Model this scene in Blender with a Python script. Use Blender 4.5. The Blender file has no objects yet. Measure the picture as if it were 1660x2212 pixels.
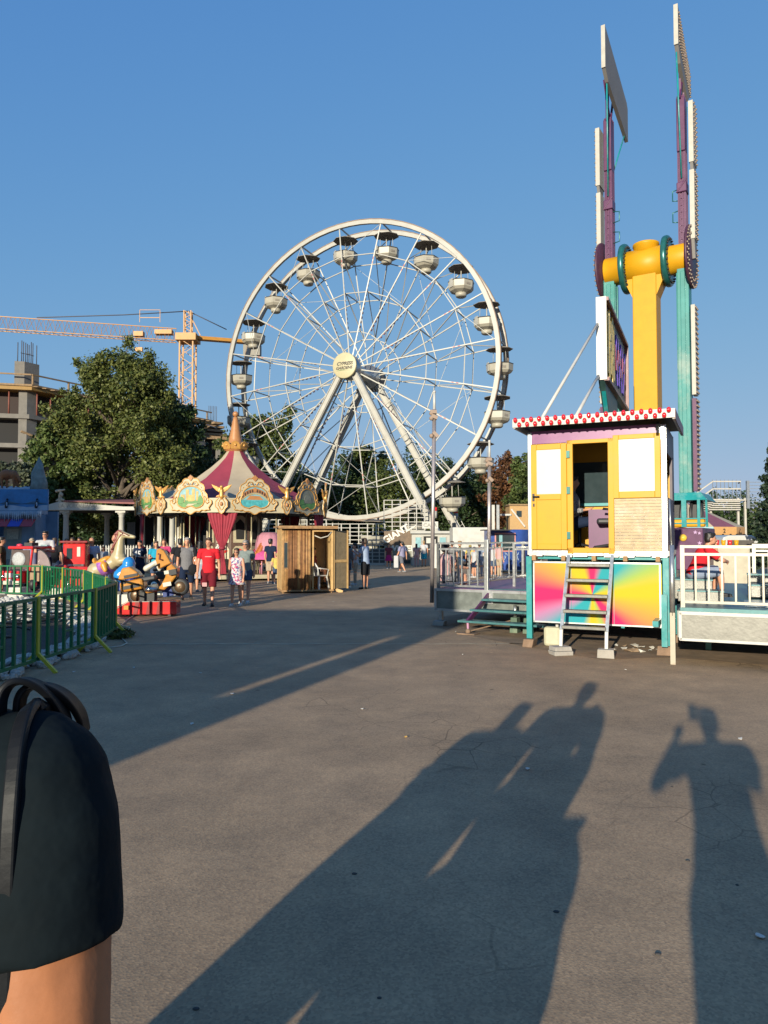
import bpy, bmesh, math, random
import numpy as np
from mathutils import Matrix, Vector
R=math.radians; PI=math.pi; V=Vector
random.seed(7); rng=np.random.default_rng(7)
SC=bpy.context.scene; COL=SC.collection
# ---------------------------------------------------------------- camera
CAMZ=1.7; F=26/36*2212.0; PITCH=math.atan(59/F)
cd=bpy.data.cameras.new('camera'); cam=bpy.data.objects.new('camera',cd); COL.objects.link(cam)
cam.location=(0,0,CAMZ); cam.rotation_euler=(R(90)+PITCH,0,0)
cd.sensor_fit='AUTO'; cd.sensor_width=36; cd.lens=26; cd.clip_start=0.05; cd.clip_end=5000
SC.camera=cam
# ---------------------------------------------------------------- sky, sun, exposure
EXPO=0.80; SUN_EL=11.8; SUN_AZ=21.6          # shadows run away from the camera, 21.6 degrees to the right
w=bpy.data.worlds.new('World'); SC.world=w; w.use_nodes=True
nt=w.node_tree; bg=nt.nodes['Background']
sk=nt.nodes.new('ShaderNodeTexSky'); sk.sky_type='NISHITA'; sk.sun_disc=False
sk.sun_elevation=R(SUN_EL); sk.sun_rotation=R(180+SUN_AZ); sk.air_density=1.0; sk.dust_density=0.0; sk.ozone_density=4.0; sk.altitude=50
SKY_GRADE=((4.5,1.65,5.0,.22),(2.55,1.68,8.0,.07),(0.9,1.42,99,0))       # hazy summer sky: flatter towards the horizon than clean air, warm glow kept round the low sun
_sp=nt.nodes.new('ShaderNodeSeparateColor'); _cb=nt.nodes.new('ShaderNodeCombineColor'); nt.links.new(sk.outputs[0],_sp.inputs[0])
def _mth(op,*ins):
    n=nt.nodes.new('ShaderNodeMath'); n.operation=op
    for i,v in enumerate(ins):
        if isinstance(v,(int,float)): n.inputs[i].default_value=v
        else: nt.links.new(v,n.inputs[i])
    return n.outputs[0]
for _k,(_s0,_i0,_t0,_w0) in enumerate(SKY_GRADE):
    _c=_sp.outputs[_k]; _y=_mth('DIVIDE',_c,_mth('MULTIPLY_ADD',_c,_i0,_s0)); _e=_mth('MINIMUM',_mth('MULTIPLY',_mth('MAXIMUM',_mth('SUBTRACT',_c,_t0),0.0),_w0),2.0)
    nt.links.new(_mth('MULTIPLY',_mth('ADD',_y,_e),1.04/2**EXPO/0.15),_cb.inputs[_k])
nt.links.new(_cb.outputs[0],bg.inputs[0]); bg.inputs[1].default_value=0.15
sd=bpy.data.lights.new('sun','SUN'); sd.energy=4.1; sd.angle=R(0.5); sd.color=(1,0.92,0.74)
so=bpy.data.objects.new('sun',sd); COL.objects.link(so)
_s=V((math.sin(R(SUN_AZ))*math.cos(R(SUN_EL)),math.cos(R(SUN_AZ))*math.cos(R(SUN_EL)),-math.sin(R(SUN_EL))))
so.rotation_euler=_s.to_track_quat('-Z','Y').to_euler(); so.location=(-20,-40,30)
SC.view_settings.view_transform='Standard'; SC.view_settings.look='None'; SC.view_settings.exposure=EXPO; SC.view_settings.gamma=1
SC.view_settings.use_curve_mapping=False
SC.render.engine='CYCLES'; SC.cycles.max_bounces=6; SC.cycles.transparent_max_bounces=12
# ---------------------------------------------------------------- measuring the photograph (1660 x 2212 units)
def ray(X,Y):
    u=(X-830)/F; v=(1106-Y)/F; c,s=math.cos(PITCH),math.sin(PITCH)
    return V((u,c-v*s,s+v*c))
def P(X,Y,d):
    r=ray(X,Y); return V((r.x*d/r.y,d,CAMZ+r.z*d/r.y))
def G(X,Y,z=0.0):
    r=ray(X,Y); t=(z-CAMZ)/r.z; return V((r.x*t,r.y*t,z))
def DG(Y,z=0.0): return G(830,Y,z).y
def XA(X,d): return P(X,1165,d).x
def ZA(Y,d): return P(830,Y,d).z
# ---------------------------------------------------------------- materials
MATS={}
def mat(name,col,rough=0.6,metal=0.0,var=0.12,scale=6.0,bump=0.0,dirt=None,dirt_amt=0.0,spec=0.5,emit=0.0,bscale=None,coat=0.0,stripe=None):
    if name in MATS: return MATS[name]
    m=bpy.data.materials.new(name); m.use_nodes=True; n=m.node_tree.nodes; l=m.node_tree.links
    b=n['Principled BSDF']; b.inputs['Roughness'].default_value=rough; b.inputs['Metallic'].default_value=metal
    b.inputs['Specular IOR Level'].default_value=spec; b.inputs['Coat Weight'].default_value=coat
    tc=n.new('ShaderNodeTexCoord'); nz=n.new('ShaderNodeTexNoise'); nz.inputs['Scale'].default_value=scale; nz.inputs['Detail'].default_value=5; nz.inputs['Roughness'].default_value=0.62
    l.new(tc.outputs['Object'],nz.inputs['Vector'])
    mr=n.new('ShaderNodeMapRange'); mr.inputs['From Min'].default_value=0.3; mr.inputs['From Max'].default_value=0.7
    mr.inputs['To Min'].default_value=1-var; mr.inputs['To Max'].default_value=1+var
    l.new(nz.outputs['Fac'],mr.inputs['Value'])
    mx=n.new('ShaderNodeMix'); mx.data_type='RGBA'; mx.blend_type='MULTIPLY'; mx.inputs['Factor'].default_value=1
    mx.inputs['A'].default_value=(*col,1); cb=n.new('ShaderNodeCombineColor')
    for k in range(3): l.new(mr.outputs[0],cb.inputs[k])
    l.new(cb.outputs[0],mx.inputs['B']); out=mx.outputs['Result']
    if dirt:
        n2=n.new('ShaderNodeTexNoise'); n2.inputs['Scale'].default_value=scale*0.45; n2.inputs['Detail'].default_value=8; n2.inputs['Roughness'].default_value=0.7
        l.new(tc.outputs['Object'],n2.inputs['Vector'])
        r2=n.new('ShaderNodeMapRange'); r2.inputs['From Min'].default_value=0.5; r2.inputs['From Max'].default_value=0.72; r2.inputs['To Max'].default_value=dirt_amt
        l.new(n2.outputs['Fac'],r2.inputs['Value'])
        m2=n.new('ShaderNodeMix'); m2.data_type='RGBA'; l.new(r2.outputs[0],m2.inputs['Factor']); l.new(out,m2.inputs['A']); m2.inputs['B'].default_value=(*dirt,1); out=m2.outputs['Result']
    l.new(out,b.inputs['Base Color'])
    rr=n.new('ShaderNodeMapRange'); rr.inputs['To Min'].default_value=max(0,rough-0.08); rr.inputs['To Max'].default_value=min(1,rough+0.08); l.new(nz.outputs['Fac'],rr.inputs['Value']); l.new(rr.outputs[0],b.inputs['Roughness'])
    if bump:
        bp=n.new('ShaderNodeBump'); bp.inputs['Strength'].default_value=bump; bp.inputs['Distance'].default_value=0.02
        n3=n.new('ShaderNodeTexNoise'); n3.inputs['Scale'].default_value=bscale or scale*4; n3.inputs['Detail'].default_value=4; l.new(tc.outputs['Object'],n3.inputs['Vector'])
        l.new(n3.outputs['Fac'],bp.inputs['Height']); l.new(bp.outputs[0],b.inputs['Normal'])
    if emit: b.inputs['Emission Color'].default_value=(*col,1); b.inputs['Emission Strength'].default_value=emit
    MATS[name]=m; return m
def nodes_of(m): return m.node_tree.nodes, m.node_tree.links, m.node_tree.nodes['Principled BSDF']
def leafmat(name,c1,c2,trans=0.25):
    m=bpy.data.materials.new(name); m.use_nodes=True; n,l,b=nodes_of(m)
    g=n.new('ShaderNodeNewGeometry'); r=n.new('ShaderNodeValToRGB'); r.color_ramp.elements[0].color=(*c1,1); r.color_ramp.elements[1].color=(*c2,1)
    l.new(g.outputs['Random Per Island'],r.inputs[0]); l.new(r.outputs[0],b.inputs['Base Color']); b.inputs['Roughness'].default_value=0.55; b.inputs['Specular IOR Level'].default_value=0.35
    t=n.new('ShaderNodeBsdfTranslucent'); l.new(r.outputs[0],t.inputs[0]); mx=n.new('ShaderNodeMixShader'); mx.inputs[0].default_value=trans
    l.new(b.outputs[0],mx.inputs[1]); l.new(t.outputs[0],mx.inputs[2]); l.new(mx.outputs[0],n['Material Output'].inputs[0]); return m
# ---------------------------------------------------------------- mesh builder
def frame(o,x,y,z=(0,0,1)):
    M=Matrix((x,y,z)).transposed().to_4x4(); M.translation=V(o); return M
def basis(d,up=(0,0,1)):
    d=V(d).normalized(); up=V(up)
    if abs(d.dot(up))>0.98: up=V((1,0,0)) if abs(d.x)<0.9 else V((0,1,0))
    s=d.cross(up).normalized(); u=s.cross(d).normalized(); return s,d,u
class MB:
    def __init__(s,T=None): s.v=[];s.f=[];s.sm=[];s.mi=[];s.cur=0;s.T=T
    def add(s,vs,fs,smooth=False):
        o=len(s.v); s.v+=[(s.T@V(p)) if s.T else V(p) for p in vs]
        for f in fs: s.f.append([i+o for i in f]); s.sm.append(smooth); s.mi.append(s.cur)
        return s
    def m(s,i): s.cur=i; return s
    def hexa(s,p): return s.add(p,[(0,3,2,1),(4,5,6,7),(0,1,5,4),(1,2,6,5),(2,3,7,6),(3,0,4,7)])
    def box(s,c,d,M=None,taper=1.0):
        x,y,z=d[0]/2,d[1]/2,d[2]/2; t=taper
        p=[V(q) for q in ((-x,-y,-z),(x,-y,-z),(x,y,-z),(-x,y,-z),(-x*t,-y*t,z),(x*t,-y*t,z),(x*t,y*t,z),(-x*t,y*t,z))]
        if M is not None: p=[(M.to_3x3() if isinstance(M,Matrix) else M)@q for q in p]
        return s.hexa([q+V(c) for q in p])
    def lh(s,lo,hi): return s.box([(a+b)/2 for a,b in zip(lo,hi)],[b-a for a,b in zip(lo,hi)])
    def bar(s,a,b,w,h=None,up=(0,0,1)):
        a,b=V(a),V(b); h=h or w; x,d,u=basis(b-a,up); x=x*w/2;u=u*h/2
        return s.hexa([a-x-u,a+x-u,b+x-u,b-x-u,a-x+u,a+x+u,b+x+u,b-x+u])
    def tube(s,pts,r,n=8,closed=False,flat=1.0,up=(0,0,1)):
        pts=[V(p) for p in pts]; N=len(pts); rs=r if isinstance(r,(list,tuple)) else [r]*N
        vs=[];fs=[]; px=None
        for i,p in enumerate(pts):
            a=pts[i-1] if (i>0 or closed) else p; b=pts[(i+1)%N] if (i<N-1 or closed) else p
            d=(b-a).normalized() if (b-a).length>1e-9 else V((0,0,1))
            if px is None: x,_,u=basis(d,up)
            else:
                x=(px-d*px.dot(d)); x=x.normalized() if x.length>1e-6 else basis(d,up)[0]; u=x.cross(d)
            px=x
            for k in range(n):
                t=2*PI*k/n; vs.append(p+x*math.cos(t)*rs[i]+u*math.sin(t)*rs[i]*flat)
        M=N if closed else N-1
        for i in range(M):
            for k in range(n):
                a=i*n+k;b=i*n+(k+1)%n;c=((i+1)%N)*n+(k+1)%n;d=((i+1)%N)*n+k; fs.append((a,b,c,d))
        if not closed: fs.append(tuple(range(n-1,-1,-1))); fs.append(tuple((N-1)*n+k for k in range(n)))
        return s.add(vs,fs,True)
    def cyl(s,a,b,r,n=10,r2=None): return s.tube([a,b],[r,r2 if r2 is not None else r],n)
    def lathe(s,prof,c=(0,0,0),n=16,M=None,a0=0,flatn=False,caps=True):
        vs=[];fs=[];c=V(c)
        for (r,z) in prof:
            for k in range(n):
                t=2*PI*k/n+a0; q=V((r*math.cos(t),r*math.sin(t),z)); q=(M@q) if M is not None else q; vs.append(q+c)
        for i in range(len(prof)-1):
            for k in range(n): fs.append((i*n+k,i*n+(k+1)%n,(i+1)*n+(k+1)%n,(i+1)*n+k))
        if caps and prof[0][0]>1e-4: fs.append(tuple(range(n-1,-1,-1)))
        if caps and prof[-1][0]>1e-4: fs.append(tuple((len(prof)-1)*n+k for k in range(n)))
        return s.add(vs,fs,not flatn)
    def ball(s,c,r,n=10,M=None):
        r=(r,r,r) if isinstance(r,(int,float)) else r; k=max(4,n//2+1); vs=[];fs=[];c=V(c)
        for i in range(k+1):
            p=PI*i/k
            for j in range(n):
                t=2*PI*j/n; q=V((r[0]*math.sin(p)*math.cos(t),r[1]*math.sin(p)*math.sin(t),-r[2]*math.cos(p))); q=M@q if M is not None else q; vs.append(q+c)
        for i in range(k):
            for j in range(n): fs.append((i*n+j,i*n+(j+1)%n,(i+1)*n+(j+1)%n,(i+1)*n+j))
        return s.add(vs,fs,True)
    def cap(s,a,b,ra,rb=None,n=10):     # limb with round ends
        rb=ra if rb is None else rb; a,b=V(a),V(b); d=(b-a); d=d.normalized() if d.length>1e-6 else V((0,0,1))
        pts=[];rs=[]
        for t in (-1,-.85,-.5,0): pts.append(a+d*ra*t); rs.append(max(0.02*ra,ra*math.sqrt(max(0,1-t*t))))
        for t in (0,.5,.85,1): pts.append(b+d*rb*t); rs.append(max(0.02*rb,rb*math.sqrt(max(0,1-t*t))))
        return s.tube(pts,rs,n)
    def prism(s,poly,t,M):              # outline in local xy, thickness along local z
        n=len(poly); vs=[M@V((x,y,0)) for x,y in poly]+[M@V((x,y,t)) for x,y in poly]
        fs=[tuple(range(n-1,-1,-1)),tuple(range(n,2*n))]+[(i,(i+1)%n,n+(i+1)%n,n+i) for i in range(n)]
        return s.add(vs,fs)
    def quad(s,a,b,c,d): return s.add([a,b,c,d],[(0,1,2,3)])
    def mesh(s,name,mats):
        me=bpy.data.meshes.new(name); me.from_pydata([tuple(p) for p in s.v],[],s.f)
        for m in (mats if isinstance(mats,(list,tuple)) else [mats]): me.materials.append(m)
        me.polygons.foreach_set('use_smooth',s.sm); me.polygons.foreach_set('material_index',s.mi); me.update()
        bm=bmesh.new(); bm.from_mesh(me); bmesh.ops.recalc_face_normals(bm,faces=bm.faces); bm.to_mesh(me); bm.free()
        return me
MW={}
def link(name,me,parent=None):
    o=bpy.data.objects.new(name,me); COL.objects.link(o)
    if parent is not None: o.parent=parent
    return o
def tag(o,label,cat,group=None,kind=None):
    o['label']=label; o['category']=cat
    if group: o['group']=group
    if kind: o['kind']=kind
    return o
def thing(name,label,cat,loc=(0,0,0),rz=0.0,group=None,M=None):
    o=link(name,None); o.empty_display_size=0.2
    if M is None: M=Matrix.Translation(V(loc))@Matrix.Rotation(rz,4,'Z')
    o.matrix_basis=M; MW[o.name]=M.copy(); return tag(o,label,cat,group)
def part(mb,name,mats,parent,world=False,bevel=0.0,label=None,stuff=False):
    if world:
        q=parent; M=Matrix.Identity(4)
        while q is not None: M=MW.get(q.name,q.matrix_basis)@M; q=q.parent
        I=M.inverted(); mb.v=[I@p for p in mb.v]
    o=link(name,mb.mesh(name,mats),parent)
    if bevel:
        b=o.modifiers.new('bevel','BEVEL'); b.width=bevel; b.segments=2; b.limit_method='ANGLE'; b.angle_limit=R(50)
    if label: o['label']=label
    if stuff: o['kind']='stuff'
    return o
def single(mb,name,mats,label,cat,loc=(0,0,0),group=None,bevel=0.0,world=True,kind=None):   # a thing that is one mesh
    L=V(loc)
    if world: mb.v=[p-L for p in mb.v]
    o=part(mb,name,mats,None,bevel=bevel); o.location=L; return tag(o,label,cat,group,kind)
def struct(mb,name,mats):
    o=part(mb,name,mats,None); o['kind']='structure'; return o
def kids(o): return [c for c in COL.objects if c.parent==o]
def dup(o,M=None,label=None,parent=None):
    def rec(a,p):
        c=a.copy(); COL.objects.link(c); c.parent=p
        for ch in list(a.children): rec(ch,c)
        return c
    c=rec(o,parent)
    if M is not None: c.matrix_basis=M; MW[c.name]=M.copy()
    if label: c['label']=label
    return c
def text(s,size,M,m,parent,name='lettering',ext=0.004,shear=0.0,bold=0.0,align='CENTER',spc=1.0):
    cu=bpy.data.curves.new(name,'FONT'); cu.body=s; cu.size=size; cu.extrude=ext; cu.align_x=align; cu.align_y='CENTER'; cu.shear=shear; cu.offset=bold; cu.space_character=spc
    tmp=bpy.data.objects.new('lettering_curve',cu); me=bpy.data.meshes.new_from_object(tmp); bpy.data.objects.remove(tmp)
    me.materials.clear(); me.materials.append(m); o=link(name,me,parent); o.matrix_basis=M; return o
def wtext(s,size,o,x,y,m,parent,**k):    # text at world point o, reading along x, up along y
    x=V(x).normalized(); y=V(y).normalized(); z=x.cross(y); M=frame(o,x,y,z)
    q=parent; W=Matrix.Identity(4)
    while q is not None: W=MW.get(q.name,q.matrix_basis)@W; q=q.parent
    return text(s,size,W.inverted()@M,m,parent,**k)
# shared paints
M_white=mat('white_paint',(.47,.45,.41),.45,dirt=(.35,.28,.2),dirt_amt=.35,scale=3)
M_steel=mat('galvanised_steel',(.52,.52,.50),.34,.85,var=.15,scale=14)
M_alu=mat('aluminium_sheet',(.15,.145,.128),.42,.4,var=.18,scale=5,bump=.08)
M_teal=mat('teal_paint',(.012,.22,.225),.32,var=.12,dirt=(.25,.38,.36),dirt_amt=.5,scale=5)
M_yellow=mat('yellow_paint',(.54,.268,.007),.46,spec=.3,var=.06,dirt=(.36,.20,.02),dirt_amt=.3,scale=3)
M_purple=mat('purple_paint',(.085,.02,.068),.38,var=.12,scale=5)
M_black=mat('black_rubber',(.015,.015,.016),.55,var=.3)
M_red=mat('red_gloss',(.62,.02,.02),.22,var=.08,coat=.3)
M_concrete=mat('concrete',(.33,.30,.26),.9,var=.18,bump=.3,dirt=(.2,.17,.14),dirt_amt=.5)
M_wood=mat('weathered_wood',(.30,.17,.075),.75,var=.35,scale=9,bump=.2)
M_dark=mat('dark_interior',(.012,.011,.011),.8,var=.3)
M_glass=mat('dark_glass',(.03,.045,.05),.06,var=.1,spec=.8)
M_skin=mat('skin',(.50,.24,.145),.5,var=.06,scale=14)
M_skin2=mat('tanned_skin',(.40,.19,.11),.5,var=.06,scale=14)
# ================================================================ setting: asphalt, painted line, ground beyond
def asphalt():
    m=bpy.data.materials.new('asphalt'); m.use_nodes=True; n,l,b=nodes_of(m)
    tc=n.new('ShaderNodeTexCoord')
    def noise(sc,det=6,rough=.6):
        z=n.new('ShaderNodeTexNoise'); z.inputs['Scale'].default_value=sc; z.inputs['Detail'].default_value=det; z.inputs['Roughness'].default_value=rough; l.new(tc.outputs['Object'],z.inputs['Vector']); return z.outputs['Fac']
    def ramp(f,a,c,lo,hi):
        r=n.new('ShaderNodeValToRGB'); r.color_ramp.elements[0].position=lo; r.color_ramp.elements[1].position=hi; r.color_ramp.elements[0].color=a; r.color_ramp.elements[1].color=c; l.new(f,r.inputs[0]); return r.outputs[0]
    def mul(a,c,f=1.0,mode='MULTIPLY'):
        x=n.new('ShaderNodeMix'); x.data_type='RGBA'; x.blend_type=mode; x.inputs['Factor'].default_value=f; l.new(a,x.inputs['A']); l.new(c,x.inputs['B']); return x.outputs['Result']
    base=ramp(noise(.35,5),(.285,.193,.113,1),(.415,.283,.168,1),.3,.7)
    patch=ramp(noise(1.7,7,.7),(.76,.77,.79,1),(1.17,1.15,1.12,1),.32,.68)
    vo=n.new('ShaderNodeTexVoronoi'); vo.inputs['Scale'].default_value=85; l.new(tc.outputs['Object'],vo.inputs['Vector'])
    grit=ramp(vo.outputs['Color'],(.80,.80,.82,1),(1.2,1.19,1.17,1),.1,.9)
    c=mul(mul(base,patch),grit)
    # dark oil spots and pale chewing gum dots of their own shape
    v2=n.new('ShaderNodeTexVoronoi'); v2.inputs['Scale'].default_value=1.1; v2.inputs['Randomness'].default_value=1; l.new(tc.outputs['Object'],v2.inputs['Vector'])
    c=mul(c,ramp(v2.outputs['Distance'],(.42,.42,.42,1),(1,1,1,1),.018,.035))
    v3=n.new('ShaderNodeTexVoronoi'); v3.inputs['Scale'].default_value=.83; l.new(tc.outputs['Object'],v3.inputs['Vector'])
    g=ramp(v3.outputs['Distance'],(1.9,1.85,1.75,1),(1,1,1,1),.012,.024); c=mul(c,g)
    # hairline cracks, only inside some patches
    wv=n.new('ShaderNodeTexNoise'); wv.inputs['Scale'].default_value=2.2; l.new(tc.outputs['Object'],wv.inputs['Vector'])
    ad=n.new('ShaderNodeMix'); ad.data_type='VECTOR'; ad.inputs['Factor'].default_value=.12; l.new(tc.outputs['Object'],ad.inputs['A']); l.new(wv.outputs['Color'],ad.inputs['B'])
    ve=n.new('ShaderNodeTexVoronoi'); ve.feature='DISTANCE_TO_EDGE'; ve.inputs['Scale'].default_value=2.6; l.new(ad.outputs['Result'],ve.inputs['Vector'])
    cr=ramp(ve.outputs['Distance'],(.5,.5,.5,1),(1,1,1,1),.004,.014)
    msk=ramp(noise(.23,3),(0,0,0,1),(1,1,1,1),.52,.6)
    x=n.new('ShaderNodeMix'); x.data_type='RGBA'; x.blend_type='MULTIPLY'; l.new(msk,x.inputs['Factor']); l.new(c,x.inputs['A']); l.new(cr,x.inputs['B']); c=x.outputs['Result']
    l.new(c,b.inputs['Base Color']); b.inputs['Roughness'].default_value=.82; b.inputs['Specular IOR Level'].default_value=.35
    bp=n.new('ShaderNodeBump'); bp.inputs['Strength'].default_value=.2; bp.inputs['Distance'].default_value=.004
    l.new(vo.outputs['Distance'],bp.inputs['Height'])
    b2=n.new('ShaderNodeBump'); b2.inputs['Strength'].default_value=.10; b2.inputs['Distance'].default_value=.03; l.new(noise(3.5,6),b2.inputs['Height']); l.new(bp.outputs[0],b2.inputs['Normal']); l.new(b2.outputs[0],b.inputs['Normal'])
    return m
struct(MB().quad((-1500,-900,0),(1500,-900,0),(1500,2500,0),(-1500,2500,0)),'ground',asphalt())
# worn pale expansion line across the asphalt
M_line=mat('worn_line',(.42,.33,.22),.85,var=.3,scale=4,dirt=(.30,.22,.14),dirt_amt=.9)
lb=MB(); prev=None
for i in range(41):
    X=270+i*(1150-270)/40; g=G(X,1391+.9*math.sin(i*1.3)); 
    a=g+V((0,-.035-.012*math.sin(i*2.1),.004)); c=g+V((0,.035+.012*math.sin(i*1.7),.004))
    if prev: lb.quad(prev[0],a,c,prev[1])
    prev=(a,c)
struct(lb,'road_line',M_line)
# dusty earth under the ride decks
M_earth=mat('dusty_ground',(.22,.145,.085),.95,var=.3,scale=3,bump=.4,dirt=(.15,.11,.075),dirt_amt=.7)
eb=MB(); pts=[G(930,1352),G(1010,1372),G(1140,1398),G(1300,1425),G(1440,1420),G(1700,1440)]
far=[V((9.5,13.5,0)),V((3.2,18.5,0)),V((1.2,16.2,0))]
eb.add([p+V((0,0,.004)) for p in pts+far],[tuple(range(len(pts)+len(far)))])
struct(eb,'dusty_path',M_earth)
# small litter
ltm=mat('litter_white',(.55,.52,.46),.7); lty=mat('litter_yellow',(.6,.35,.08),.7); ltd=mat('litter_dark',(.05,.045,.04),.8)
lsp=[(782,1533,'w'),(877,1594,'y'),(1141,1663,'w'),(1599,1597,'w'),(1641,2025,'w'),(868,1245,'w'),(290,1443,'w'),(433,1455,'w'),(502,1500,'w'),(415,1565,'w'),(1352,1448,'w'),(720,1300,'w'),(930,1272,'w'),(766,1888,'d'),(820,2156,'d'),(424,2180,'d'),(1486,1860,'d'),(1593,1912,'d'),(1422,2062,'d'),(1202,1970,'d'),(540,1323,'w'),(160,1452,'w'),(985,1365,'w'),(1000,1415,'w'),(1090,1360,'w'),(1452,1700,'d')]
nm={'w':('scrap of white paper','litter'),'y':('yellow dried leaf','leaf'),'d':('dark pebble','pebble')}
for k,(X,Y,c) in enumerate(lsp):
    g=G(X,Y); r=.012+.010*random.random(); b=MB(); n=7
    if c=='d': b.ball(g+V((0,0,r*.1)),(r*.7,r*.5,r*.25),8)
    else:
        a0=random.random()*6; top=[g+V((r*(.7+.5*random.random())*math.cos(a0+2*PI*i/n),r*1.3*(.6+.5*random.random())*math.sin(a0+2*PI*i/n),.006+.012*random.random())) for i in range(n)]
        bot=[p-V((0,0,.004)) for p in top]; b.add(top+bot,[tuple(range(n)),tuple(range(2*n-1,n-1,-1))]+[(i,(i+1)%n,n+(i+1)%n,n+i) for i in range(n)])
    NM={'w':'paper_scrap','y':'dried_leaf','d':'pebble'}[c]
    LB={'w':'scrap of white litter on the asphalt','y':'yellow dried leaf lying on the sunlit asphalt','d':'dark pebble lying on the asphalt'}[c]
    single(b,NM,{'w':ltm,'y':lty,'d':ltd}[c],LB,nm[c][1],loc=g,group={'w':'litter scraps on the asphalt','y':None,'d':'pebbles on the asphalt'}[c])
# ================================================================ the giant wheel
M_wheel=mat('cream_steel',(.36,.345,.305),.42,var=.07,scale=1.5,dirt=(.22,.17,.12),dirt_amt=.35)
M_tub=mat('tub_cream',(.33,.305,.245),.45,var=.08,dirt=(.2,.16,.11),dirt_amt=.4,scale=2)
M_wheelrail=mat('rusty_rim_edge',(.20,.13,.085),.6,var=.3,scale=4)
M_canopy=mat('canopy_canvas',(.21,.185,.155),.85,var=.12)
M_bulbred=mat('bulb_strip_red',(.45,.10,.09),.35,var=.3,scale=20)
M_tubtrim=mat('black_trim',(.03,.028,.027),.5)
M_hubface=mat('hub_disc_cream',(.42,.37,.22),.5,var=.05)
M_signblack=mat('sign_black',(.03,.025,.025),.6); M_signgreen=mat('sign_green',(.06,.22,.08),.6)
WC=V((-2.35,56,14.64)); WA=V((.391,.920,0)).normalized(); WS=V((.920,-.391,0)).normalized(); WR=11.3
wheel=thing('ferris_wheel','giant cream ferris wheel with round hub sign, behind the carousel','ferris wheel',(WC.x,WC.y,0))
def wp(t,ang,r): return WC+WA*t+(WS*math.sin(ang)+V((0,0,1))*math.cos(ang))*r
N=20; A0=R(-6.2); angs=[A0+2*PI*k/N for k in range(N)]
for t in (0,2.2):
    b=MB()
    for k in range(N):                        # a rim of curved box beams, darker rail on the outer edge
        for q in range(4):
            a1=angs[k]+2*PI/N*q/4; a2=angs[k]+2*PI/N*(q+1)/4
            b.m(0).hexa([wp(t-.11,a1,WR-.15),wp(t+.11,a1,WR-.15),wp(t+.11,a2,WR-.15),wp(t-.11,a2,WR-.15),wp(t-.11,a1,WR+.16),wp(t+.11,a1,WR+.16),wp(t+.11,a2,WR+.16),wp(t-.11,a2,WR+.16)])
            b.m(1).hexa([wp(t-.13,a1,WR+.16),wp(t+.13,a1,WR+.16),wp(t+.13,a2,WR+.16),wp(t-.13,a2,WR+.16),wp(t-.13,a1,WR+.22),wp(t+.13,a1,WR+.22),wp(t+.13,a2,WR+.22),wp(t-.13,a2,WR+.22)])
    part(b,'rim',[M_wheel,M_wheelrail],wheel,True)
    for fr in (.79,.53,.26):                  # stiffening rings
        b=MB()
        for k in range(N): b.bar(wp(t*(1 if fr>.3 else 1.1),angs[k],WR*fr),wp(t*(1 if fr>.3 else 1.1),angs[(k+1)%N],WR*fr),.065)
        part(b,'ring',M_wheel,wheel,True)
for k in range(N):
    a=angs[k]; b=MB()
    hubt=(-.55,2.9)
    for j,t in enumerate((0,2.2)):
        b.m(0).bar(wp(hubt[j],a+.02,.75),wp(t,a,WR),.065,.08)
    for fr in (.79,.53):
        b.m(0).bar(wp(0,a,WR*fr),wp(2.2,a,WR*fr),.07)
    b.m(0).bar(wp(0,a,WR*.80),wp(2.2,a,WR*.55),.06); b.bar(wp(2.2,a,WR*.97),wp(0,a,WR*.80),.06); b.bar(wp(0,a,WR*.53),wp(2.75,a,WR*.27),.06)
    b.m(0).bar(wp(0,a,WR),wp(2.2,a,WR),.09)
    for q in range(16):                       # bulb strips along the front spoke
        r0=WR*(.28+q*.031); b.m(1).bar(wp(-.16,a,r0),wp(-.16,a,r0+.17),.085,.05)
    part(b,'spoke',[M_wheel,M_bulbred],wheel,True)
    if k%2==0:
        part(MB().bar(wp(-.1,a,WR*.79),wp(-.1,angs[(k+1)%N],WR*.98),.03),'stay_cable',M_wheel,wheel,True)
        part(MB().bar(wp(2.3,a,WR*.79),wp(2.3,angs[(k+2)%N],WR*.55),.025),'stay_cable',M_wheel,wheel,True)
# gondolas: one built, the rest copied
def oct_prof(b,prof): b.lathe(prof,n=8,a0=PI/8,flatn=True)
def make_gondola():
    g=link('gondola',None,wheel)
    b=MB(); oct_prof(b,[(.48,-2.14),(.84,-2.0),(.99,-1.82),(1.02,-1.34),(.96,-1.34),(.95,-1.55),(.3,-1.6)]); b.lathe([(.34,-2.44),(.42,-2.38),(.45,-2.14)],n=14)
    part(b,'tub',M_tub,g)
    b=MB(); oct_prof(b,[(1.03,-1.345),(1.05,-1.29),(.98,-1.26),(.97,-1.34)]); part(b,'rim_trim',M_tubtrim,g)
    for k in (1,3,6):
        t=PI/4*k+PI/4; part(MB().box((.945*math.cos(t),.945*math.sin(t),-1.62),(.34,.014,.16),Matrix.Rotation(t+PI/2,3,'Z')),'number_plate',M_canopy,g)
    b=MB(); t=-PI/2-PI/4+.02; b.box((.945*math.cos(t),.945*math.sin(t),-1.5),(.42,.05,.66),Matrix.Rotation(t+PI/2,3,'Z')); part(b,'door',M_wheel,g)
    b=MB(); oct_prof(b,[(.04,.05),(.55,-.02),(1.03,-.16),(1.04,-.2),(.5,-.14),(.04,-.1)]); part(b,'canopy',M_canopy,g)
    b=MB(); b.cyl((0,0,-1.9),(0,0,0),.045,8); b.cyl((.55,0,-1.3),(.5,0,-.1),.02,6); b.cyl((-.55,0,-1.3),(-.5,0,-.1),.02,6); b.lathe([(.28,-1.35),(.28,-1.32)],n=12); part(b,'pole',M_wheel,g)
    return g
gon=make_gondola()
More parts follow.
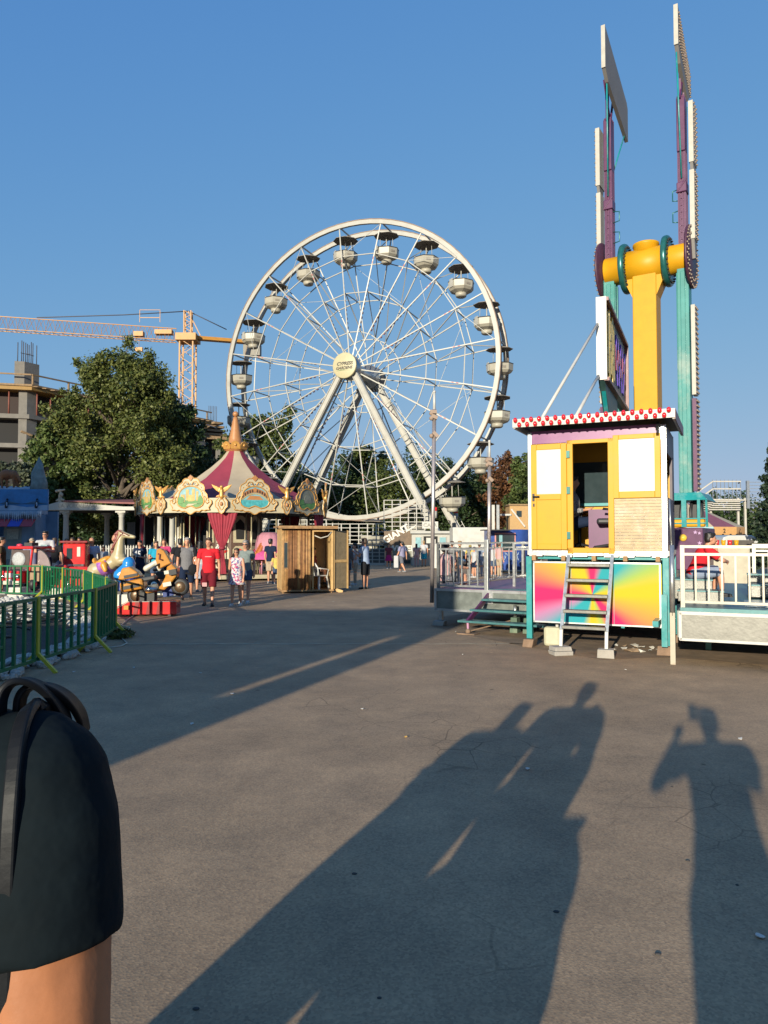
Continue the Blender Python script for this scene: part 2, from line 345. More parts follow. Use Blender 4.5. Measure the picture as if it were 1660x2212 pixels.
for k in range(N):
    g=gon if k==0 else dup(gon,parent=wheel)
    p=wp(1.1,angs[k],WR-.15)-V((WC.x,WC.y,.36)); yaw=-.4+.25*math.sin(k*2.3)
    g.matrix_basis=Matrix.Translation(p)@Matrix.Rotation(yaw,4,'Z')@Matrix.Rotation(.05*math.sin(k*1.7),4,'X')@Matrix.Scale(.95,4)
# hub
HM=frame(WC,WS,V((0,0,1)),WA*-1.0)
b=MB(); H3=Matrix((WS,V((0,0,1)),WA)).transposed()
b.lathe([(.55,-.9),(.95,-.7),(.95,-.45),(.5,-.4),(.5,2.7),(.95,2.75),(.95,3.05),(.6,3.1)],WC,20,H3); part(b,'axle',M_steel,wheel,True)
b=MB(); b.lathe([(.9,-1.35),(.97,-1.4),(.97,-1.54),(.93,-1.56)],WC,32,H3); hub=part(b,'hub_disc',M_hubface,wheel,True)
b=MB(); b.lathe([(.9,3.15),(.97,3.3),(.97,4.2),(.9,4.35)],WC,24,H3); part(b,'motor_drum',M_canopy,wheel,True)
fc=WC-WA*1.565
wtext('CYPRESS',.34,fc+V((0,0,.12))+WS*.03,WS,(0,0,1),M_signblack,hub,shear=.25,bold=.012)
wtext('GARDENS',.30,fc+V((0,0,-.20))+WS*-.02,WS,(0,0,1),M_signblack,hub,shear=.25,bold=.010)
b=MB(); pts=[fc+WS*x+V((0,0,-.40+.05*math.sin(x*3+2))) for x in [-.62+i*.1 for i in range(12)]]; b.tube(pts,[.008]+[.02+.012*math.sin(i*.5) for i in range(10)]+[.006],6,flat=.6); part(b,'swoosh',M_signgreen,hub,True)
# legs
def leg(t0,t1,side,w0=.62,w1=.62,hw=8.3):
    top=WC+WA*t0+WS*side*.45-V((0,0,.3)); ft=V((WC.x,WC.y,0))+WA*t1+WS*side*hw+V((0,0,.15))
    b=MB(); b.bar(top,ft,.50,.42,up=WA); u=(ft-top); 
    for e in (-1,1): b.bar(top+WS*.2*e-WA*.26,ft+WS*.2*e-WA*.26,.07,.05,up=WA)
    o=part(b,'leg',M_wheel,wheel,True,bevel=.03)
    if side>0 and t0>0:
        b=MB(); s=(ft-top).cross(WA).normalized()
        for e in (0,.3): b.bar(top+s*(.32+e)+u*.04,ft+s*(.32+e),.04)
        for q in range(34):
            p=top+u*(.06+q*.0275); b.bar(p+s*.32,p+s*.62,.025)
        part(b,'ladder',M_wheel,o,True)
for t0,t1 in ((-.95,-1.6),(3.15,3.9)):
    for sd_ in (-1,1): leg(t0,t1,sd_)
for sd_ in (-1,1):
    b=MB(); b.bar(V((WC.x,WC.y,.35))+WA*-1.8+WS*sd_*8.3,V((WC.x,WC.y,.35))+WA*4.1+WS*sd_*8.3,.5,.4); part(b,'base_beam',M_wheel,wheel,True)
b=MB(); b.bar(V((WC.x,WC.y,.32))+WA*1.2-WS*9,V((WC.x,WC.y,.32))+WA*1.2+WS*9,.8,.5); part(b,'cross_beam',M_wheel,wheel,True)
b=MB()       # red and white shock pads near the right feet
for (t,h) in ((-1.3,2.0),(3.6,2.0)):
    p=V((WC.x,WC.y,h+1.2))+WA*t+WS*7.0; b.m(0).cyl(p,p+V((0,0,.5)),.16,10); b.m(1).cyl(p+V((0,0,.5)),p+V((0,0,.75)),.17,10)
part(b,'damper',[M_wheel,M_red],wheel,True)
# ================================================================ bodies: one continuous surface grown from a jointed skeleton
def remesh(o,vox,smooth=4):
    r=o.modifiers.new('remesh','REMESH'); r.mode='VOXEL'; r.voxel_size=vox; r.use_smooth_shade=True
    s=o.modifiers.new('smooth','SMOOTH'); s.factor=.5; s.iterations=smooth
    return o
def L(a,b,t): return V(a).lerp(V(b),t)
CLOTH={}
def cloth(name,col,rough=.85,var=.12,scale=22): return mat('cloth_'+name,col,rough,0,var,scale,bump=.25,bscale=9,spec=.12)
M_hairs={'black':mat('hair_black',(.012,.010,.009),.5,0,.3,40),'brown':mat('hair_brown',(.06,.035,.02),.55,0,.3,40),'grey':mat('hair_grey',(.25,.22,.2),.6,0,.2,40),'bald':None,'blond':mat('hair_blond',(.25,.16,.07),.5,0,.2,40)}
M_eye=mat('eye_dark',(.02,.015,.012),.2); M_lip=mat('lips',(.36,.12,.09),.5)
def person(label,loc,yaw,h=1.75,group=None,skin=None,hair='black',longhair=False,top=None,topcol=None,sleeve=.55,bottom='shorts',botcol=None,botlen=.75,shoes=None,
           pose='stand',arms='hang',build=1.0,armk=1.0,hat=None,glasses=False,step=.0,female=False,lean=0.0,headturn=0.0,fine=1.0,seat_drop=None):
    """front faces local -Y (towards the camera at yaw 0); joints are laid out in units of body height"""
    skin=skin or M_skin; o=thing('person',label,'person',loc,yaw,group); k=h
    J={}; sh=.118*(.92 if female else 1)*build; hp=.058
    up=lambda x,y,z: V((x,y,z))
    if pose=='sit':
        J['pel']=up(0,.0,.0); hipz=0.0
    else: hipz=.52
    lv=V((0,-math.sin(lean),math.cos(lean)))
    pel=up(0,0,hipz) if pose!='sit' else up(0,0,.06)
    neck=pel+lv*.305; head=neck+lv*.05+up(0,-.012-.3*math.sin(lean)*.15,.055)
    sL=neck+up(-sh,0,-.022); sR=neck+up(sh,0,-.022)
    if pose=='sit':
        hL=pel+up(-hp,0,0);hR=pel+up(hp,0,0); kL=hL+up(-.02,-.245,.03);kR=hR+up(.02,-.245,.03); aL=kL+up(0,-.02+step,-.235);aR=kR+up(0,.03-step,-.235)
    else:
        hL=pel+up(-hp,0,-.02);hR=pel+up(hp,0,-.02)
        kL=hL+up(-.004,-step*.55,-.235);kR=hR+up(.004,step*.35-.01,-.235)
        aL=V((kL.x,kL.y-step*.25,.045));aR=V((kR.x,kR.y+step*.7,.045+abs(step)*.12))
    def fa(s,S):
        sg=-1 if s=='L' else 1
        if arms=='hang': e=S+up(sg*.03,.012-step*.3*sg,-.175); w_=e+up(sg*.004,-.04-step*.3*sg,-.145)
        elif arms=='crossed': e=S+up(sg*.035,-.03,-.165); w_=e+up(-sg*.15,-.075,.03+.012*sg)
        elif arms=='phone': e=S+up(sg*.02,-.05,-.155); w_=e+up(-sg*.055,-.135,.075)
        elif arms=='camera': e=S+up(sg*.06,-.13,-.12); w_=e+up(-sg*.10,-.06,.13)
        elif arms=='hold': e=S+up(sg*.03,0,-.17); w_=e+up(-sg*.03,-.13,.02)
        elif arms=='knees': e=S+up(sg*.01,-.13,-.12); w_=e+up(-sg*.05,-.12,-.015)
        elif arms=='chin': 
            e=S+up(sg*.0,-.14,-.11); w_=e+up(-sg*.04,.02,.13) if s=='R' else e+up(.11,-.06,-.015)
        elif arms=='out': e=S+up(sg*.10,-.02,-.12); w_=e+up(-sg*.03,-.09,-.1)
        return e,w_
    eL,wL=fa('L',sL); eR,wR=fa('R',sR)
    B=build; b=MB(Matrix.Scale(k,4))
    # trunk, neck, head in one skin
    ch=neck+lv*-.10; wa=pel+lv*.10
    b.ball(pel+up(0,.006,.0),(.088*B,.068*B,.07),14); b.ball(L(pel,wa,.6),(.078*B,.058*B,.08),14); b.ball(ch,(.096*B,.066*B,.10),14); b.cap(sL+up(.02,0,0),sR+up(-.02,0,0),.034*B,n=12)
    b.cap(neck-lv*.02,head-up(0,-.004,.01),.032,.031,12)
    Hm=Matrix.Rotation(headturn,3,'Z')
    def hp_(x,y,z): return head+Hm@V((x,y,z))
    b.ball(hp_(0,.006,.012),(.044,.054,.060),16,Hm); b.ball(hp_(0,-.014,-.022),(.034,.036,.042),14,Hm)
    b.cap(hp_(0,-.048,.004),hp_(0,-.058,-.014),.006,.0095,8)
    for sg in (-1,1): b.ball(hp_(sg*.045,.008,-.004),(.006,.011,.017),8,Hm)
    for S,E,W_,sg in ((sL,eL,wL,-1),(sR,eR,wR,1)):
        b.cap(S,L(S,E,.45),.029*B*min(armk,1.05),.0275*B*armk,14); b.cap(L(S,E,.4),E,.0275*B*armk,.022*B*armk,14); b.cap(E,L(E,W_,.3),.0225*B*armk,.024*B*armk,12); b.cap(L(E,W_,.25),W_,.024*B*armk,.0155*B*armk**.5,12)
        d=(W_-E).normalized(); sd_=d.cross(V((0,1,0))) if abs(d.y)<.9 else d.cross(V((0,0,1))); sd_=sd_.normalized(); nr=d.cross(sd_)
        pc=W_+d*.028; b.cap(W_,pc+d*.012,.014,.019,8); b.cap(pc-sd_*.011,pc+sd_*.011+d*.012,.013,n=8)
        for q,(of,ln) in enumerate(((-.0165,.040),(-.0055,.047),(.0055,.044),(.0165,.034))):
            f0=pc+sd_*of+d*.018; f1=f0+d*ln*.55+nr*.006*sg; f2=f1+d*ln*.42+nr*.014*sg; b.cap(f0,f1,.0056,.0052,6); b.cap(f1,f2,.0052,.0044,6)
        t0=pc-sd_*.014*1-d*.012; t1=t0+(d*.6-sd_*.8)*.02; t2=t1+d*.02; b.cap(t0,t1,.007,.006,6); b.cap(t1,t2,.006,.005,6)
    for H_,K_,A_,sg in ((hL,kL,aL,-1),(hR,kR,aR,1)):
        b.cap(H_,K_,.052*B,.033*B,12); b.cap(L(K_,A_,.0),L(K_,A_,.35),.031*B,.034*B,10); b.cap(L(K_,A_,.3),A_,.034*B,.019,10); fd=V((.0,-1,0)); 
        b.cap(A_+up(0,.012,-.022),A_+fd*.075+up(sg*.01,0,-.03),.019,.014,8)
    body=remesh(part(b,'body',skin,o),.0115*k/fine*1.0,3)
    # clothing, each a closed shell a little outside the body with clean hems
    def fr(b,a,c,ra,rb,n=14): b.tube([a,L(a,c,.5),c],[ra,(ra+rb)/2,rb],n)
    if top:
        b=MB(Matrix.Scale(k,4)); g=.009
        b.ball(ch,(.103*B,.076*B,.108),16); hem=-.035 if top!='tank' else -.01
        b.tube([pel+lv*hem,pel+lv*.05,wa,ch],[.104*B,.098*B,.092*B,.100*B],18,flat=.78,up=(0,1,0)); b.cap(sL+up(.03,0,0),sR+up(-.03,0,0),.042*B,n=12)
        b.cap(neck-lv*.045,neck-lv*.012,.05*B,.036,12)
        if sleeve>0:
            for S,E,W_ in ((sL,eL,wL),(sR,eR,wR)):
                s1=min(1,sleeve/.55) if sleeve<=.55 else 1
                ak=1+(armk-1)*.47; b.cap(S,S+(E-S)*.05,.041*B,n=14); b.ball(L(S,E,.09),.0385*B*ak,14); b.ball(L(S,E,.20),.0405*B*ak,14); b.ball(L(S,E,.36),.0405*B*ak,14); fr(b,L(S,E,.2),L(S,E,min(1,sleeve)),.0405*B*ak,(.039*B if sleeve<.9 else .031*B)*ak,18)
                if sleeve>1: fr(b,E,L(E,W_,sleeve-1),.032*B,.024*B); b.ball(E,.032*B,10)
        remesh(part(b,'shirt',topcol,o),.0115*k/fine,2 if fine<2 else 7)
    if bottom:
        b=MB(Matrix.Scale(k,4)); 
        b.tube([pel+lv*-.03,pel+lv*.05,pel+lv*.085],[.098*B,.095*B,.087*B],18,flat=.80,up=(0,1,0)); b.ball(pel+lv*-.01,(.098*B,.078*B,.07),16)
        if bottom in('shorts','trousers'):
            for H_,K_,A_ in ((hL,kL,aL),(hR,kR,aR)):
                e=L(H_,K_,min(botlen,1)); b.cap(H_,L(H_,K_,.2),.062*B,.06*B,12); fr(b,H_,e,.064*B,.056*B if bottom=='shorts' else .045*B)
                if bottom=='trousers': b.ball(K_,.042*B,12); fr(b,K_,L(K_,A_,.95),.042*B,.034*B)
        else:
            hem=pel+up(0,0,-.235*botlen-.02); b.tube([pel+up(0,0,.04),pel+up(0,0,-.06),hem],[.095*B,.115*B,.15*B*(.85+.3*botlen)],20,flat=.8,up=(0,1,0))
        remesh(part(b,'shorts' if bottom=='shorts' else ('trousers' if bottom=='trousers' else 'skirt'),botcol,o),.0115*k/fine,2)
    if shoes:
        for A_,sg in ((aL,-1),(aR,1)):
            b=MB(Matrix.Scale(k,4)); b.cap(A_+up(0,.014,-.022),A_+up(sg*.01,-.08,-.028),.025,.020,10); b.box(A_+up(sg*.005,-.035,-.042),(.046,.135,.012)); b.cyl(A_+up(0,.008,-.03),A_+up(0,.006,.0),.025,10)
            part(b,'shoe',shoes,o)
    hm=M_hairs.get(hair)
    if hm:
        b=MB(Matrix.Scale(k,4)); b.ball(hp_(0,.014,.024),(.049,.057,.056),16,Hm); b.ball(hp_(0,.03,.0),(.046,.042,.055),14,Hm); b.ball(hp_(.005,-.026,.052),(.036,.026,.022),10,Hm)
        for q in range(10):
            t=2*PI*q/10; b.ball(hp_(.036*math.cos(t),.014+.042*math.sin(t),.058),(.017,.017,.013),6,Hm)
        if longhair:
            b.cap(hp_(0,.034,0),hp_(0,.055,-.13),.042,.03,12); b.cap(hp_(-.03,.02,-.02),hp_(-.035,.03,-.11),.022,.014,8); b.cap(hp_(.03,.02,-.02),hp_(.035,.03,-.11),.022,.014,8)
        hmesh=remesh(part(b,'hair',hm,o),.008*k,2)
    for sg in (-1,1):
        if not glasses:
            part(MB(Matrix.Scale(k,4)).ball(hp_(sg*.0175,-.0455,.006),(.0062,.0035,.0036),8,Hm),'eye',M_eye,o)
    part(MB(Matrix.Scale(k,4)).ball(hp_(0,-.0475,-.033),(.0125,.0035,.0038),8,Hm),'mouth',M_lip,o)
    if glasses:
        b=MB(Matrix.Scale(k,4))
        for sg in (-1,1): b.ball(hp_(sg*.02,-.05,.006),(.017,.006,.0115),10,Hm); b.bar(hp_(sg*.034,-.046,.009),hp_(sg*.046,.012,.006),.004)
        b.bar(hp_(-.01,-.055,.009),hp_(.01,-.055,.009),.004); part(b,'sunglasses',M_black,o)
    if hat:
        b=MB(Matrix.Scale(k,4)); b.ball(hp_(0,.008,.04),(.053,.062,.046),16,Hm); b.tube([hp_(0,-.03,.042),hp_(0,-.07,.036),hp_(0,-.10,.03)],[.046,.042,.02],12,flat=.14,up=(0,0,1)); part(b,'cap',hat,o)
    o['j']=0; del o['j']
    return o,{n:v*k for n,v in dict(pel=pel,neck=neck,head=head,sL=sL,sR=sR,eL=eL,eR=eR,wL=wL,wR=wR,kL=kL,kR=kR,aL=aL,aR=aR,ch=ch).items()}
# ---------------------------------------------------------------- horses: facing local -Y, withers at about 1.0
def horse(parent,body,mane,sc=1.0,rear=0.0,legs='gallop',hoof=None,vox=.02,T=None):
    T=(T or Matrix.Identity(4))@Matrix.Rotation(-rear,4,'X')@Matrix.Scale(sc,4); b=MB(T)
    b.ball((0,.34,.02),(.185,.26,.21),14); b.ball((0,-.02,0),(.165,.36,.18),14); b.ball((0,-.34,.03),(.175,.21,.215),14)
    b.cap((0,-.40,.12),(0,-.62,.48),.155,.095,12); b.cap((0,-.62,.46),(0,-.70,.56),.095,.085,12)
    b.cap((0,-.68,.56),(0,-.90,.38),.088,.055,12); b.cap((0,-.88,.40),(0,-.96,.34),.055,.048,10)
    for s in (-1,1): b.cap((s*.045,-.66,.63),(s*.05,-.655,.73),.022,.006,6)
    if legs=='gallop':
        LG=[((-.10,-.40,-.08),(-.11,-.72,-.16),(-.11,-.66,-.42)),((.10,-.40,-.08),(.11,-.62,-.26),(.11,-.42,-.46)),((-.11,.42,-.06),(-.12,.50,-.38),(-.12,.74,-.62)),((.11,.42,-.06),(.12,.36,-.38),(.12,.60,-.66))]
    else:
        LG=[((-.10,-.40,-.08),(-.11,-.42,-.42),(-.11,-.40,-.80)),((.10,-.40,-.08),(.11,-.44,-.42),(.11,-.42,-.80)),((-.11,.42,-.06),(-.12,.36,-.34),(-.12,.46,-.80)),((.11,.42,-.06),(.12,.36,-.34),(.12,.46,-.80))]
    for a,c,d in LG:
        b.cap(a,c,.095,.052,10); b.cap(c,d,.050,.034,10)
    o=remesh(part(b,'horse_body',body,parent),vox*sc,4)
    b=MB(T)
    for i in range(9):
        t=i/8; p=V((0,-.66,.66)).lerp(V((0,-.30,.24)),t); b.cap(p+V((0,.02,0)),p+V((.03*(1 if i%2 else -1),.14,-.03-.08*t)),.04,.025,8)
    b.cap((0,-.68,.66),(0,-.76,.58),.03,.02,8); remesh(part(b,'mane',mane,parent),.016*sc,2); b=MB(T); b.tube([(0,.56,.1),(0,.72,.06),(0,.82,-.12),(0,.82,-.36)],[.04,.075,.08,.02],10)
    remesh(part(b,'tail',mane,parent),.016*sc,2)
    for a,c,d in LG:
        d=V(d); u=(d-V(c)).normalized(); part(MB(T).tube([d-u*.03,d+u*.06],[.042,.055],10),'hoof',hoof or M_black,parent)
    for s in (-1,1): part(MB(T).ball((s*.068,-.745,.545),(.016,.022,.02),8),'eye',M_eye,parent)
    return o
# ================================================================ carousel with painted boards and striped tent roof
M_cream=mat('carousel_cream',(.42,.36,.24),.5,var=.08,scale=3,dirt=(.24,.19,.12),dirt_amt=.4)
M_gold=mat('carousel_gold',(.52,.27,.07),.35,.25,var=.15,scale=12)
M_tentred=mat('tent_red',(.25,.03,.05),.7,var=.15,scale=1.2,dirt=(.20,.06,.10),dirt_amt=.5); M_tentcream=mat('tent_cream',(.42,.335,.225),.75,var=.1,scale=1.2)
M_curtain=mat('curtain_red',(.25,.018,.035),.75,var=.15,scale=6)
M_orange=mat('ornament_orange',(.38,.17,.06),.4,var=.1)
M_psky=mat('painted_sky',(.17,.33,.36),.5,var=.25,scale=5); M_pgreen=mat('painted_green',(.09,.22,.06),.5,var=.3,scale=7); M_pwater=mat('painted_water',(.06,.30,.32),.45,var=.3,scale=8); M_pstone=mat('painted_stone',(.45,.30,.09),.5,var=.25,scale=8); M_pdark=mat('painted_dark',(.05,.025,.015),.5); M_pbrown=mat('painted_brown',(.30,.13,.05),.5,var=.2); M_pgrey=mat('painted_grey',(.20,.20,.15),.5,var=.3,scale=4); M_pblue=mat('painted_blue_dots',(.10,.22,.34),.4)
M_pole=mat('pole_brass',(.50,.42,.26),.3,.5)
CX,CY,CR=-6.86,34.0,4.28
car=thing('carousel','round fairground carousel with red and cream tent roof and painted ornate boards','carousel',(CX,CY,0),R(11.4))
def cdir(th): return V((math.sin(th),-math.cos(th),0))
TH=[R(-7+36*k) for k in range(10)]; PC=[R(11+36*k) for k in range(10)]; AP=CR*math.cos(R(18))
b=MB(); b.lathe([(0,.10),(CR-.15,.10),(CR-.1,.12),(CR-.1,.24),(0,.24)],n=10,a0=R(-97),flatn=True); part(b,'platform',[mat('platform_boards',(.28,.19,.10),.7,var=.3)],car)
b=MB()
for k in range(10): p,q=cdir(TH[k])*(CR-.05),cdir(TH[(k+1)%10])*(CR-.05); b.bar(p+V((0,0,.17)),q+V((0,0,.17)),.06,.16)
part(b,'platform_edge',M_cream,car)
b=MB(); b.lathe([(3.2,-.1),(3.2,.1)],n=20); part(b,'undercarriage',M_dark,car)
# roof gores
for k in range(10):
    b=MB(); prof=[(.34,5.80),(.62,5.42),(1.1,4.98),(1.87,4.38),(2.7,3.92),(3.5,3.56),(4.15,3.32)]
    S=5
    def rp(i,j):
        r,z=prof[i]; t=TH[k]+(TH[(k+1)%10]-TH[k] if k<9 else R(36))*j/S; sag=1-.05*math.sin(PI*j/S)*(r/4); return cdir(t)*r*sag+V((0,0,z-.03*math.sin(PI*j/S)*r))
    vs=[rp(i,j) for i in range(7) for j in range(S+1)]; n0=len(vs); vs+=[p-V((0,0,.02)) for p in vs]; fs=[]
    for i in range(6):
        for j in range(S): a=i*(S+1)+j; fs.append((a,a+1,a+S+2,a+S+1)); fs.append((n0+a,n0+a+S+1,n0+a+S+2,n0+a+1))
    b.add(vs,fs,True); part(b,'roof_panel',M_tentcream if k%2==0 else M_tentred,car)
b=MB(); b.lathe([(.2,5.6),(.50,5.80),(.56,5.92),(.48,6.02),(.34,6.06),(.30,6.3),(.24,6.6),(.19,6.9),(.13,7.2),(.10,7.33),(.04,7.36)],n=16)
fin=part(b,'finial',M_orange,car)
for k in range(8):
    t=2*PI*k/8; b=MB(); b.prism([(-.2,0),(.2,0),(.22,.18),(.14,.3),(0,.36),(-.14,.3),(-.22,.18)],.05,frame(V((math.cos(t)*.47,math.sin(t)*.47,5.83)),V((-math.sin(t),math.cos(t),0)),V((math.cos(t)*.25,math.sin(t)*.25,.97)),V((math.cos(t),math.sin(t),-.25)))); b.ball((math.cos(t)*.56,math.sin(t)*.56,6.0),(.07,.07,.07),8); part(b,'crown_leaf',M_gold,fin)
b=MB(); b.ball((0,0,7.48),.135,16); part(b,'finial_ball',M_orange,fin)
for q in range(6): b=MB(); b.lathe([(.27-.033*q,6.22+.18*q),(.29-.033*q,6.26+.18*q),(.27-.033*q,6.30+.18*q)],n=14); part(b,'finial_ring',M_gold,fin)
# fascia boards, painted cartouches, winged figures
half=[(0,1.44),(.07,1.40),(.13,1.33),(.24,1.33),(.34,1.27),(.38,1.17),(.46,1.12),(.56,1.06),(.61,.95),(.60,.82),(.66,.74),(.73,.66),(.74,.54),(.80,.47),(.91,.42),(.93,.31),(.86,.23),(.80,.14),(.84,.05),(.72,.05),(.62,.02),(.50,.05),(.40,-.02),(.26,.0),(.16,-.04),(.08,-.10),(0,-.13)]
outline=half+[(-x,y) for x,y in reversed(half[1:-1])]
inner=[(0,1.02),(.16,1.0),(.30,.95),(.42,.86),(.50,.74),(.52,.62),(.58,.50),(.60,.36),(.54,.24),(.42,.16),(.24,.12),(.12,.18),(0,.22)]
inner=inner+[(-x,y) for x,y in reversed(inner[1:-1])]
def clipz(poly,lo,hi):      # keep the band of an outline between two heights
    for lim,sg in ((lo,1),(hi,-1)):
        out=[]
        for i in range(len(poly)):
            p,q=poly[i-1],poly[i]; a=sg*(p[1]-lim)>=0; c=sg*(q[1]-lim)>=0
            if a!=c: t=(lim-p[1])/(q[1]-p[1]); out.append((p[0]+(q[0]-p[0])*t,lim))
            if c: out.append(q)
        poly=out
    return poly
for k in range(10):
    d=cdir(PC[k]); tx=V((math.cos(PC[k]),math.sin(PC[k]),0)); z=V((0,0,1))
    p,q=cdir(TH[k])*CR,cdir(TH[(k+1)%10])*CR
    b=MB(); b.bar(p+V((0,0,3.07)),q+V((0,0,3.07)),.06,.48); b.bar(p+V((0,0,3.34)),q+V((0,0,3.34)),.09,.06); b.bar(p+V((0,0,2.81)),q+V((0,0,2.81)),.09,.05); fas=part(b,'fascia',M_cream,car)
    M=frame(d*(AP+.05)+V((0,0,2.84)),tx,z,d)
    b=MB(); b.prism(outline,.05,M); ct=part(b,'painted_board',M_cream,car)
    def tubeo(pts,r,off,close=True): return MB().tube([M@V((x,y,off)) for x,y in pts],r,6,closed=close)
    part(tubeo(outline,.024,.05),'gold_edge',M_gold,ct); part(tubeo(inner,.03,.06),'inner_edge',M_gold,ct)
    kind=k%4 if k not in (0,9,1) else {9:0,0:1,1:2}[k]
    b=MB(); b.m(0).prism(clipz(inner,.45,2),.012,frame(M@V((0,0,.05)),tx,z,d)); b.m(1).prism(clipz(inner,0,.45),.014,frame(M@V((0,0,.05)),tx,z,d))
    Mf=frame(M@V((0,0,.062)),tx,z,d)
    if kind==1:
        arc=[(x,.50+.26*(1-(x/.54)**2)) for x in [-.54+i*.09 for i in range(13)]]; b.m(2).prism(arc+[(x,y+.17) for x,y in reversed(arc)],.012,Mf)
        for i in range(11):
            if i==5: continue
            x=-.50+i*.1; y=.52+.26*(1-(x/.54)**2); b.m(3).prism([(x-.028,y),(x+.028,y),(x+.028,y+.09),(x,y+.12),(x-.028,y+.09)],.018,Mf)
        b.m(5).prism([(-.05,.80),(.05,.80),(.08,.92),(0,.98),(-.08,.92)],.02,Mf)
        b.m(4).prism([(x,y-.02) for x,y in arc]+[(x,y-.06) for x,y in reversed(arc)],.016,Mf)
        b.m(5).prism([(-.35,.47),(.35,.47),(.2,.62),(-.2,.64)],.009,Mf)
    elif kind==0:
        for x,y,w_,h_ in ((-.14,.52,.13,.36),(.13,.50,.13,.40),(-.34,.46,.18,.22),(.0,.48,.2,.18),(.30,.5,.1,.3)): b.m(4).prism([(x-w_/2,y-.08),(x+w_/2,y-.08),(x+w_/2,y+h_),(x-w_/2,y+h_)],.01+.001*abs(x),Mf)
        b.m(1).prism([(-.56,.3),(-.3,.34),(-.26,.5),(-.38,.6),(-.54,.55)],.02,Mf); b.m(1).prism([(.3,.3),(.56,.34),(.56,.5),(.42,.66),(.34,.5)],.02,Mf); b.m(6).prism([(-.2,.2),(.1,.24),(.42,.36),(.2,.3),(-.1,.3)],.02,Mf)
    else:
        b.m(4).prism([(-.3,.4),(.3,.4),(.26,.66),(.1,.82),(-.16,.72)],.012,Mf); b.m(1).prism([(-.56,.32),(-.2,.36),(-.3,.56),(-.5,.54)],.018,Mf)
    part(b,'painting',[M_psky if kind!=2 else M_pgrey,M_pwater if kind==1 else M_pgreen,M_pbrown,M_pdark,M_pstone if kind!=2 else M_pgrey,M_orange,M_cream],ct)
    part(MB().prism([(0,1.22),(.08,1.30),(.11,1.38),(.05,1.42),(0,1.48),(-.05,1.42),(-.11,1.38),(-.08,1.30)],.09,M),'crest',M_orange,ct)
    b=MB()
    for sg in (-1,1):
        pts=[M@V((sg*x,y,.07)) for x,y in ((.06,1.06),(.12,1.18),(.24,1.2),(.33,1.1),(.3,1.02),(.22,1.04))]; b.tube(pts,.02,6)
        pts=[M@V((sg*x,y,.07)) for x,y in ((.62,.6),(.7,.5),(.66,.38),(.74,.3),(.82,.36),(.78,.44))]; b.tube(pts,.022,6)
        for x,y in ((.2,1.12),(.36,1.06),(.48,.96),(.54,.84)): b.ball(M@V((sg*x,y,.06)),.022,6)
    b.m(1)
    for x,y in ((-.14,1.1),(.14,1.1),(-.28,1.04),(.28,1.04),(0,1.1)): b.ball(M@V((x,y,.06)),.03,6)
    part(b,'scrollwork',[M_gold,M_pblue],ct)
    # corner: shield and winged figure
    d=cdir(TH[k]); tx=V((math.cos(TH[k]),math.sin(TH[k]),0)); M=frame(d*(CR+.02)+V((0,0,2.72)),tx,z,d)
    b=MB(); sh_=[(0,0),(.10,.08),(.14,.2),(.24,.3),(.24,.5),(.14,.62),(.12,.72),(-.12,.72),(-.14,.62),(-.24,.5),(-.24,.3),(-.14,.2),(-.10,.08)]; b.m(0).prism(sh_,.06,M); b.m(1).tube([M@V((x,y,.06)) for x,y in sh_],.022,6,closed=True); b.tube([M@V((x*.55,.4+(y-.4)*.6,.07)) for x,y in sh_],.02,6,closed=True); b.m(2).ball(M@V((0,.4,.06)),(.07,.07,.09),8)
    og=part(b,'corner_shield',[M_cream,M_gold,M_orange],car)
    b=MB(); b.cap(M@V((0,.70,.06)),M@V((0,.95,.08)),.10,.07,8); b.ball(M@V((0,1.08,.09)),.075,8)
    for sg in (-1,1):
        w_=[(0,.85),(.10,.86),(.22,.94),(.34,1.06),(.42,1.20),(.30,1.16),(.20,1.12),(.08,1.06)]; b.prism([(sg*x,y) for x,y in (w_ if sg>0 else w_[::-1])],.06,M)
        b.cap(M@V((sg*.06,.74,.06)),M@V((sg*.2,.70,.06)),.05,.03,6)
    remesh(part(b,'winged_figure',M_gold,og),.018,2)
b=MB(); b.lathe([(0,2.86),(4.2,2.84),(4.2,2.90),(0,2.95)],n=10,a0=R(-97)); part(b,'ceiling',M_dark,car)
# middle drum with decorated panels
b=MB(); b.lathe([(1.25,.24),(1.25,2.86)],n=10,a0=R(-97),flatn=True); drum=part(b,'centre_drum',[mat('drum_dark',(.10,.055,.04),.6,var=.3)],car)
for k in range(10):
    d=cdir(PC[k]); tx=V((math.cos(PC[k]),math.sin(PC[k]),0)); M=frame(d*1.2+V((0,0,.3)),tx,z,d); b=MB()
    b.m(0).prism([(-.32,0),(.32,0),(.32,.95),(.2,1.1),(-.2,1.1),(-.32,.95)],.03,M); b.m(0).prism([(-.3,1.25),(.3,1.25),(.3,2.3),(.1,2.45),(-.1,2.45),(-.3,2.3)],.03,M); b.m(1).prism([(-.28,.9),(-.1,.78),(0,.7),(.1,.78),(.28,.9),(.1,.92),(0,.98),(-.1,.92)],.045,M); b.m(2).prism([(-.17,1.4),(.17,1.4),(.2,2.1),(0,2.3),(-.2,2.1)],.045,M)
    part(b,'drum_panel',[M_cream,M_red,M_dark],drum)
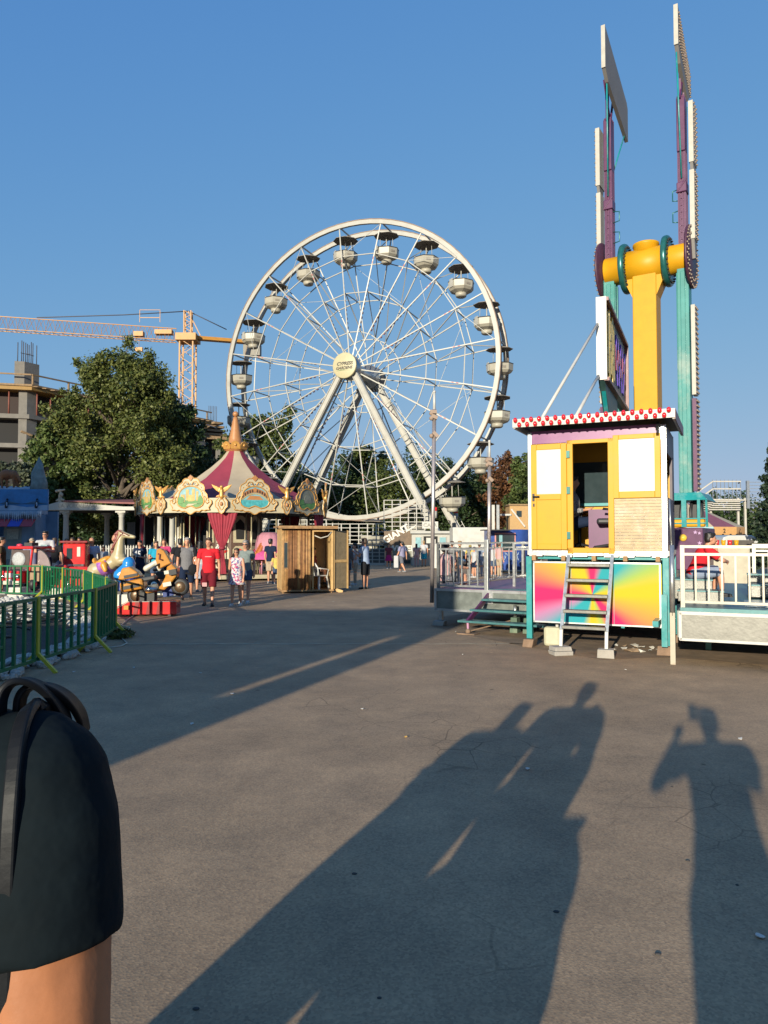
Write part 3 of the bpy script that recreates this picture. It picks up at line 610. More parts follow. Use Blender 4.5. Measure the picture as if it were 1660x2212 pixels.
# curtains tied at the corners
def curtain(th,spread=.62):
    d=cdir(th); tx=V((math.cos(th),math.sin(th),0)); b=MB()
    for sg in (-1,1):
        rows=[]; zs=[(2.84,1),(2.5,.86),(2.1,.62),(1.7,.40),(1.42,.20),(1.3,.14),(1.15,.17),(.8,.24),(.5,.30),(.30,.33)]; n=16; fr_=[];bk=[]
        for (zz,w_) in zs:
            for i in range(n+1):
                u=i/n; x=sg*u*w_*spread+ (0 if zz>1.3 else sg*-.02); wv=.028*math.sin(u*PI*9+zz*.6)*min(1,.4+w_); fr_.append(d*(CR-.22+wv+.03)+tx*x+V((0,0,zz))); bk.append(d*(CR-.22+wv-.01)+tx*x+V((0,0,zz)))
        o=len(fr_); fs=[]
        for r in range(len(zs)-1):
            for i in range(n): a=r*(n+1)+i; fs.append((a,a+1,a+n+2,a+n+1)); fs.append((o+a,o+a+n+1,o+a+n+2,o+a+1))
        b.add(fr_+bk,fs,True)
    b.lathe([(.10,1.28),(.14,1.32),(.14,1.36),(.10,1.40)],d*(CR-.22),10); c=part(b,'curtain',M_curtain,car)
for k in (0,2,4,6,8): curtain(TH[k])
# poles and animals
M_h=[mat('horse_chestnut',(.40,.12,.035),.35,var=.1,coat=.3),mat('horse_white',(.50,.48,.42),.35,var=.08,coat=.3),mat('horse_cream',(.46,.36,.20),.35,var=.08,coat=.3),mat('horse_grey',(.28,.30,.30),.35,var=.1,coat=.3)]
M_saddles=[mat('saddle_green',(.10,.30,.08),.4),mat('saddle_red',(.5,.03,.04),.4),mat('saddle_blue',(.04,.10,.4),.4),mat('saddle_orange',(.6,.25,.04),.4)]
for k in range(10):
    for rr,dth in ((3.55,0),(2.5,18)):
        th=TH[k]+R(dth); p=cdir(th)*rr; part(MB().cyl(p+V((0,0,.24)),p+V((0,0,2.86)),.03,8),'pole',M_pole,car)
for i,(k,rr,dth,hz) in enumerate([(0,3.55,9+9,.95),(1,3.55,24,.8),(8,3.55,18,1.0),(9,2.5,18,.9),(9,3.55,12,.75),(0,2.5,30,.8),(2,3.55,20,.9),(7,3.55,20,.95),(8,2.5,10,.8)]):
    th=TH[k]+R(dth); p=cdir(th)*rr; e=link('horse',None,car); e.matrix_basis=Matrix.Translation(p+V((0,0,hz)))@Matrix.Rotation(th+R(90),4,'Z'); MW[e.name]=e.matrix_basis.copy()
    horse(e,M_h[i%4],M_h[(i+2)%4] if i%4 else M_h[0],.82,rear=.12,vox=.024)
    part(MB().ball((0,0,.10),(.17,.2,.10),10),'saddle',M_saddles[i%4],e)
    part(MB().cyl((0,0,-hz+.24),(0,0,2.86-hz),.022,8),'pole',M_pole,e)
# pink teacup car with frilled cloth and bell canopy
e=link('teacup_seat',None,car); th=R(26); e.matrix_basis=Matrix.Translation(cdir(th)*3.3+V((0,0,.24)))@Matrix.Rotation(th,4,'Z'); MW[e.name]=e.matrix_basis.copy()
M_pink=mat('pink_cloth',(.42,.18,.23),.7,var=.1); M_hotpink=mat('pink_ruffle',(.45,.06,.20),.7,var=.25,scale=14)
b=MB(); n=36; prof=[(.30,1.75),(.48,1.6),(.56,1.3),(.58,.95)]; vs=[];fs=[]
for r,z_ in prof:
    for q in range(n): t=2*PI*q/n; rr=r*(1+.05*math.cos(12*t)); vs.append((rr*math.cos(t),rr*math.sin(t),z_))
for i in range(3):
    for q in range(n): fs.append((i*n+q,i*n+(q+1)%n,(i+1)*n+(q+1)%n,(i+1)*n+q))
fs.append(tuple(range(n))); b.add(vs,fs,True); part(b,'hood',M_pink,e)
b=MB(); vs=[];fs=[]
for r,z_ in ((.60,1.0),(.78,.85),(.86,.62)):
    for q in range(n): t=2*PI*q/n; rr=r*(1+.05*math.cos(9*t)); vs.append((rr*math.cos(t),rr*math.sin(t),z_))
for i in range(2):
    for q in range(n): fs.append((i*n+q,i*n+(q+1)%n,(i+1)*n+(q+1)%n,(i+1)*n+q))
fs.append(tuple(range(n))); b.add(vs,fs,True); part(b,'ruffle',M_hotpink,e)
for a in range(4): t=a*PI/2+.4; part(MB().cyl((.5*math.cos(t),.5*math.sin(t),0),(.5*math.cos(t),.5*math.sin(t),.8),.03,8),'leg',M_pink,e)
# ================================================================ swinging loop ride: yellow pylon, purple upper arms, teal lower arms
RC=V((7.4,20.6,0)); RE=V((.845,-.535,0)).normalized(); RN=V((-.535,-.845,0)).normalized(); Z=V((0,0,1))
M_gear=mat('flange_green',(.02,.12,.11),.3,.3,var=.2); M_board=mat('light_board',(.40,.375,.32),.5,var=.08,dirt=(.3,.25,.2),dirt_amt=.3); M_bgrey=mat('board_back_grey',(.17,.16,.15),.6,var=.1,scale=2); M_bulb=mat('bulb_dull',(.22,.17,.13),.3,var=.4,scale=30)
M_tealworn=mat('teal_worn',(.035,.21,.19),.38,var=.15,scale=2,dirt=(.28,.33,.28),dirt_amt=.85)
ride=thing('swing_ride','tall fairground swing ride, yellow pylon with purple arms raised and teal arms below','fairground ride',(RC.x,RC.y,0))
RM=frame(RC,RE,-RN,Z)           # local x along the axle, y away from the camera, z up
def RB(): return MB(RM)
AZ=9.42
b=RB(); b.box((0,0,(AZ-.2+.3)/2),(.64,.62,AZ-.5)); py=part(b,'pylon',M_yellow,ride,True,bevel=.03)
b=RB()
for s in (-1,1): b.add([(s*.32,-.25,AZ-.95),(s*.32,.25,AZ-.95),(s*.55,-.25,AZ-.42),(s*.55,.25,AZ-.42),(s*.32,-.25,AZ-.3),(s*.32,.25,AZ-.3)],[(0,2,4),(1,5,3),(0,1,3,2),(0,4,5,1),(2,3,5,4)])
part(b,'gusset',M_yellow,py,True)
HX=Matrix.Rotation(R(90),3,'Y')
b=RB(); b.lathe([(.39,-1.12),(.40,-1.1),(.40,-.52),(.47,-.5),(.47,.52),(.40,.54),(.40,1.1),(.39,1.12)],(0,0,AZ),28,HX); part(b,'axle',M_yellow,ride,True)
b=RB(); b.lathe([(.34,AZ+.3),(.34,AZ+.52),(.36,AZ+.54),(.36,AZ+.60),(.0,AZ+.66)],n=24); part(b,'axle_cap',M_yellow,ride,True)
for t in (-.56,.58):
    b=RB(); b.lathe([(.5,t-.08),(.68,t-.07),(.70,t-.03),(.70,t+.03),(.68,t+.07),(.5,t+.08)],(0,0,AZ),36,HX)
    fl=part(b,'flange',M_gear,ride,True); b=RB()
    for q in range(28): a=2*PI*q/28; b.cyl((t+.07,.60*math.cos(a),AZ+.60*math.sin(a)),(t+.12,.60*math.cos(a),AZ+.60*math.sin(a)),.025,6)
    part(b,'bolt_ring',M_black,fl,True,stuff=True)
def bulbrow(b,x,y,z0,z1,n,dx=.05):
    for q in range(n): z=z0+(z1-z0)*(q+.5)/n; b.ball((x+dx,y,z),.032,6)
for s in (-1,1):
    t=s*1.0; out=s*.2
    # upper arm: ribbed purple mast
    b=RB(); b.box((t,0,(AZ+.25+13.9)/2),(.15,.24,13.9-AZ-.25))
    for yy in (-.13,-.045,.045,.13): b.bar((t-.09,yy,AZ+.2),(t-.09,yy,13.9),.035); b.bar((t+.09,yy,AZ+.2),(t+.09,yy,13.9),.035)
    for xx in (-.05,.02,.06): b.bar((t+xx,-.14,AZ+.2),(t+xx,-.14,13.9),.03)
    for q in range(22): b.bar((t-.1,-.135,AZ+.5+.19*q),(t+.1,-.135,AZ+.5+.19*q),.022)
    up_=part(b,'upper_arm',M_purple,ride,True)
    b=RB(); b.box((t,-.05,13.1),(.22,.3,1.5)); part(b,'arm_box',M_purple,up_,True,bevel=.02)
    b=RB()
    for yy in (-.25,.25): b.bar((t,yy*.5,13.8),((t+(-.8 if s<0 else 1.05))/2,yy*1.4,15.2),.05); b.bar((t,-yy,13.8),(t+out*.5,yy*.4,15.1),.04)
    part(b,'arm_strut',M_purple,up_,True)
    b=RB(); b.box((t,-.03,11.35),(.26,.34,.28)); b.bar((t-.14,-.2,11.2),(t+.14,-.2,11.55),.04); part(b,'arm_joint',M_purple,up_,True,bevel=.03)
    for q,zz in enumerate((10.25,10.85) if s<0 else (10.45,11.05)):
        b=RB(); b.tube([(t-s*.1,0,zz),(t-s*.27,0,zz+.03),(t-s*.27,0,zz+.30),(t-s*.1,0,zz+.33)],.016,6); part(b,'rung',M_gear,up_,True)
    for x0,y0,z0,x1,y1,z1 in ((t,-.16,11.6,-.80 if s<0 else 1.05,-.9,14.7),(t,.16,12.2,-.80 if s<0 else 1.05,1.0 if s<0 else .5,13.9)):
        part(RB().tube([(x0,y0,z0),(x1,y1,z1)],.022,6),'brace_rod',M_teal,up_,True)
    # light boards on the outer side
    for (z0,z1,w_) in ((11.95,13.65,.50),(9.85,11.75,.42)):
        b=RB(); x=t+s*.27; b.m(0).box((x,0,(z0+z1)/2),(.12,w_,z1-z0)); b.m(1).add([(x-.04,-w_/2+.02,z0),(x+.04,-w_/2+.02,z0),(x+.04,w_/2-.02,z0),(x-.04,w_/2-.02,z0),(x-.04,-.05,z0-.5),(x+.04,-.05,z0-.5),(x+.04,.05,z0-.5),(x-.04,.05,z0-.5)],[(0,1,2,3),(4,5,6,7),(0,1,5,4),(1,2,6,5),(2,3,7,6),(3,0,4,7)])
        bo=part(b,'light_board',[M_board,M_bgrey],ride,True); b=RB()
        for yy in (-.18,0,.18): bulbrow(b,x,yy*w_/.5,z0,z1,int((z1-z0)/.13),s*.075)
        part(b,'bulb_strip',M_bulb,bo,True,stuff=True)
    # top plate: slanting board
    x=-.80 if s<0 else 1.05; pl=[(-1.2,15.95),(1.1,14.9),(1.2,14.75),(1.2,13.75),(-.9,14.5),(-1.2,14.75)] if s<0 else [(-.9,16.0),(.75,15.1),(.95,14.5),(.4,14.0),(-.6,14.55),(-.9,14.9)]
    b=RB(); n_=len(pl); vs=[(x-.05,y,z_) for y,z_ in pl]+[(x+.05,y,z_) for y,z_ in pl]; b.add(vs,[tuple(range(n_)),tuple(range(2*n_-1,n_-1,-1))]+[(i,(i+1)%n_,n_+(i+1)%n_,n_+i) for i in range(n_)])
    tp=part(b,'top_board',M_bgrey,ride,True); b=RB(); b.box((x,-1.215 if s<0 else -.915,15.35 if s<0 else 15.45),(.11,.03,1.2 if s<0 else 1.1)); part(b,'board_edge',M_board,tp,True)
    b=RB()
    for q in range(22):
        f=q/21; y=(-1.1+2.2*f) if s<0 else (-.8+1.55*f); zt=15.85-1.0*f if s<0 else 15.9-.95*f; zb=14.85-.9*f if s<0 else 14.95-.7*f
        for g in range(6): b.ball((x+s*.06,y,zb+(zt-zb)*(g+.5)/6),.03,5)
    part(b,'bulb_strip',M_bulb,tp,True,stuff=True)
    # hub disc with bulbs
    b=RB(); b.lathe([(0,s*1.14),(.84,s*1.15),(.86,s*1.19),(.84,s*1.22),(0,s*1.23)],(0,0,AZ),36,HX); hd=part(b,'hub_disc',mat('disc_maroon',(.06,.02,.04),.5,var=.2),ride,True); b=RB()
    for rr,nn in ((.82,36),(.64,28)):
        for q in range(nn): a=2*PI*q/nn; b.ball((s*1.235,rr*math.cos(a),AZ+rr*math.sin(a)),.03,5)
    part(b,'bulb_ring',M_bulb,hd,True,stuff=True)
    # lower arm
    b=RB(); b.box((t,0,(2.95+AZ-.25)/2),(.30,.42,AZ-.25-2.95)); b.box((t,-.23,5.9),(.12,.05,6.2)); b.box((t-s*.16,-.12,5.9),(.04,.1,6.2)); b.box((t-s*.16,.12,5.9),(.04,.1,6.2)); lo=part(b,'lower_arm',M_tealworn,ride,True,bevel=.015)
    for (z0,z1) in ((5.6,8.05),(3.0,5.5)):
        b=RB(); x=t+s*.24; b.box((x,0,(z0+z1)/2),(.1,.36,z1-z0)); bo=part(b,'light_board',M_board if z0>5 else M_purple,ride,True); b=RB()
        for yy in (-.14,0,.14): bulbrow(b,x,yy,z0,z1,int((z1-z0)/.13),s*.065)
        part(b,'bulb_strip',M_bulb,bo,True,stuff=True)
# gondola of twin seats, station box, rods
gd=link('gondola',None,ride)
M_seat=mat('seat_black',(.02,.02,.022),.5,var=.3)
M_star=mat('star_lilac',(.40,.25,.42),.4); M_lampy=mat('amber_lens',(.65,.40,.05),.2)
for c in (-1.78,-.36,1.06):
    b=RB(); y0=-.85
    b.add([(c-.56,y0-.02,2.72),(c+.56,y0-.02,2.72),(c+.56,y0+1.5,2.72),(c-.56,y0+1.5,2.72),(c-.40,y0+.06,2.92),(c+.40,y0+.06,2.92),(c+.40,y0+1.4,2.92),(c-.40,y0+1.4,2.92)],[(0,3,2,1),(4,5,6,7),(0,1,5,4),(1,2,6,5),(2,3,7,6),(3,0,4,7)]); part(b,'hood',M_teal,gd,True)
    b=RB()
    for x,w_ in ((-.36,.07),(0,.12),(.36,.07)): b.bar((c+x,y0,2.02),(c+x,y0,2.74),w_,.06,up=(0,1,0))
    for x in (-.54,.54): b.bar((c+x,y0+.1,2.02),(c+x,y0+.02,2.74),.05)
    for z_ in (2.12,2.24): b.bar((c-.54,y0+.02,z_),(c+.54,y0+.02,z_),.03)
    part(b,'cage',M_teal,gd,True)
    for x in (-.25,.25):
        b=RB(); b.box((c+x,y0+.5,2.4),(.36,.14,.66),taper=.7); b.box((c+x,y0+.36,2.1),(.36,.4,.14)); b.tube([(c+x-.12,y0+.4,2.7),(c+x-.13,y0+.24,2.5),(c+x-.12,y0+.22,2.2)],.04,8); b.tube([(c+x+.12,y0+.4,2.7),(c+x+.13,y0+.24,2.5),(c+x+.12,y0+.22,2.2)],.04,8); part(b,'seat',M_seat,gd,True,bevel=.03)
    b=RB(); b.box((c,y0+.14,2.13),(.98,.2,.22)); part(b,'tub_front',M_yellow,gd,True,bevel=.05)
b=RB(); b.box((-.45,.2,1.45),(3.9,2.0,1.1)); st=part(b,'station_base',M_purple,ride,True,bevel=.02)
b=RB(); b.lathe([(.10,0),(.09,.04),(.05,.07),(0,.08)],(1.02,-.80,1.74),16,Matrix.Rotation(R(90),3,'X')); part(b,'amber_lamp',M_lampy,st,True)
for x,z_,r_ in ((.2,1.86,.03),(1.32,1.88,.06),(1.42,1.86,.05),(1.42,1.6,.06),(.6,1.9,.03),(.9,1.95,.025)):
    pts=[(r_*(1 if q%2==0 else .4)*math.sin(q*PI/5),r_*(1 if q%2==0 else .4)*math.cos(q*PI/5)) for q in range(10)]
    part(MB().prism(pts,.012,RM@frame((x,-.803,z_),(1,0,0),(0,0,1),(0,-1,0))),'star',M_star,st,True)
for x in (-2.2,1.4):
    for y in (-.7,1.1): b=RB(); b.box((x,y,.45),(.16,.16,.9)); part(b,'base_leg',M_teal,ride,True)
# name board standing edge-on, seen from its dark lettered side
M_sigbk=mat('sign_panel_dark',(.035,.02,.022),.5,var=.5,scale=6); M_sigfr=mat('sign_frame_maroon',(.16,.05,.05),.45); M_sigyl=mat('sign_letters_yellow',(.62,.40,.03),.4); M_sigpu=mat('sign_letters_violet',(.12,.07,.42),.4); M_sigpk=mat('sign_letters_pink',(.45,.10,.18),.4)
sA=V((4.38,14.5,0)); sB=V((5.98,18.15,0)); sd_=(sB-sA).normalized(); sn=V((sd_.y,-sd_.x,0))
sg=thing('name_board','tall ride name board with white edge, dark face and yellow and violet letters','sign',(sA.x,sA.y,0)); SM=frame(sA,sd_,-sn,Z); SL=(sB-sA).length
b=MB(SM); b.box((SL/2,.08,5.67),(SL,.14,1.60)); part(b,'board',M_sigbk,sg,True)
b=MB(SM); b.box((-.02,.07,5.68),(.03,.20,1.66)); part(b,'white_edge',M_white,sg,True)
b=MB(SM); b.bar((0,-.02,6.47),(SL,-.02,6.47),.10,.07); b.bar((0,-.02,4.87),(SL,-.02,4.87),.10,.07); b.bar((SL-.04,-.02,4.87),(SL-.04,-.02,6.47),.1,.07); part(b,'frame',M_sigfr,sg,True)
b=MB(SM)
for q,(x,hh) in enumerate(((.35,.62),(.62,.72),(.88,.56),(1.12,.70),(1.36,.6))):
    b.box((x,-.005,5.68),(.17,.03,hh*2)); b.box((x+.07*(1 if q%2 else -1),-.012,5.68+.2*(q%3-1)),(.22,.02,.13))
part(b,'yellow_letters',M_sigyl,sg,True)
for q in range(14):
    x=1.7+q*.15; b=MB(SM); b.box((x,-.004,5.68+.32*math.sin(q*2.1)),(.10,.03,.55),Matrix.Rotation(.35*(1 if q%2 else -1),3,'Y')); part(b,'violet_letter' if q%3 else 'pink_letter',M_sigpu if q%3 else M_sigpk,sg,True)
part(MB(SM).bar((.1,.07,4.85),(1.55,.07,3.4),.08),'brace',M_teal,sg,True)
for x in (1.6,SL-.2): part(MB(SM).bar((x,.07,4.85),(x,.07,1.0),.08),'support',M_teal,sg,True)
b=MB(SM); b.add([(0.0,.02,4.84),(2.2,.02,4.84),(2.2,.02,3.9),(1.5,.02,3.7),(0,.14,4.84),(2.2,.14,4.84),(2.2,.14,3.9),(1.5,.14,3.7)],[(0,1,2,3),(7,6,5,4),(0,4,5,1),(1,5,6,2),(2,6,7,3),(3,7,4,0)]); part(b,'lower_panel',mat('sign_lower_green',(.03,.07,.06),.5,var=.4,scale=3),sg,True)
for (X0,Y0,X1,Y1) in ((1172,902,1291,700),(1243,902,1293,812)):
    part(MB().tube([P(X0,Y0,12.6),P(X1,Y1,14.45)],.028,8),'stay_rod',M_white,sg,True)
# thin festoon pole behind the pylon
b=MB(); b.tube([V((8.35,22.5,1)),V((8.35,22.5,8.4))],.045,8); b.ball((8.2,22.5,7.7),.08,8); b.bar((8.2,22.5,7.7),(8.35,22.5,7.7),.04)
single(b,'festoon_pole',mat('pinkish_pole',(.45,.30,.30),.5),'thin pinkish pole standing behind the yellow pylon','pole',loc=(8.35,22.5,1))
# ================================================================ ticket cabin on a stand
C0=V((2.31,11.8,0)); CU=V((.905,-.425,0)).normalized(); CV=V((.425,.905,0)).normalized(); CWD=2.07
CM=frame(C0,CU,CV,Z)
def CB(): return MB()
cab=thing('ticket_cabin','raised yellow ticket cabin with open door, rainbow panel and red roof bulbs','cabin',M=CM)
M_trimalu=mat('bright_trim',(.55,.55,.54),.3,.7,var=.12,scale=5)
M_frost=mat('frosted_pane',(.62,.59,.50),.22,var=.05,scale=2,coat=.4)
M_ywood=mat('slatted_wood',(.36,.25,.12),.45,var=.3,scale=9,dirt=(.46,.41,.3),dirt_amt=.8)
M_pband=mat('purple_band',(.20,.05,.17),.35,var=.12,scale=2,dirt=(.30,.17,.24),dirt_amt=.45)
Wd=CWD; D_=1.55
b=CB()   # walls in pieces round the doorway
b.box((.31,.02,2.44),(.62,.04,1.94)); b.box((1.28+.36,.02,2.0-.08),(.78,.04,.84)); b.box((.97,.02,3.30),(.70,.04,.22)); b.box((1.64,.02,3.30),(.86,.04,.22)); b.box((2.04,.02,2.44),(.06,.04,1.94)); b.box((1.28,.02,2.44),(.08,.04,1.94))
b.box((.02,D_/2+.03,2.44),(.04,D_,1.94))
part(b,'wall',M_trimalu,cab)
b=CB()
b.box((Wd/2,D_-.02,1.9),(Wd,.04,.86)); b.box((Wd/2,D_-.02,3.22),(Wd,.04,.38)); b.box((.2,D_-.02,2.68),(.4,.04,.7)); b.box((Wd-.35,D_-.02,2.68),(.7,.04,.7)); part(b,'rear_wall',M_yellow,cab)

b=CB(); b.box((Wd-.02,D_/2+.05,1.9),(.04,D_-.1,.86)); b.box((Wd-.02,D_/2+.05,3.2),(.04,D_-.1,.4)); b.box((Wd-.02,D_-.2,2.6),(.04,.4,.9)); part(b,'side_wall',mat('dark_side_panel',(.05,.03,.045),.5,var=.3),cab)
b=CB(); b.box((Wd/2,D_/2,1.49),(Wd+.04,D_+.02,.07)); part(b,'floor',M_trimalu,cab)
b=CB()
for q in range(9): b.box((.12+q*.23,-.02,1.47+.012*math.sin(q*2)),(.21,.05,.07))
part(b,'sill_trim',M_trimalu,cab)
b=CB(); b.box((.7,D_-.05,2.68),(1.0,.015,.72)); part(b,'rear_window',M_glass,cab)
b=CB(); b.bar((.35,D_-.08,2.30),(1.45,D_-.08,2.30),.06,.05); b.bar((1.38,D_-.08,2.3),(1.38,D_-.08,3.0),.06,.05); part(b,'rear_window_frame',M_teal,cab)
for x in (.03,2.03): b=CB(); b.box((x,-.012,2.44),(.07,.03,1.92)); part(b,'corner_trim',M_trimalu,cab,bevel=.008)
b=CB(); b.box((1.0,-.012,3.315),(1.90,.02,.20)); part(b,'purple_band',M_pband,cab)
# doorway frame
b=CB(); b.box((.665,-.03,2.36),(.09,.06,1.76)); b.box((1.28,-.03,2.36),(.085,.06,1.76)); b.box((.97,-.03,3.21),(.70,.06,.06)); b.box((.97,-.03,1.53),(.70,.06,.08)); part(b,'door_frame',M_yellow,cab,bevel=.006)
# open leaf folded back against the wall
dr=link('door',None,cab)
b=CB(); b.box((.105,-.06,2.37),(.09,.05,1.66)); b.box((.575,-.06,2.37),(.09,.05,1.66)); b.box((.34,-.06,3.155),(.38,.05,.09)); b.box((.34,-.06,2.365),(.38,.05,.09)); b.box((.34,-.06,1.585),(.38,.05,.09)); part(b,'leaf_frame',M_yellow,dr,bevel=.006)
b=CB(); b.box((.34,-.055,1.975),(.38,.03,.69)); part(b,'lower_panel',M_yellow,dr)
b=CB(); b.box((.34,-.055,2.76),(.38,.03,.70)); part(b,'pane',M_frost,dr)
b=CB(); b.tube([(.10,-.085,2.37),(.10,-.12,2.37),(.20,-.12,2.37)],.013,8); b.box((.10,-.088,2.36),(.035,.012,.12)); b.box((.105,-.088,2.24),(.025,.012,.05)); part(b,'handle',M_black,dr)
for z_ in (3.02,2.46,1.76): b=CB(); b.box((.645,-.075,z_),(.05,.04,.11)); part(b,'hinge',M_gear,dr)
# window and slatted panel
b=CB(); b.box((1.355,-.03,2.80),(.085,.06,.96)); b.box((1.95,-.03,2.80),(.085,.06,.96)); b.box((1.652,-.03,3.245),(.51,.06,.07)); b.box((1.652,-.03,2.37),(.51,.06,.10)); wf=part(b,'window_frame',M_yellow,cab,bevel=.006)
b=CB(); b.box((1.652,-.035,2.815),(.51,.02,.79)); part(b,'window_pane',M_frost,wf)
b=CB()
for q in range(17): b.box((1.66,-.012-.004*(q%3==0),1.545+q*.0475),(.69,.025,.043))
part(b,'slatted_panel',M_ywood,cab)
# roof with two rows of red bulbs
b=CB(); b.box((Wd/2,.62,3.56),(Wd+.24,2.0,.03)); b.box((Wd/2,-.37,3.51),(Wd+.30,.03,.13)); b.box((Wd+.13,.62,3.50),(.03,1.95,.14)); b.box((-.13,.62,3.50),(.03,1.95,.14)); rf=part(b,'roof',M_white,cab)
b=CB(); b.box((Wd+.15,.62,3.50),(.012,1.98,.15)); part(b,'side_trim',M_sigfr,rf)
b=CB(); b.box((Wd/2,.62,3.52),(Wd+.2,1.9,.03)); b.bar((Wd-.1,-.3,3.3),(Wd-.1,-.05,3.42),.04); part(b,'soffit',M_black,rf)
M_redbulb=mat('red_bulb',(.55,.012,.02),.15,var=.1,coat=.6)
bm0=MB().ball((0,0,0),(.033,.033,.042),10).mesh('bulb',M_redbulb)
for r_ in (0,1):
    for q in range(19-r_):
        o=link('bulb',bm0,rf); o.location=(-.10+q*.1245+r_*.062,-.41,3.555-.075*r_)
# things inside
b=CB(); b.box((1.12,.62,1.85),(.5,.5,.64)); b.box((.40,.55,1.78),(.35,.4,.5)); b.box((.85,D_-.25,2.18),(1.0,.35,.05)); part(b,'counter',mat('purple_panel',(.10,.018,.085),.4,var=.15),cab)
def office_chair(x,y,rz,label):
    o=thing('office_chair',label,'chair',M=CM@Matrix.Translation((x,y,1.53))@Matrix.Rotation(rz,4,'Z'))
    b=MB(); b.box((0,0,.45),(.42,.42,.09)); part(b,'seat',M_seat,o,bevel=.03)
    b=MB(); b.box((0,.21,.80),(.40,.07,.52),taper=.85); part(b,'backrest',M_seat,o,bevel=.03)
    b=MB(); b.cyl((0,0,.08),(0,0,.42),.03); b.bar((0,.2,.42),(0,.22,.6),.05); part(b,'column',M_black,o)
    for k in range(5): t=2*PI*k/5; b=MB(); b.bar((0,0,.09),(.26*math.cos(t),.26*math.sin(t),.05),.035); b.ball((.26*math.cos(t),.26*math.sin(t),.03),.03,8); part(b,'foot',M_black,o)
    for s in (-1,1): b=MB(); b.tube([(s*.22,.05,.45),(s*.25,.05,.62),(s*.25,-.12,.64)],.02,6); part(b,'armrest',M_black,o)
office_chair(1.22,.30,R(-80),'black office chair seen at the right side of the open cabin doorway')
office_chair(.62,.95,R(120),'black office chair deep inside the cabin behind the seated attendant')
# stand: legs, rainbow panel
for x,y in ((.0,.03),(Wd-.03,.03),(.0,D_),(Wd-.03,D_)): b=CB(); b.box((x,y,.78),(.09,.09,1.30)); part(b,'leg',M_teal,cab,bevel=.006)
b=CB(); b.bar((.0,.05,.36),(0,D_,.36),.06); b.bar((Wd-.03,.05,.36),(Wd-.03,D_,.36),.06); b.bar((Wd-.03,.05,.45),(Wd-.03,D_,1.2),.05); b.box((Wd/2,.10,1.41),(Wd,.10,.04)); b.box((Wd/2,D_,1.0),(Wd,.05,.8)); part(b,'stand_frame',M_teal,cab)
for q in range(5): b=CB(); b.box((.1+q*.46,.3,1.41),(.06,.8,.08)); part(b,'floor_joist',M_wood,cab)
def rainbow():
    m=bpy.data.materials.new('rainbow_print'); m.use_nodes=True; n,l,b=nodes_of(m); tc=n.new('ShaderNodeTexCoord'); sp=n.new('ShaderNodeSeparateXYZ'); l.new(tc.outputs['Object'],sp.inputs[0])
    def mth(op,a,c): x=n.new('ShaderNodeMath'); x.operation=op; (l.new(a,x.inputs[0]) if not isinstance(a,(int,float)) else setattr(x.inputs[0],'default_value',a)); (l.new(c,x.inputs[1]) if not isinstance(c,(int,float)) else setattr(x.inputs[1],'default_value',c)); return x.outputs[0]
    an=mth('ARCTAN2',mth('SUBTRACT',sp.outputs[2],.85),mth('SUBTRACT',sp.outputs[0],.98)); fr_=mth('MULTIPLY_ADD',an,1/(2*PI)); fr_=mth('FRACT',mth('ADD',mth('MULTIPLY',an,1/(2*PI)),1.0),0)
    r=n.new('ShaderNodeValToRGB'); l.new(fr_,r.inputs[0]); e=r.color_ramp.elements
    Y=(0.485,0.353,0.009,1); T_=(0.014,0.257,0.296,1); PK=(0.542,0.009,0.093,1); OR=(0.542,0.200,0.055,1); LG=(0.257,0.353,0.070,1); LI=(0.353,0.149,0.274,1)
    st=[(0,Y),(.03,Y),(.07,LG),(.125,T_),(.19,T_),(.235,PK),(.265,PK),(.30,Y),(.36,Y),(.43,OR),(.485,PK),(.52,PK),(.56,LI),(.61,T_),(.70,T_),(.74,Y),(.765,Y),(.80,LG),(.835,PK),(.88,PK),(.93,OR),(1,Y)]
    e[0].position=st[0][0]; e[0].color=st[0][1]; e[1].position=1; e[1].color=st[-1][1]
    for p,c in st[1:-1]: q=e.new(p); q.color=c
    l.new(r.outputs[0],b.inputs['Base Color']); b.inputs['Roughness'].default_value=.6; b.inputs['Specular IOR Level'].default_value=.2; return m
b=CB(); b.box((Wd/2,.0,.872),(Wd-.17,.025,.92)); rp_=part(b,'rainbow_panel',rainbow(),cab)
b=CB(); b.bar((.07,-.005,1.34),(Wd-.10,-.005,1.34),.035,.022); b.bar((.07,-.005,.405),(Wd-.10,-.005,.405),.035,.022); b.bar((.08,-.005,.40),(.08,-.005,1.34),.035,.022); b.bar((Wd-.11,-.005,.40),(Wd-.11,-.005,1.34),.035,.022); part(b,'panel_frame',M_trimalu,rp_)
b=CB(); b.bar((1.42,.05,.36),(1.42,.05,1.35),.05); b.box((.66,-.013,.872),(.008,.004,.92)); b.box((1.30,-.013,.872),(.008,.004,.92)); part(b,'panel_batten',M_teal,rp_)
# ladder
lad=thing('ladder','aluminium step ladder leaning against the cabin door sill','ladder',M=CM)
for s,x in ((0,.64),(1,1.29)):
    x2=x-.02+.0*s; b=CB(); b.bar((x,-.06,1.46),(x2,-.56,.36),.035,.05,up=(1,0,0)); part(b,'rail',M_steel,lad)
    b=CB(); b.bar((x2,-.56,.36),(x2,-.60,.12),.045); part(b,'foot',M_white,lad)
for q in range(5): f=.14+q*.205; b=CB(); b.box((.955-.01*f,-.06-.50*f,1.46-1.10*f),(.63,.14,.045)); part(b,'tread',M_alu,lad,bevel=.006)
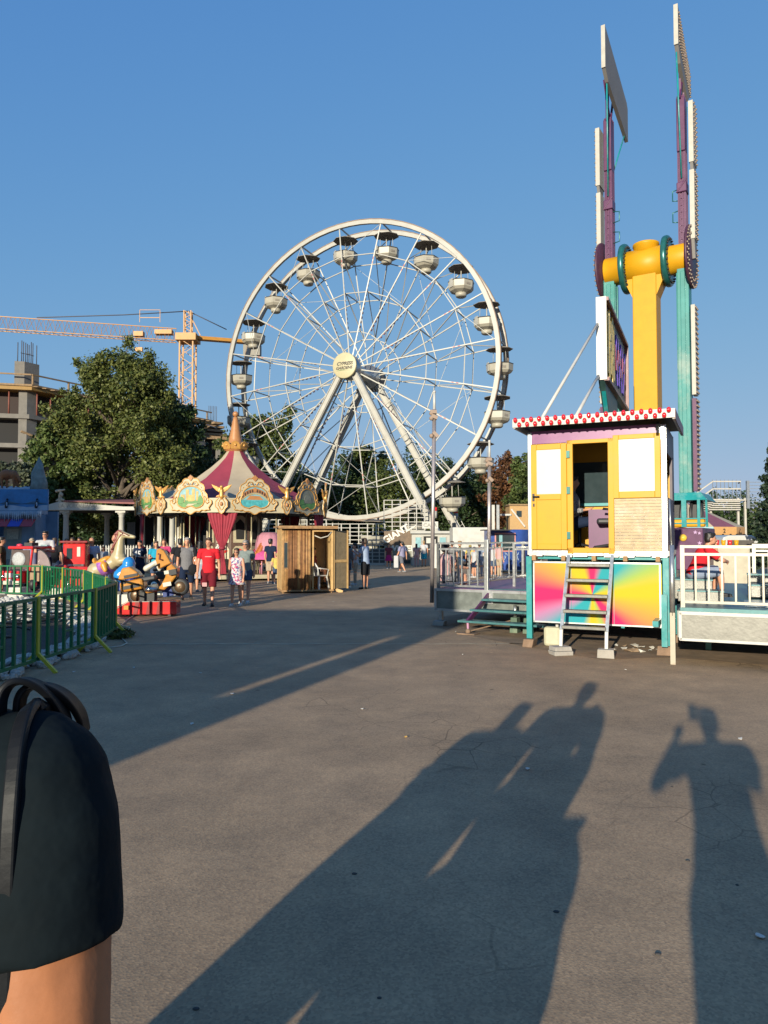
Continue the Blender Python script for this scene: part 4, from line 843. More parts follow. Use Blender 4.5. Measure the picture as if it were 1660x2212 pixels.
# packing blocks under the legs and ladder
def block(p,dims,rz,label,m=M_concrete,stack=1):
    rnd=random.Random(str(label)); b=MB(); z0=0
    for q in range(stack):
        dx=dims[0]*(1-.12*q); dy=dims[1]*(1-.1*q); h_=dims[2]/stack; pts=[]
        for zz in (z0,z0+h_-.004):
            for sx,sy in ((-1,-1),(1,-1),(1,1),(-1,1)): pts.append((sx*dx/2+rnd.uniform(-.02,.02),sy*dy/2+rnd.uniform(-.02,.02),zz))
        b.hexa(pts); z0+=h_
    o=part(b,'packing_block',m,None,bevel=.008); o.location=V(p); o.rotation_euler=(0,0,rz); tag(o,label,'block','packing blocks under the cabin and decks')
M_block=mat('timber_block',(.20,.13,.085),.9,var=.3,bump=.3,scale=6)
wl=lambda x,y: CM@V((x,y,0))
block(wl(0,.03),(.16,.26,.13),-.5,'brown packing block under the left front leg of the cabin',M_block)
block(wl(Wd-.03,.03),(.24,.22,.14),-.5,'brown packing block under the right front leg of the cabin',M_block)
block(wl(.62,-.62),(.30,.24,.13),.3,'broken concrete lumps under the left foot of the ladder',stack=2)
block(wl(1.27,-.62),(.22,.18,.13),-.4,'concrete block under the right foot of the ladder')
block(wl(0,D_),(.16,.26,.13),-.5,'brown packing block under the left rear leg of the cabin',M_block)
block(wl(Wd-.03,D_),(.2,.22,.13),-.5,'brown packing block under the right rear leg of the cabin',M_block)
# pale plastic jerrycan
cn=thing('jerrycan','pale plastic jerrycan standing under the cabin','canister',M=CM@Matrix.Translation((.32,.22,.0)))
b=MB(); b.box((0,0,.155),(.27,.16,.31)); part(b,'can',mat('pale_plastic',(.42,.40,.28),.5,var=.1),cn,bevel=.045)
b=MB(); b.cyl((.07,0,.29),(.07,0,.345),.025); part(b,'cap',M_white,cn)
# rubbish under the cabin
for q in range(16):
    x,y=1.2+random.random()*.8,.05+random.random()*.6; p=wl(x,y); r=.03+.04*random.random(); n=6; b=MB(); vs=[p+V((r*math.cos(2*PI*i/n)*(.5+random.random()),r*math.sin(2*PI*i/n),.005+.05*random.random())) for i in range(n)]
    b.add(vs+[v_-V((0,0,.004)) for v_ in vs],[tuple(range(n)),tuple(range(2*n-1,n-1,-1))]+[(i,(i+1)%n,n+(i+1)%n,n+i) for i in range(n)]); single(b,'crumpled_rubbish',ltm if q%3 else mat('rubbish_brown',(.3,.2,.12),.8),'crumpled rubbish lying in the dust under the rainbow panel of the cabin','rubbish',loc=p,group='rubbish under the cabin')
# ================================================================ ride decks, steps, railings, poles
DA=V((1.04,14.7,0)); DU=V((.85,-.527,0)).normalized(); DV=V((.527,.85,0)).normalized(); LM=frame(DA,DU,DV,Z)
M_dkpur=mat('deck_purple',(.20,.085,.17),.45,var=.2,scale=3); M_dkteal=mat('deck_teal',(.05,.15,.155),.4,.2,var=.2,scale=9)
M_fasc=mat('fascia_sheet',(.15,.165,.15),.45,.4,var=.25,scale=5,dirt=(.4,.42,.38),dirt_amt=.4)
ld=thing('ride_deck','purple and teal steel ride deck with dull metal fascia left of the cabin','deck',M=LM)
b=MB(); b.box((2.6,2.4,.71),(5.2,4.8,.06)); part(b,'deck_plate',M_dkpur,ld)
b=MB(); b.add([(1.05,.02,.742),(5.2,.02,.742),(5.2,2.4,.742),(2.6,1.1,.742),(1.05,.02,.752),(5.2,.02,.752),(5.2,2.4,.752),(2.6,1.1,.752)],[(0,1,2,3),(7,6,5,4),(0,4,5,1),(1,5,6,2),(2,6,7,3),(3,7,4,0)]); part(b,'teal_plate',M_dkteal,ld)
b=MB(); b.box((1.75,-.02,.52),(3.5,.03,.36)); part(b,'fascia',M_fasc,ld)
b=MB(); b.box((1.75,-.035,.71),(3.54,.04,.05)); b.box((1.75,-.035,.32),(3.54,.04,.04)); b.box((.0,-.035,.51),(.05,.04,.40)); b.box((1.12,-.04,.60),(.22,.05,.24)); part(b,'fascia_frame',M_trimalu,ld)
b=MB(); b.box((.0,2.4,.55),(.04,4.8,.32)); part(b,'side_fascia',M_fasc,ld)
for x,y in ((.05,.1),(.05,2.4),(.05,4.6),(2.6,.3),(2.6,4.6)): b=MB(); b.box((x,y,.40),(.07,.07,.60)); part(b,'leg',M_steel,ld)
b=MB()
for q in range(6): b.bar((.1,.3+q*.85,.64),(5.1,.3+q*.85,.64),.07)
part(b,'under_beam',M_gear,ld)
def rail(label,a,bp,M,z0,h=.88,nb=5,gate=False,rails=(1.0,.87,.06),mt=None):
    o=thing('railing',label,'railing',M=M@Matrix.Translation(V(a))); d=V(bp)-V(a); mt=mt or M_steel
    for f in (0,1): b=MB(); b.bar(d*f+V((0,0,z0-.12)),d*f+V((0,0,z0+h+.02)),.055); part(b,'post',mt,o)
    for r_ in rails: b=MB(); b.bar(V((0,0,z0+h*r_)),d+V((0,0,z0+h*r_)),.036); part(b,'rail',mt,o)
    for q in range(nb): f=(q+1)/(nb+1); p=d*f; b=MB(); b.bar(p+V((0,0,z0+h*rails[-1])),p+V((0,0,z0+h*rails[1])),.024); part(b,'baluster',mt,o)
    return o
r1=rail('steel railing with octagon ornament at the front left of the deck',(.03,.03,0),(1.05,.03,0),LM,.74,nb=5)
b=MB(); oc=[(.10,.10),(.35,.10),(.42,.22),(.42,.56),(.35,.68),(.10,.68),(.03,.56),(.03,.22)]; b.tube([(x,-.0,.78+y*.95) for x,y in oc],.012,6,closed=True); b.tube([(.16,0,.98),(.16,0,1.3)],.010,6); b.tube([(.29,0,.98),(.29,0,1.3)],.010,6); b.tube([(.03,0,.98),(.42,0,.98)],.010,6); part(b,'ornament',M_black,r1)
rail('steel railing along the left side of the deck running back',(.03,.03,0),(.03,4.6,0),LM,.74,nb=9)
rail('steel railing along the back edge of the purple deck',(.03,4.65,0),(3.0,4.65,0),LM,.74,nb=12)
rail('low grey barrier on the right of the purple deck near the cabin',(1.5,4.2,0),(3.4,3.6,0),LM,.74,h=.55,nb=6)
rail('steel railing from the deck opening to the cabin above the steps',(1.16,1.2,0),(3.3,1.2,0),LM,.74,nb=0,rails=(1.0,.86))
b=MB(); b.box((1.08,.0,1.14),(.075,.075,1.12)); 
o=part(b,'corner_post',M_steel,None,bevel=.008); o.matrix_basis=LM; tag(o,'thick square steel post at the corner of the deck opening','post')
# steps
sp=thing('deck_steps','teal metal steps with purple stringer leading up to the deck','steps',M=LM)
for q,(y,z_) in enumerate(((-.22,.575),(-.50,.40),(-.78,.22))): b=MB(); b.box((2.0-.06*q,y,z_),(1.75+.1*q,.26,.035)); part(b,'tread',M_dkteal,sp)
b=MB(); b.bar((1.14,-.02,.66),(1.08,-.88,.20),.04,.09); part(b,'stringer',M_purple,sp)
b=MB(); b.bar((1.09,-.86,.21),(1.10,-.86,.0),.035); part(b,'leg',mat('pink_leg',(.4,.2,.3),.5),sp)
b=MB(); b.box((1.12,-.92,.012),(.34,.22,.02)); b.bar((1.12,-.92,.05),(1.75,-.2,.24),.02); b.ball((1.12,-.92,.05),.05,8); part(b,'base_plate',M_block,sp)
block(LM@V((.06,.02,0)),(.24,.2,.10),-.5,'pale concrete block under the front left leg of the deck')
for q,x in enumerate((1.75,2.0)):
    j=thing('levelling_jack',('left' if q==0 else 'right')+' of two green levelling jacks under the deck steps','jack',M=LM@Matrix.Translation((x,-.25,0)),group='levelling jacks under the deck')
    b=MB(); b.box((0,0,.14),(.15,.2,.28),taper=.8); part(b,'body',mat('jack_green',(.07,.12,.08),.6,dirt=(.3,.3,.2),dirt_amt=.6),j,bevel=.01); b=MB(); b.cyl((0,0,.28),(0,0,.5),.03); part(b,'spindle',M_steel,j)
# tall thin poles with tied lamps
def tallpole(x,d,zb,zt,label,wob=.0):
    o=thing('light_pole',label,'pole',(x,d,zb)); M_p=mat('pole_galv',(.42,.36,.34),.35,.6,var=.2,scale=3)
    b=MB(); b.cyl((0,0,0),(wob,0,zt-zb),.042,10); part(b,'pole',M_p,o)
    b=MB(); b.cyl((wob,0,zt-zb-.02),(wob,0,zt-zb+.34),.03,8,.024); b.ball((wob,0,zt-zb+.36),.035,8); part(b,'top_tube',M_white,o)
    for q,zz in enumerate((zt-zb-.06,zt-zb-.16,zt-zb-.52)): b=MB(); b.box((wob-.02+.02*q,-.03,zz),(.13,.1,.07),Matrix.Rotation(.4*q,3,'Y')); b.ball((wob-.06,-.04,zz-.03),.05,6); part(b,'tied_lamp',mat('faded_wrap',(.28,.2,.15),.7),o)
tallpole(XA(933,15.0),15.0,.42,4.35,'tall thin pole beside the deck corner with tied lamps near its top',.06)
tallpole(XA(1056,17.0),17.0,.75,3.6,'shorter thin pole standing on the purple deck with a knot at its top',.03)
# right deck with steps
DB=V((4.03,10.1,0)); RM2=frame(DB,CU,CV,Z)
rd=thing('ride_deck','silver ride deck with aluminium fascia right of the cabin','deck',M=RM2)
b=MB(); b.box((2.6,3.2,.74),(5.2,6.4,.07)); part(b,'deck_plate',M_dkteal,rd)
b=MB(); b.box((3.3,3.6,.782),(3.8,5.0,.008)); part(b,'purple_plate',M_dkpur,rd)
b=MB(); b.box((1.6,1.0,.782),(1.6,1.2,.008)); part(b,'tread_plate',mat('tread_plate',(.42,.45,.42),.3,.8,var=.35,scale=26,bump=.3),rd)
b=MB(); b.box((2.6,-.02,.525),(5.2,.03,.34)); part(b,'fascia',M_alu,rd)
b=MB(); b.box((2.6,-.035,.705),(5.22,.04,.045)); b.box((2.6,-.035,.35),(5.22,.04,.035)); b.box((.0,-.035,.525),(.035,.04,.37)); part(b,'fascia_frame',M_white,rd)
b=MB(); b.box((-.02,3.2,.55),(.04,6.4,.36)); part(b,'side_fascia',M_fasc,rd)
for x,y in ((.3,1.6),(3,1.6),(.3,3.4),(3,3.4),(.3,6)): b=MB(); b.box((x,y,.36),(.08,.08,.72)); part(b,'leg',M_gear,rd)
stp=[(.18,1.9,.98,.66,.55,.23),(.22,1.32,.85,.62,.45,.10),(.22,.78,.795,.62,.5,.03)]
ss=thing('boarding_steps','stack of aluminium boarding steps with teal tops on the right deck','steps',M=RM2)
for (x,y,z_,w_,dp,h_) in ((.06,1.75,1.07,.62,.55,.29),(.22,1.22,.93,.62,.45,.15)):
    b=MB(); b.box((x,y,z_-h_/2),(w_,dp,h_)); part(b,'step_box',M_alu,ss,bevel=.008); b=MB(); b.box((x,y,z_+.008),(w_+.02,dp+.02,.016)); part(b,'step_top',M_dkteal,ss)
for (x,y,z_,w_,dp,h_) in ((1.30,2.75,1.12,.85,.5,.32),(1.30,2.25,.98,.85,.5,.18)):
    b=MB(); b.box((x,y,z_-h_/2),(w_,dp,h_)); part(b,'step_box',M_alu,ss,bevel=.008); b=MB(); b.box((x,y,z_+.008),(w_+.02,dp+.02,.016)); part(b,'step_top',M_dkteal,ss)
M_wrail=mat('white_rail',(.34,.31,.25),.35,.2,var=.12,scale=4,dirt=(.35,.26,.18),dirt_amt=.4)
r3=rail('white painted railing along the front of the right deck before the seated boy',(.03,.1,0),(1.18,.1,0),RM2,.80,h=.80,nb=6,mt=M_wrail)
rail('second white railing section at the right end of the deck front',(1.24,.1,0),(3.2,.1,0),RM2,.80,h=.80,nb=9,mt=M_wrail)
rail('white railing across the right deck behind the seated boy',(1.0,3.9,0),(4.5,3.9,0),RM2,.80,h=.80,nb=14,mt=M_wrail)
o=thing('steel_prop','steel prop post between cabin and right deck with sliding inner tube','post',M=RM2@Matrix.Translation((-.10,.0,0)))
b=MB(); b.bar((0,0,.0),(0,0,.70),.065); part(b,'outer_tube',mat('prop_weathered',(.36,.32,.25),.6,.3,dirt=(.25,.12,.06),dirt_amt=.6),o); b=MB(); b.cyl((0,0,.66),(0,0,1.62),.034); part(b,'inner_tube',M_steel,o); b=MB(); b.cyl((0,0,1.60),(-.02,0,2.25),.012); part(b,'rod',M_steel,o)
b=MB(); b.bar((-.35,.3,.5),(-.35,3.5,.5),.08); b.bar((-.25,.6,.15),(-.25,.6,.9),.08); b.bar((-.25,1.2,.15),(-.25,1.2,.9),.08)
o=part(b,'under_frame',M_teal,None); o.matrix_basis=RM2; tag(o,'teal support frame in the shade between cabin and right deck','frame')
# ================================================================ trees: tapered trunk and limbs, thousands of leaf faces in clumps
def leaf_mesh(name,C,n,size,mat_,seed,flat=.75,up=.25):
    """C: list of (centre, radii) clumps; leaves are bent quads spread through each clump, thicker towards its skin"""
    r=np.random.default_rng(seed); vol=np.array([c[1][0]*c[1][1]*c[1][2] for c in C])**.67; cnt=np.maximum(8,(n*vol/vol.sum()).astype(int))
    Ps=[];No=[]
    for (c,rad),k in zip(C,cnt):
        d=r.normal(size=(k,3)); d/=np.linalg.norm(d,axis=1)[:,None]; rr=r.random(k)**.45*(1+.22*r.normal(size=k).clip(-1.5,1.5)*.6)
        Ps.append(np.array(c)+d*rr[:,None]*np.array(rad)); No.append(d*.6+r.normal(size=(k,3))*.55+np.array([0,0,up]))
    Pp=np.concatenate(Ps); Nn=np.concatenate(No); Nn/=np.linalg.norm(Nn,axis=1)[:,None]; k=len(Pp)
    t=np.cross(Nn,r.normal(size=(k,3))); t/=np.linalg.norm(t,axis=1)[:,None]+1e-9; u=np.cross(Nn,t); s=size*(.55+.9*r.random(k))[:,None]
    v=np.stack([Pp-t*s*.5,Pp+u*s*.32-Nn*s*.08,Pp+t*s*.55,Pp-u*s*.32-Nn*s*.08],1).reshape(-1,3)
    me=bpy.data.meshes.new(name); me.vertices.add(4*k); me.vertices.foreach_set('co',v.ravel().astype(np.float32)); me.loops.add(4*k); me.loops.foreach_set('vertex_index',np.arange(4*k,dtype=np.int32)); me.polygons.add(k); me.polygons.foreach_set('loop_start',np.arange(0,4*k,4,dtype=np.int32)); me.update(calc_edges=True); me.materials.append(mat_); return me
M_bark=mat('bark',(.10,.075,.055),.9,var=.3,bump=.5,scale=5)
LF={'poplar':leafmat('leaf_poplar',(.042,.066,.014),(.165,.175,.045)),'dark':leafmat('leaf_dark',(.018,.040,.012),(.060,.090,.030)),'mid':leafmat('leaf_mid',(.036,.060,.014),(.12,.14,.036)),'rust':leafmat('leaf_rust',(.11,.045,.02),(.19,.09,.035)),'lime':leafmat('leaf_lime',(.05,.085,.02),(.13,.16,.045)),'grey':leafmat('leaf_greygreen',(.05,.065,.04),(.11,.125,.075)),'fir':leafmat('leaf_fir',(.012,.025,.012),(.035,.055,.028),.1)}
def tree(name,label,x,y,h,wd,leaf,n,size,seed,group=None,base=.18,depth=None,lobes=16,shape='round',cat='tree',z0=0,cl=1.0):
    r=random.Random(seed); o=thing(name,label,cat,(x,y,z0),0,group); depth=depth or wd*.8
    tips=[];b=MB(); tr=.022*h+.05
    top=V((wd*.04*r.uniform(-1,1),0,h*.72)); trunk=[V((0,0,-.05)),V((.1*r.uniform(-1,1),0,h*.15)),V((.2*r.uniform(-1,1),.1,h*.4)),top]
    b.tube(trunk,[tr*1.25,tr,tr*.75,tr*.3],9); C=[]
    for q in range(lobes):
        f=(q+.5)/lobes; zz=h*(base+.10+(1-base-.16)*f); a=q*2.399+r.random(); 
        prof=math.sin(PI*min(1,max(0,(zz/h-base+.10)/(1.12-base))))**.6 if shape=='round' else (1-(zz/h))*1.05+.06
        rad=prof*(.45+.55*r.random()**.5); ex,ey=math.cos(a)*wd/2*rad*.80,math.sin(a)*depth/2*rad*.80
        c=V((ex,ey,zz)); cr=(.13+.11*r.random())*wd*cl; C.append((c,(cr,cr*.9,cr*(.72+.4*r.random()))))
        s=trunk[0].lerp(top,min(.95,max(.15,zz/h-.2))); s=V((trunk[2].x*zz/h*.5,0,max(h*.1,zz-.16*h))); b.tube([s,s.lerp(c,.55)+V((0,0,.04*h*r.random())),c],[tr*.42,tr*.25,tr*.07],6)
        for g in range(3):
            d=V((r.uniform(-1,1),r.uniform(-1,1),r.uniform(-.3,1.1))).normalized()*cr*(.9+.35*r.random()); cc=c+d; k2=cr*(.25+.28*r.random()); C.append((cc,(k2,k2,k2*1.15))); b.tube([c,cc],[tr*.1,tr*.03],5)
    C.append((V((0,0,h*.55)),(wd*.16,depth*.16,h*.16)))
    part(b,'trunk',M_bark,o); f=link('crown',leaf_mesh('crown',C,n,size,LF[leaf],seed),o); return o
# ================================================================ trees behind the fair
def TX(X,d): return (X-830)/F*d
# big poplar left: dense crown from several builds of the same builder
tree('poplar_tree','huge dense poplar in front of the unfinished building, largest tree of all',TX(255,52),52,15.2,11.2,'poplar',78000,.205,11,base=.06,depth=8,lobes=46,cl=.62)
tree('poplar_tree','lower sunlit bushy tree at the left foot of the huge poplar',TX(110,50),50,9.3,5.2,'lime',15000,.27,12,base=.05,lobes=16)
tree('poplar_tree','dark tree leaning out between huge poplar and crane mast',TX(375,54),54,12.6,5.0,'dark',15000,.28,13,base=.05,lobes=18)
tree('broadleaf_tree','dark bushy tree behind the carousel roof on its left',TX(425,58),58,8.2,7.5,'dark',17000,.28,14,base=.05,lobes=16)
tree('broadleaf_tree','rounded tree seen through the left half of the wheel',TX(562,84),84,15.8,9.5,'mid',19000,.38,15,base=.08,lobes=22)
tree('broadleaf_tree','slim tree seen through the wheel just right of its legs',TX(790,88),88,13.0,6.4,'mid',10000,.38,16,base=.1,lobes=16)
tree('broadleaf_tree','small grey green tree beside the blue ice stall roof',TX(38,46),46,6.6,3.6,'grey',8000,.22,17,base=.15,lobes=12)
gw='row of trees behind the wheel'
rows=[('dense low tree behind the carousel finial',480,76,9.2,8.0,'dark'),('dark green tree behind the left leg of the wheel',600,80,9.0,9.0,'dark'),('mid green tree behind the wheel between both leg pairs',690,82,8.6,9.0,'mid'),('dark green tree under the hub of the wheel',765,84,9.6,9.0,'dark'),('mid green tree low behind the right leg of the wheel',850,82,9.4,8.5,'mid'),('tallest dark tree right of the wheel legs',930,86,11.3,9.0,'dark'),('dark tree behind the tall thin light pole',1000,84,8.8,8.0,'dark'),('rust coloured dying tree left of the ticket cabin',1105,80,11.0,6.8,'rust'),('lime green tree touching the ticket cabin on its left',1135,76,10.0,4.6,'lime'),('dark tree behind the white trailer',1050,88,9.6,7.5,'dark'),('low tree under the scaffold platform on the right',1560,80,5.2,9.5,'dark'),('second low tree behind the far striped tent',1640,84,5.4,8.0,'mid'),('dark low tree behind the carousel and its booth',540,66,7.0,6.4,'dark'),('tree behind the carousel fascia on the left',330,60,7.6,7.0,'dark')]
for i,(lb,X,d,h_,w_,lf) in enumerate(rows): tree('broadleaf_tree',lb,TX(X,d),d,h_,w_,lf,int(900*w_*h_/7),.33 if d>70 else .28,30+i,gw,base=.02,lobes=18)
hb=MB()
# continuous hedge mass below the crowns
C=[];r=random.Random(5)
for i in range(60): X=430+i*12.6; d=88+3*r.random(); C.append((V((TX(X,d),d,1.4+1.6*r.random())),(1.6,1.2,1.6+.8*r.random())))
hd=link('hedge',leaf_mesh('hedge',C,26000,.34,LF['dark'],77),None); hd['kind']='stuff'; hd['label']='dark hedge mass closing the ground behind the wheel'; hd['category']='hedge'
C=[]
for i in range(26): d=57+3*r.random(); X=90+i*14; C.append((V((TX(X,d),d,1.2+1.5*r.random())),(1.4,1.0,1.6+.6*r.random())))
hd=link('hedge',leaf_mesh('hedge',C,14000,.28,LF['dark'],78),None); hd['kind']='stuff'; hd['label']='dark hedge mass behind the white pavilion'; hd['category']='hedge'
# fir at the right edge
def fir(label,x,y,h,wd,seed,n=14000):
    o=thing('fir_tree',label,'tree',(x,y,0)); r=random.Random(seed); b=MB(); b.tube([(0,0,-.05),(0,0,h)],[.2,.03],8); C=[]
    for q in range(60):
        z=h*(.12+.86*q/60); a=q*2.4; L_=wd/2*(1-z/h)*(.75+.5*r.random())+.1; e=V((math.cos(a)*L_,math.sin(a)*L_,z-.12*L_)); b.tube([V((0,0,z)),e],[.05,.012],5)
        for g in (.45,.75,1.0): c=V((0,0,z)).lerp(e,g); C.append((c,(.34*(1.25-g*.4),.34,.20)))
    part(b,'trunk',M_bark,o); link('crown',leaf_mesh('crown',C,n,.15,LF['fir'],seed),o)
fir('dark conifer cut off by the right edge of the view',TX(1688,30),30,5.8,2.6,91)
# ---------------------------------------------------------------- unfinished concrete building left
M_conc=mat('raw_concrete',(.17,.155,.135),.9,var=.15,scale=2,bump=.2); M_form=mat('formwork_wood',(.24,.155,.08),.8,var=.3,scale=4); M_formy=mat('formwork_yellow',(.27,.15,.03),.6,var=.15); M_prop=mat('rusty_prop',(.20,.06,.04),.7,var=.2); M_rebar=mat('rebar',(.07,.07,.085),.8)
BD=72.0
def Bp(X,Y,d=BD): return P(X,Y,d)
bld=thing('unfinished_building','unfinished concrete building with rebar columns and timber formwork left behind the poplar','building',(TX(0,BD),BD,0))
ang=R(24); bx=V((math.cos(ang),math.sin(ang),0)); by=V((-math.sin(ang),math.cos(ang),0)); cr=Bp(60,1165); cr.z=0     # nearest corner of the floors
WMb=frame(cr,bx,by,Z)
def slab(z,t,m,nm,ov=0.0,ex=0.0): b=MB(WMb); b.hexa([(-16,-ov,z),(ov+ex,-ov,z),(ov+ex,14,z),(-16,14,z),(-16,-ov,z+t),(ov+ex,-ov,z+t),(ov+ex,14,z+t),(-16,14,z+t)]); part(b,nm,m,bld,True)
# local: x runs to the right-away side along the dim facade, y away; the lit facade faces the camera to the left of the corner
WMb=frame(cr,-bx,by,Z); WMb=frame(cr,V((-.97,-.24,0)),V((.50,.866,0)),Z)
def q4(z,t,x0,x1,y0,y1): return [(x0,y0,z),(x1,y0,z),(x1,y1,z),(x0,y1,z),(x0,y0,z+t),(x1,y0,z+t),(x1,y1,z+t),(x0,y1,z+t)]
zf=[ZA(968,BD),ZA(905,BD),ZA(845,BD)]
for z in zf[:2]: part(MB(WMb).hexa(q4(z,.42,-.2,18,-.3,24)),'floor_slab',M_conc,bld,True)
part(MB(WMb).hexa(q4(zf[2],.35,-.9,18,-.9,24)),'formwork',M_formy,bld,True); part(MB(WMb).hexa(q4(zf[2]+.36,.18,-1.1,18,-1.1,24)),'formwork_boards',M_form,bld,True)
b=MB(WMb)
for q in range(26): b.box((-1.2,-.8+q*.95,zf[2]+.34+.05*math.sin(q*3)),(.5,.3,.08))
part(b,'joist_ends',M_form,bld,True)
for lv,(z0,z1) in enumerate(((0,zf[0]),(zf[0]+.42,zf[1]),(zf[1]+.42,zf[2]))):
    for x,y in ((.6,.5),(.6,9),(.6,17),(8,.5),(15,.5)):
        part(MB(WMb).box((x,y,(z0+z1)/2),(.75,1.1,z1-z0)),'column',M_conc,bld,True)
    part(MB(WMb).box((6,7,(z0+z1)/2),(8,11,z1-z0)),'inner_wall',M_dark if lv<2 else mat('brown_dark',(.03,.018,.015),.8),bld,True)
for q in range(14): part(MB(WMb).cyl((-.3,.4+q*1.5,zf[1]+.42),(-.3,.4+q*1.5,zf[2]),.06,6),'prop',M_prop,bld,True)
for q in range(5): part(MB(WMb).cyl((1.8+q*2.2,-.1,zf[1]+.42),(1.8+q*2.2,-.1,zf[2]),.06,6),'prop',M_prop,bld,True)
for (x,y,h_) in ((1.0,.8,2.4),(1.0,11,1.3),(1.0,21,.4)):
    z=zf[2]+.5; part(MB(WMb).box((x,y,z+h_/2),(.9,1.6,h_)),'roof_column',M_conc,bld,True); b=MB(WMb)
    for i in range(3):
        for j in range(3): b.cyl((x-.35+.35*i,y-.6+.6*j,z+h_),(x-.35+.35*i,y-.6+.6*j,z+h_+1.9+.2*((i+j)%2)),.035,5)
    b.bar((x-.4,y,z+h_+.9),(x+.4,y,z+h_+.9),.05); b.bar((x,y-.7,z+h_+.85),(x,y+.7,z+h_+.85),.05); part(b,'rebar_cage',M_rebar,bld,True)
b=MB(WMb); z=zf[2]+1.5; b.bar((-.9,-.9,z),(-.9,24,z),.14); b.bar((-.9,-.9,z),(16,-.9,z),.14)
for q in range(7): b.bar((-.9,-.8+q*4,zf[2]+.4),(-.9,-.8+q*4,z),.12)
part(b,'guard_rail',M_form,bld,True)
part(MB(WMb).bar((.5,-.3,zf[0]+1.6),(-1.2,2.4,zf[0]+.2),.2),'loose_plank',M_form,bld,True)
# second unfinished block seen between crane and wheel
b2=thing('unfinished_building','lower unfinished concrete block between the crane mast and the wheel rim','building',(TX(450,95),95,0)); W2=frame(V((TX(450,95),95,0)),V((.9,.44,0)),V((-.44,.9,0)),Z)
zt=ZA(950,95); part(MB(W2).hexa(q4(zt,.4,-3.5,6,-1,9)),'roof_formwork',M_form,b2,True); part(MB(W2).box((1,4,zt/2),(8,8,zt)),'dark_storey',M_dark,b2,True); part(MB(W2).hexa(q4(zt-3.4,.4,-3.2,6,-1,9)),'floor_slab',M_conc,b2,True)
for q in range(5): part(MB(W2).box((-3+q*2,-.8,zt/2),(.5,.5,zt)),'column',M_conc,b2,True)
for q in range(4): part(MB(W2).box((.6+.1*q,1,zt+.75+.5*q),(3.4-.7*q,2.4,.28),Matrix.Rotation(.1*q,3,'Z')),'timber_stack',M_form,b2,True)
b=MB(W2)
for q in range(6): b.cyl((.2+.2*q,1,zt+2.4),(.2+.2*q,1,zt+4.6),.035,5)
part(b,'rebar_cage',M_rebar,b2,True)
b=MB(W2); b.tube([(-3.4+q*.6,-.9,zt+1.4+.5*math.sin(q*.45)) for q in range(8)],.05,6); part(b,'guard_rail',M_steel,b2,True)
# ---------------------------------------------------------------- tower crane
M_crane=mat('crane_yellow',(.40,.18,.022),.5,var=.12,scale=2); KD=95.0
def K(X,Y): return P(X,Y,KD)
cr_=thing('tower_crane','yellow tower crane with long lattice jib above the big poplar','crane',(TX(407,KD),KD,0))
mx=TX(407,KD)*1.01; zs=ZA(735,KD); wd=1.05
def lattice(b,a,c,w_,h_,n,ch=.14,dg=.07,tri=False):
    a,c=V(a),V(c); x,d,u=basis(c-a); pts=[x*-w_/2-u*h_/2,x*w_/2-u*h_/2,x*w_/2+u*h_/2,x*-w_/2+u*h_/2] if not tri else [x*-w_/2-u*h_/2,x*w_/2-u*h_/2,u*h_/2]
    for p in pts: b.bar(a+p,c+p,ch)
    for i in range(n):
        p0=a.lerp(c,i/n);p1=a.lerp(c,(i+1)/n)
        for j in range(len(pts)): b.bar((p0 if i%2 else p1)+pts[j],(p1 if i%2 else p0)+pts[(j+1)%len(pts)],dg)
b=MB(); lattice(b,(mx,KD,0),(mx,KD,zs),1.7,1.7,24,.17,.07); part(b,'mast',M_crane,cr_,True)
jib=V((-.985,-.17,0)); b=MB(); j0=V((mx,KD,zs+.6))+jib*1.5; j1=P(-60,694,KD-4); lattice(b,j0,j1,1.2,1.7,44,.09,.035,True); part(b,'jib',M_crane,cr_,True)
b=MB(); cj=P(562,741,KD+3); b.bar(V((mx,KD,zs+.35)),cj,1.0,.42); part(b,'counter_jib',M_crane,cr_,True)
b=MB(); b.box(cj+V((-1.0,0,-1.0)),(2.2,1.4,1.6)); part(b,'counterweight',mat('crane_ballast',(.26,.24,.2),.9),cr_,True)
b=MB(); tp_=P(407,672,KD); lattice(b,(mx,KD,zs+.5),tp_,.7,.9,6,.13,.06); b.bar((mx+1.6,KD,zs+.6),tp_,.1); part(b,'tower_head',M_crane,cr_,True)
b=MB(); b.box((mx,KD,zs+.2),(2.6,2.6,.9)); b.box((mx-3.0,KD-.4,zs+.9),(2.2,1.0,.55)); part(b,'slewing_unit',M_crane,cr_,True)
b=MB(); b.box((mx-4.6,KD-1.2,zs+2.6),(2.6,.06,.08)); b.box((mx-4.6,KD-1.2,zs+3.6),(2.6,.06,.06)); b.bar((mx-5.9,KD-1.2,zs+2.0),(mx-5.9,KD-1.2,zs+3.6),.06); b.bar((mx-3.3,KD-1.2,zs+2.0),(mx-3.3,KD-1.2,zs+3.6),.06); part(b,'service_platform',M_crane,cr_,True)
part(MB().tube([tp_,P(270,680,KD-1.5),P(80,686,KD-3)],.07,5),'front_tie',M_rebar,cr_,True); part(MB().tube([tp_,P(490,712,KD+2)],.07,5),'rear_tie',M_rebar,cr_,True)
b=MB(); b.box(P(301,722,KD-1.2),(1.2,.8,.6)); b.tube([P(301,724,KD-1.2),P(301,752,KD-1.2)],.03,5); b.box(P(301,755,KD-1.2),(.9,.4,.5)); part(b,'trolley_hook',M_crane,cr_,True)
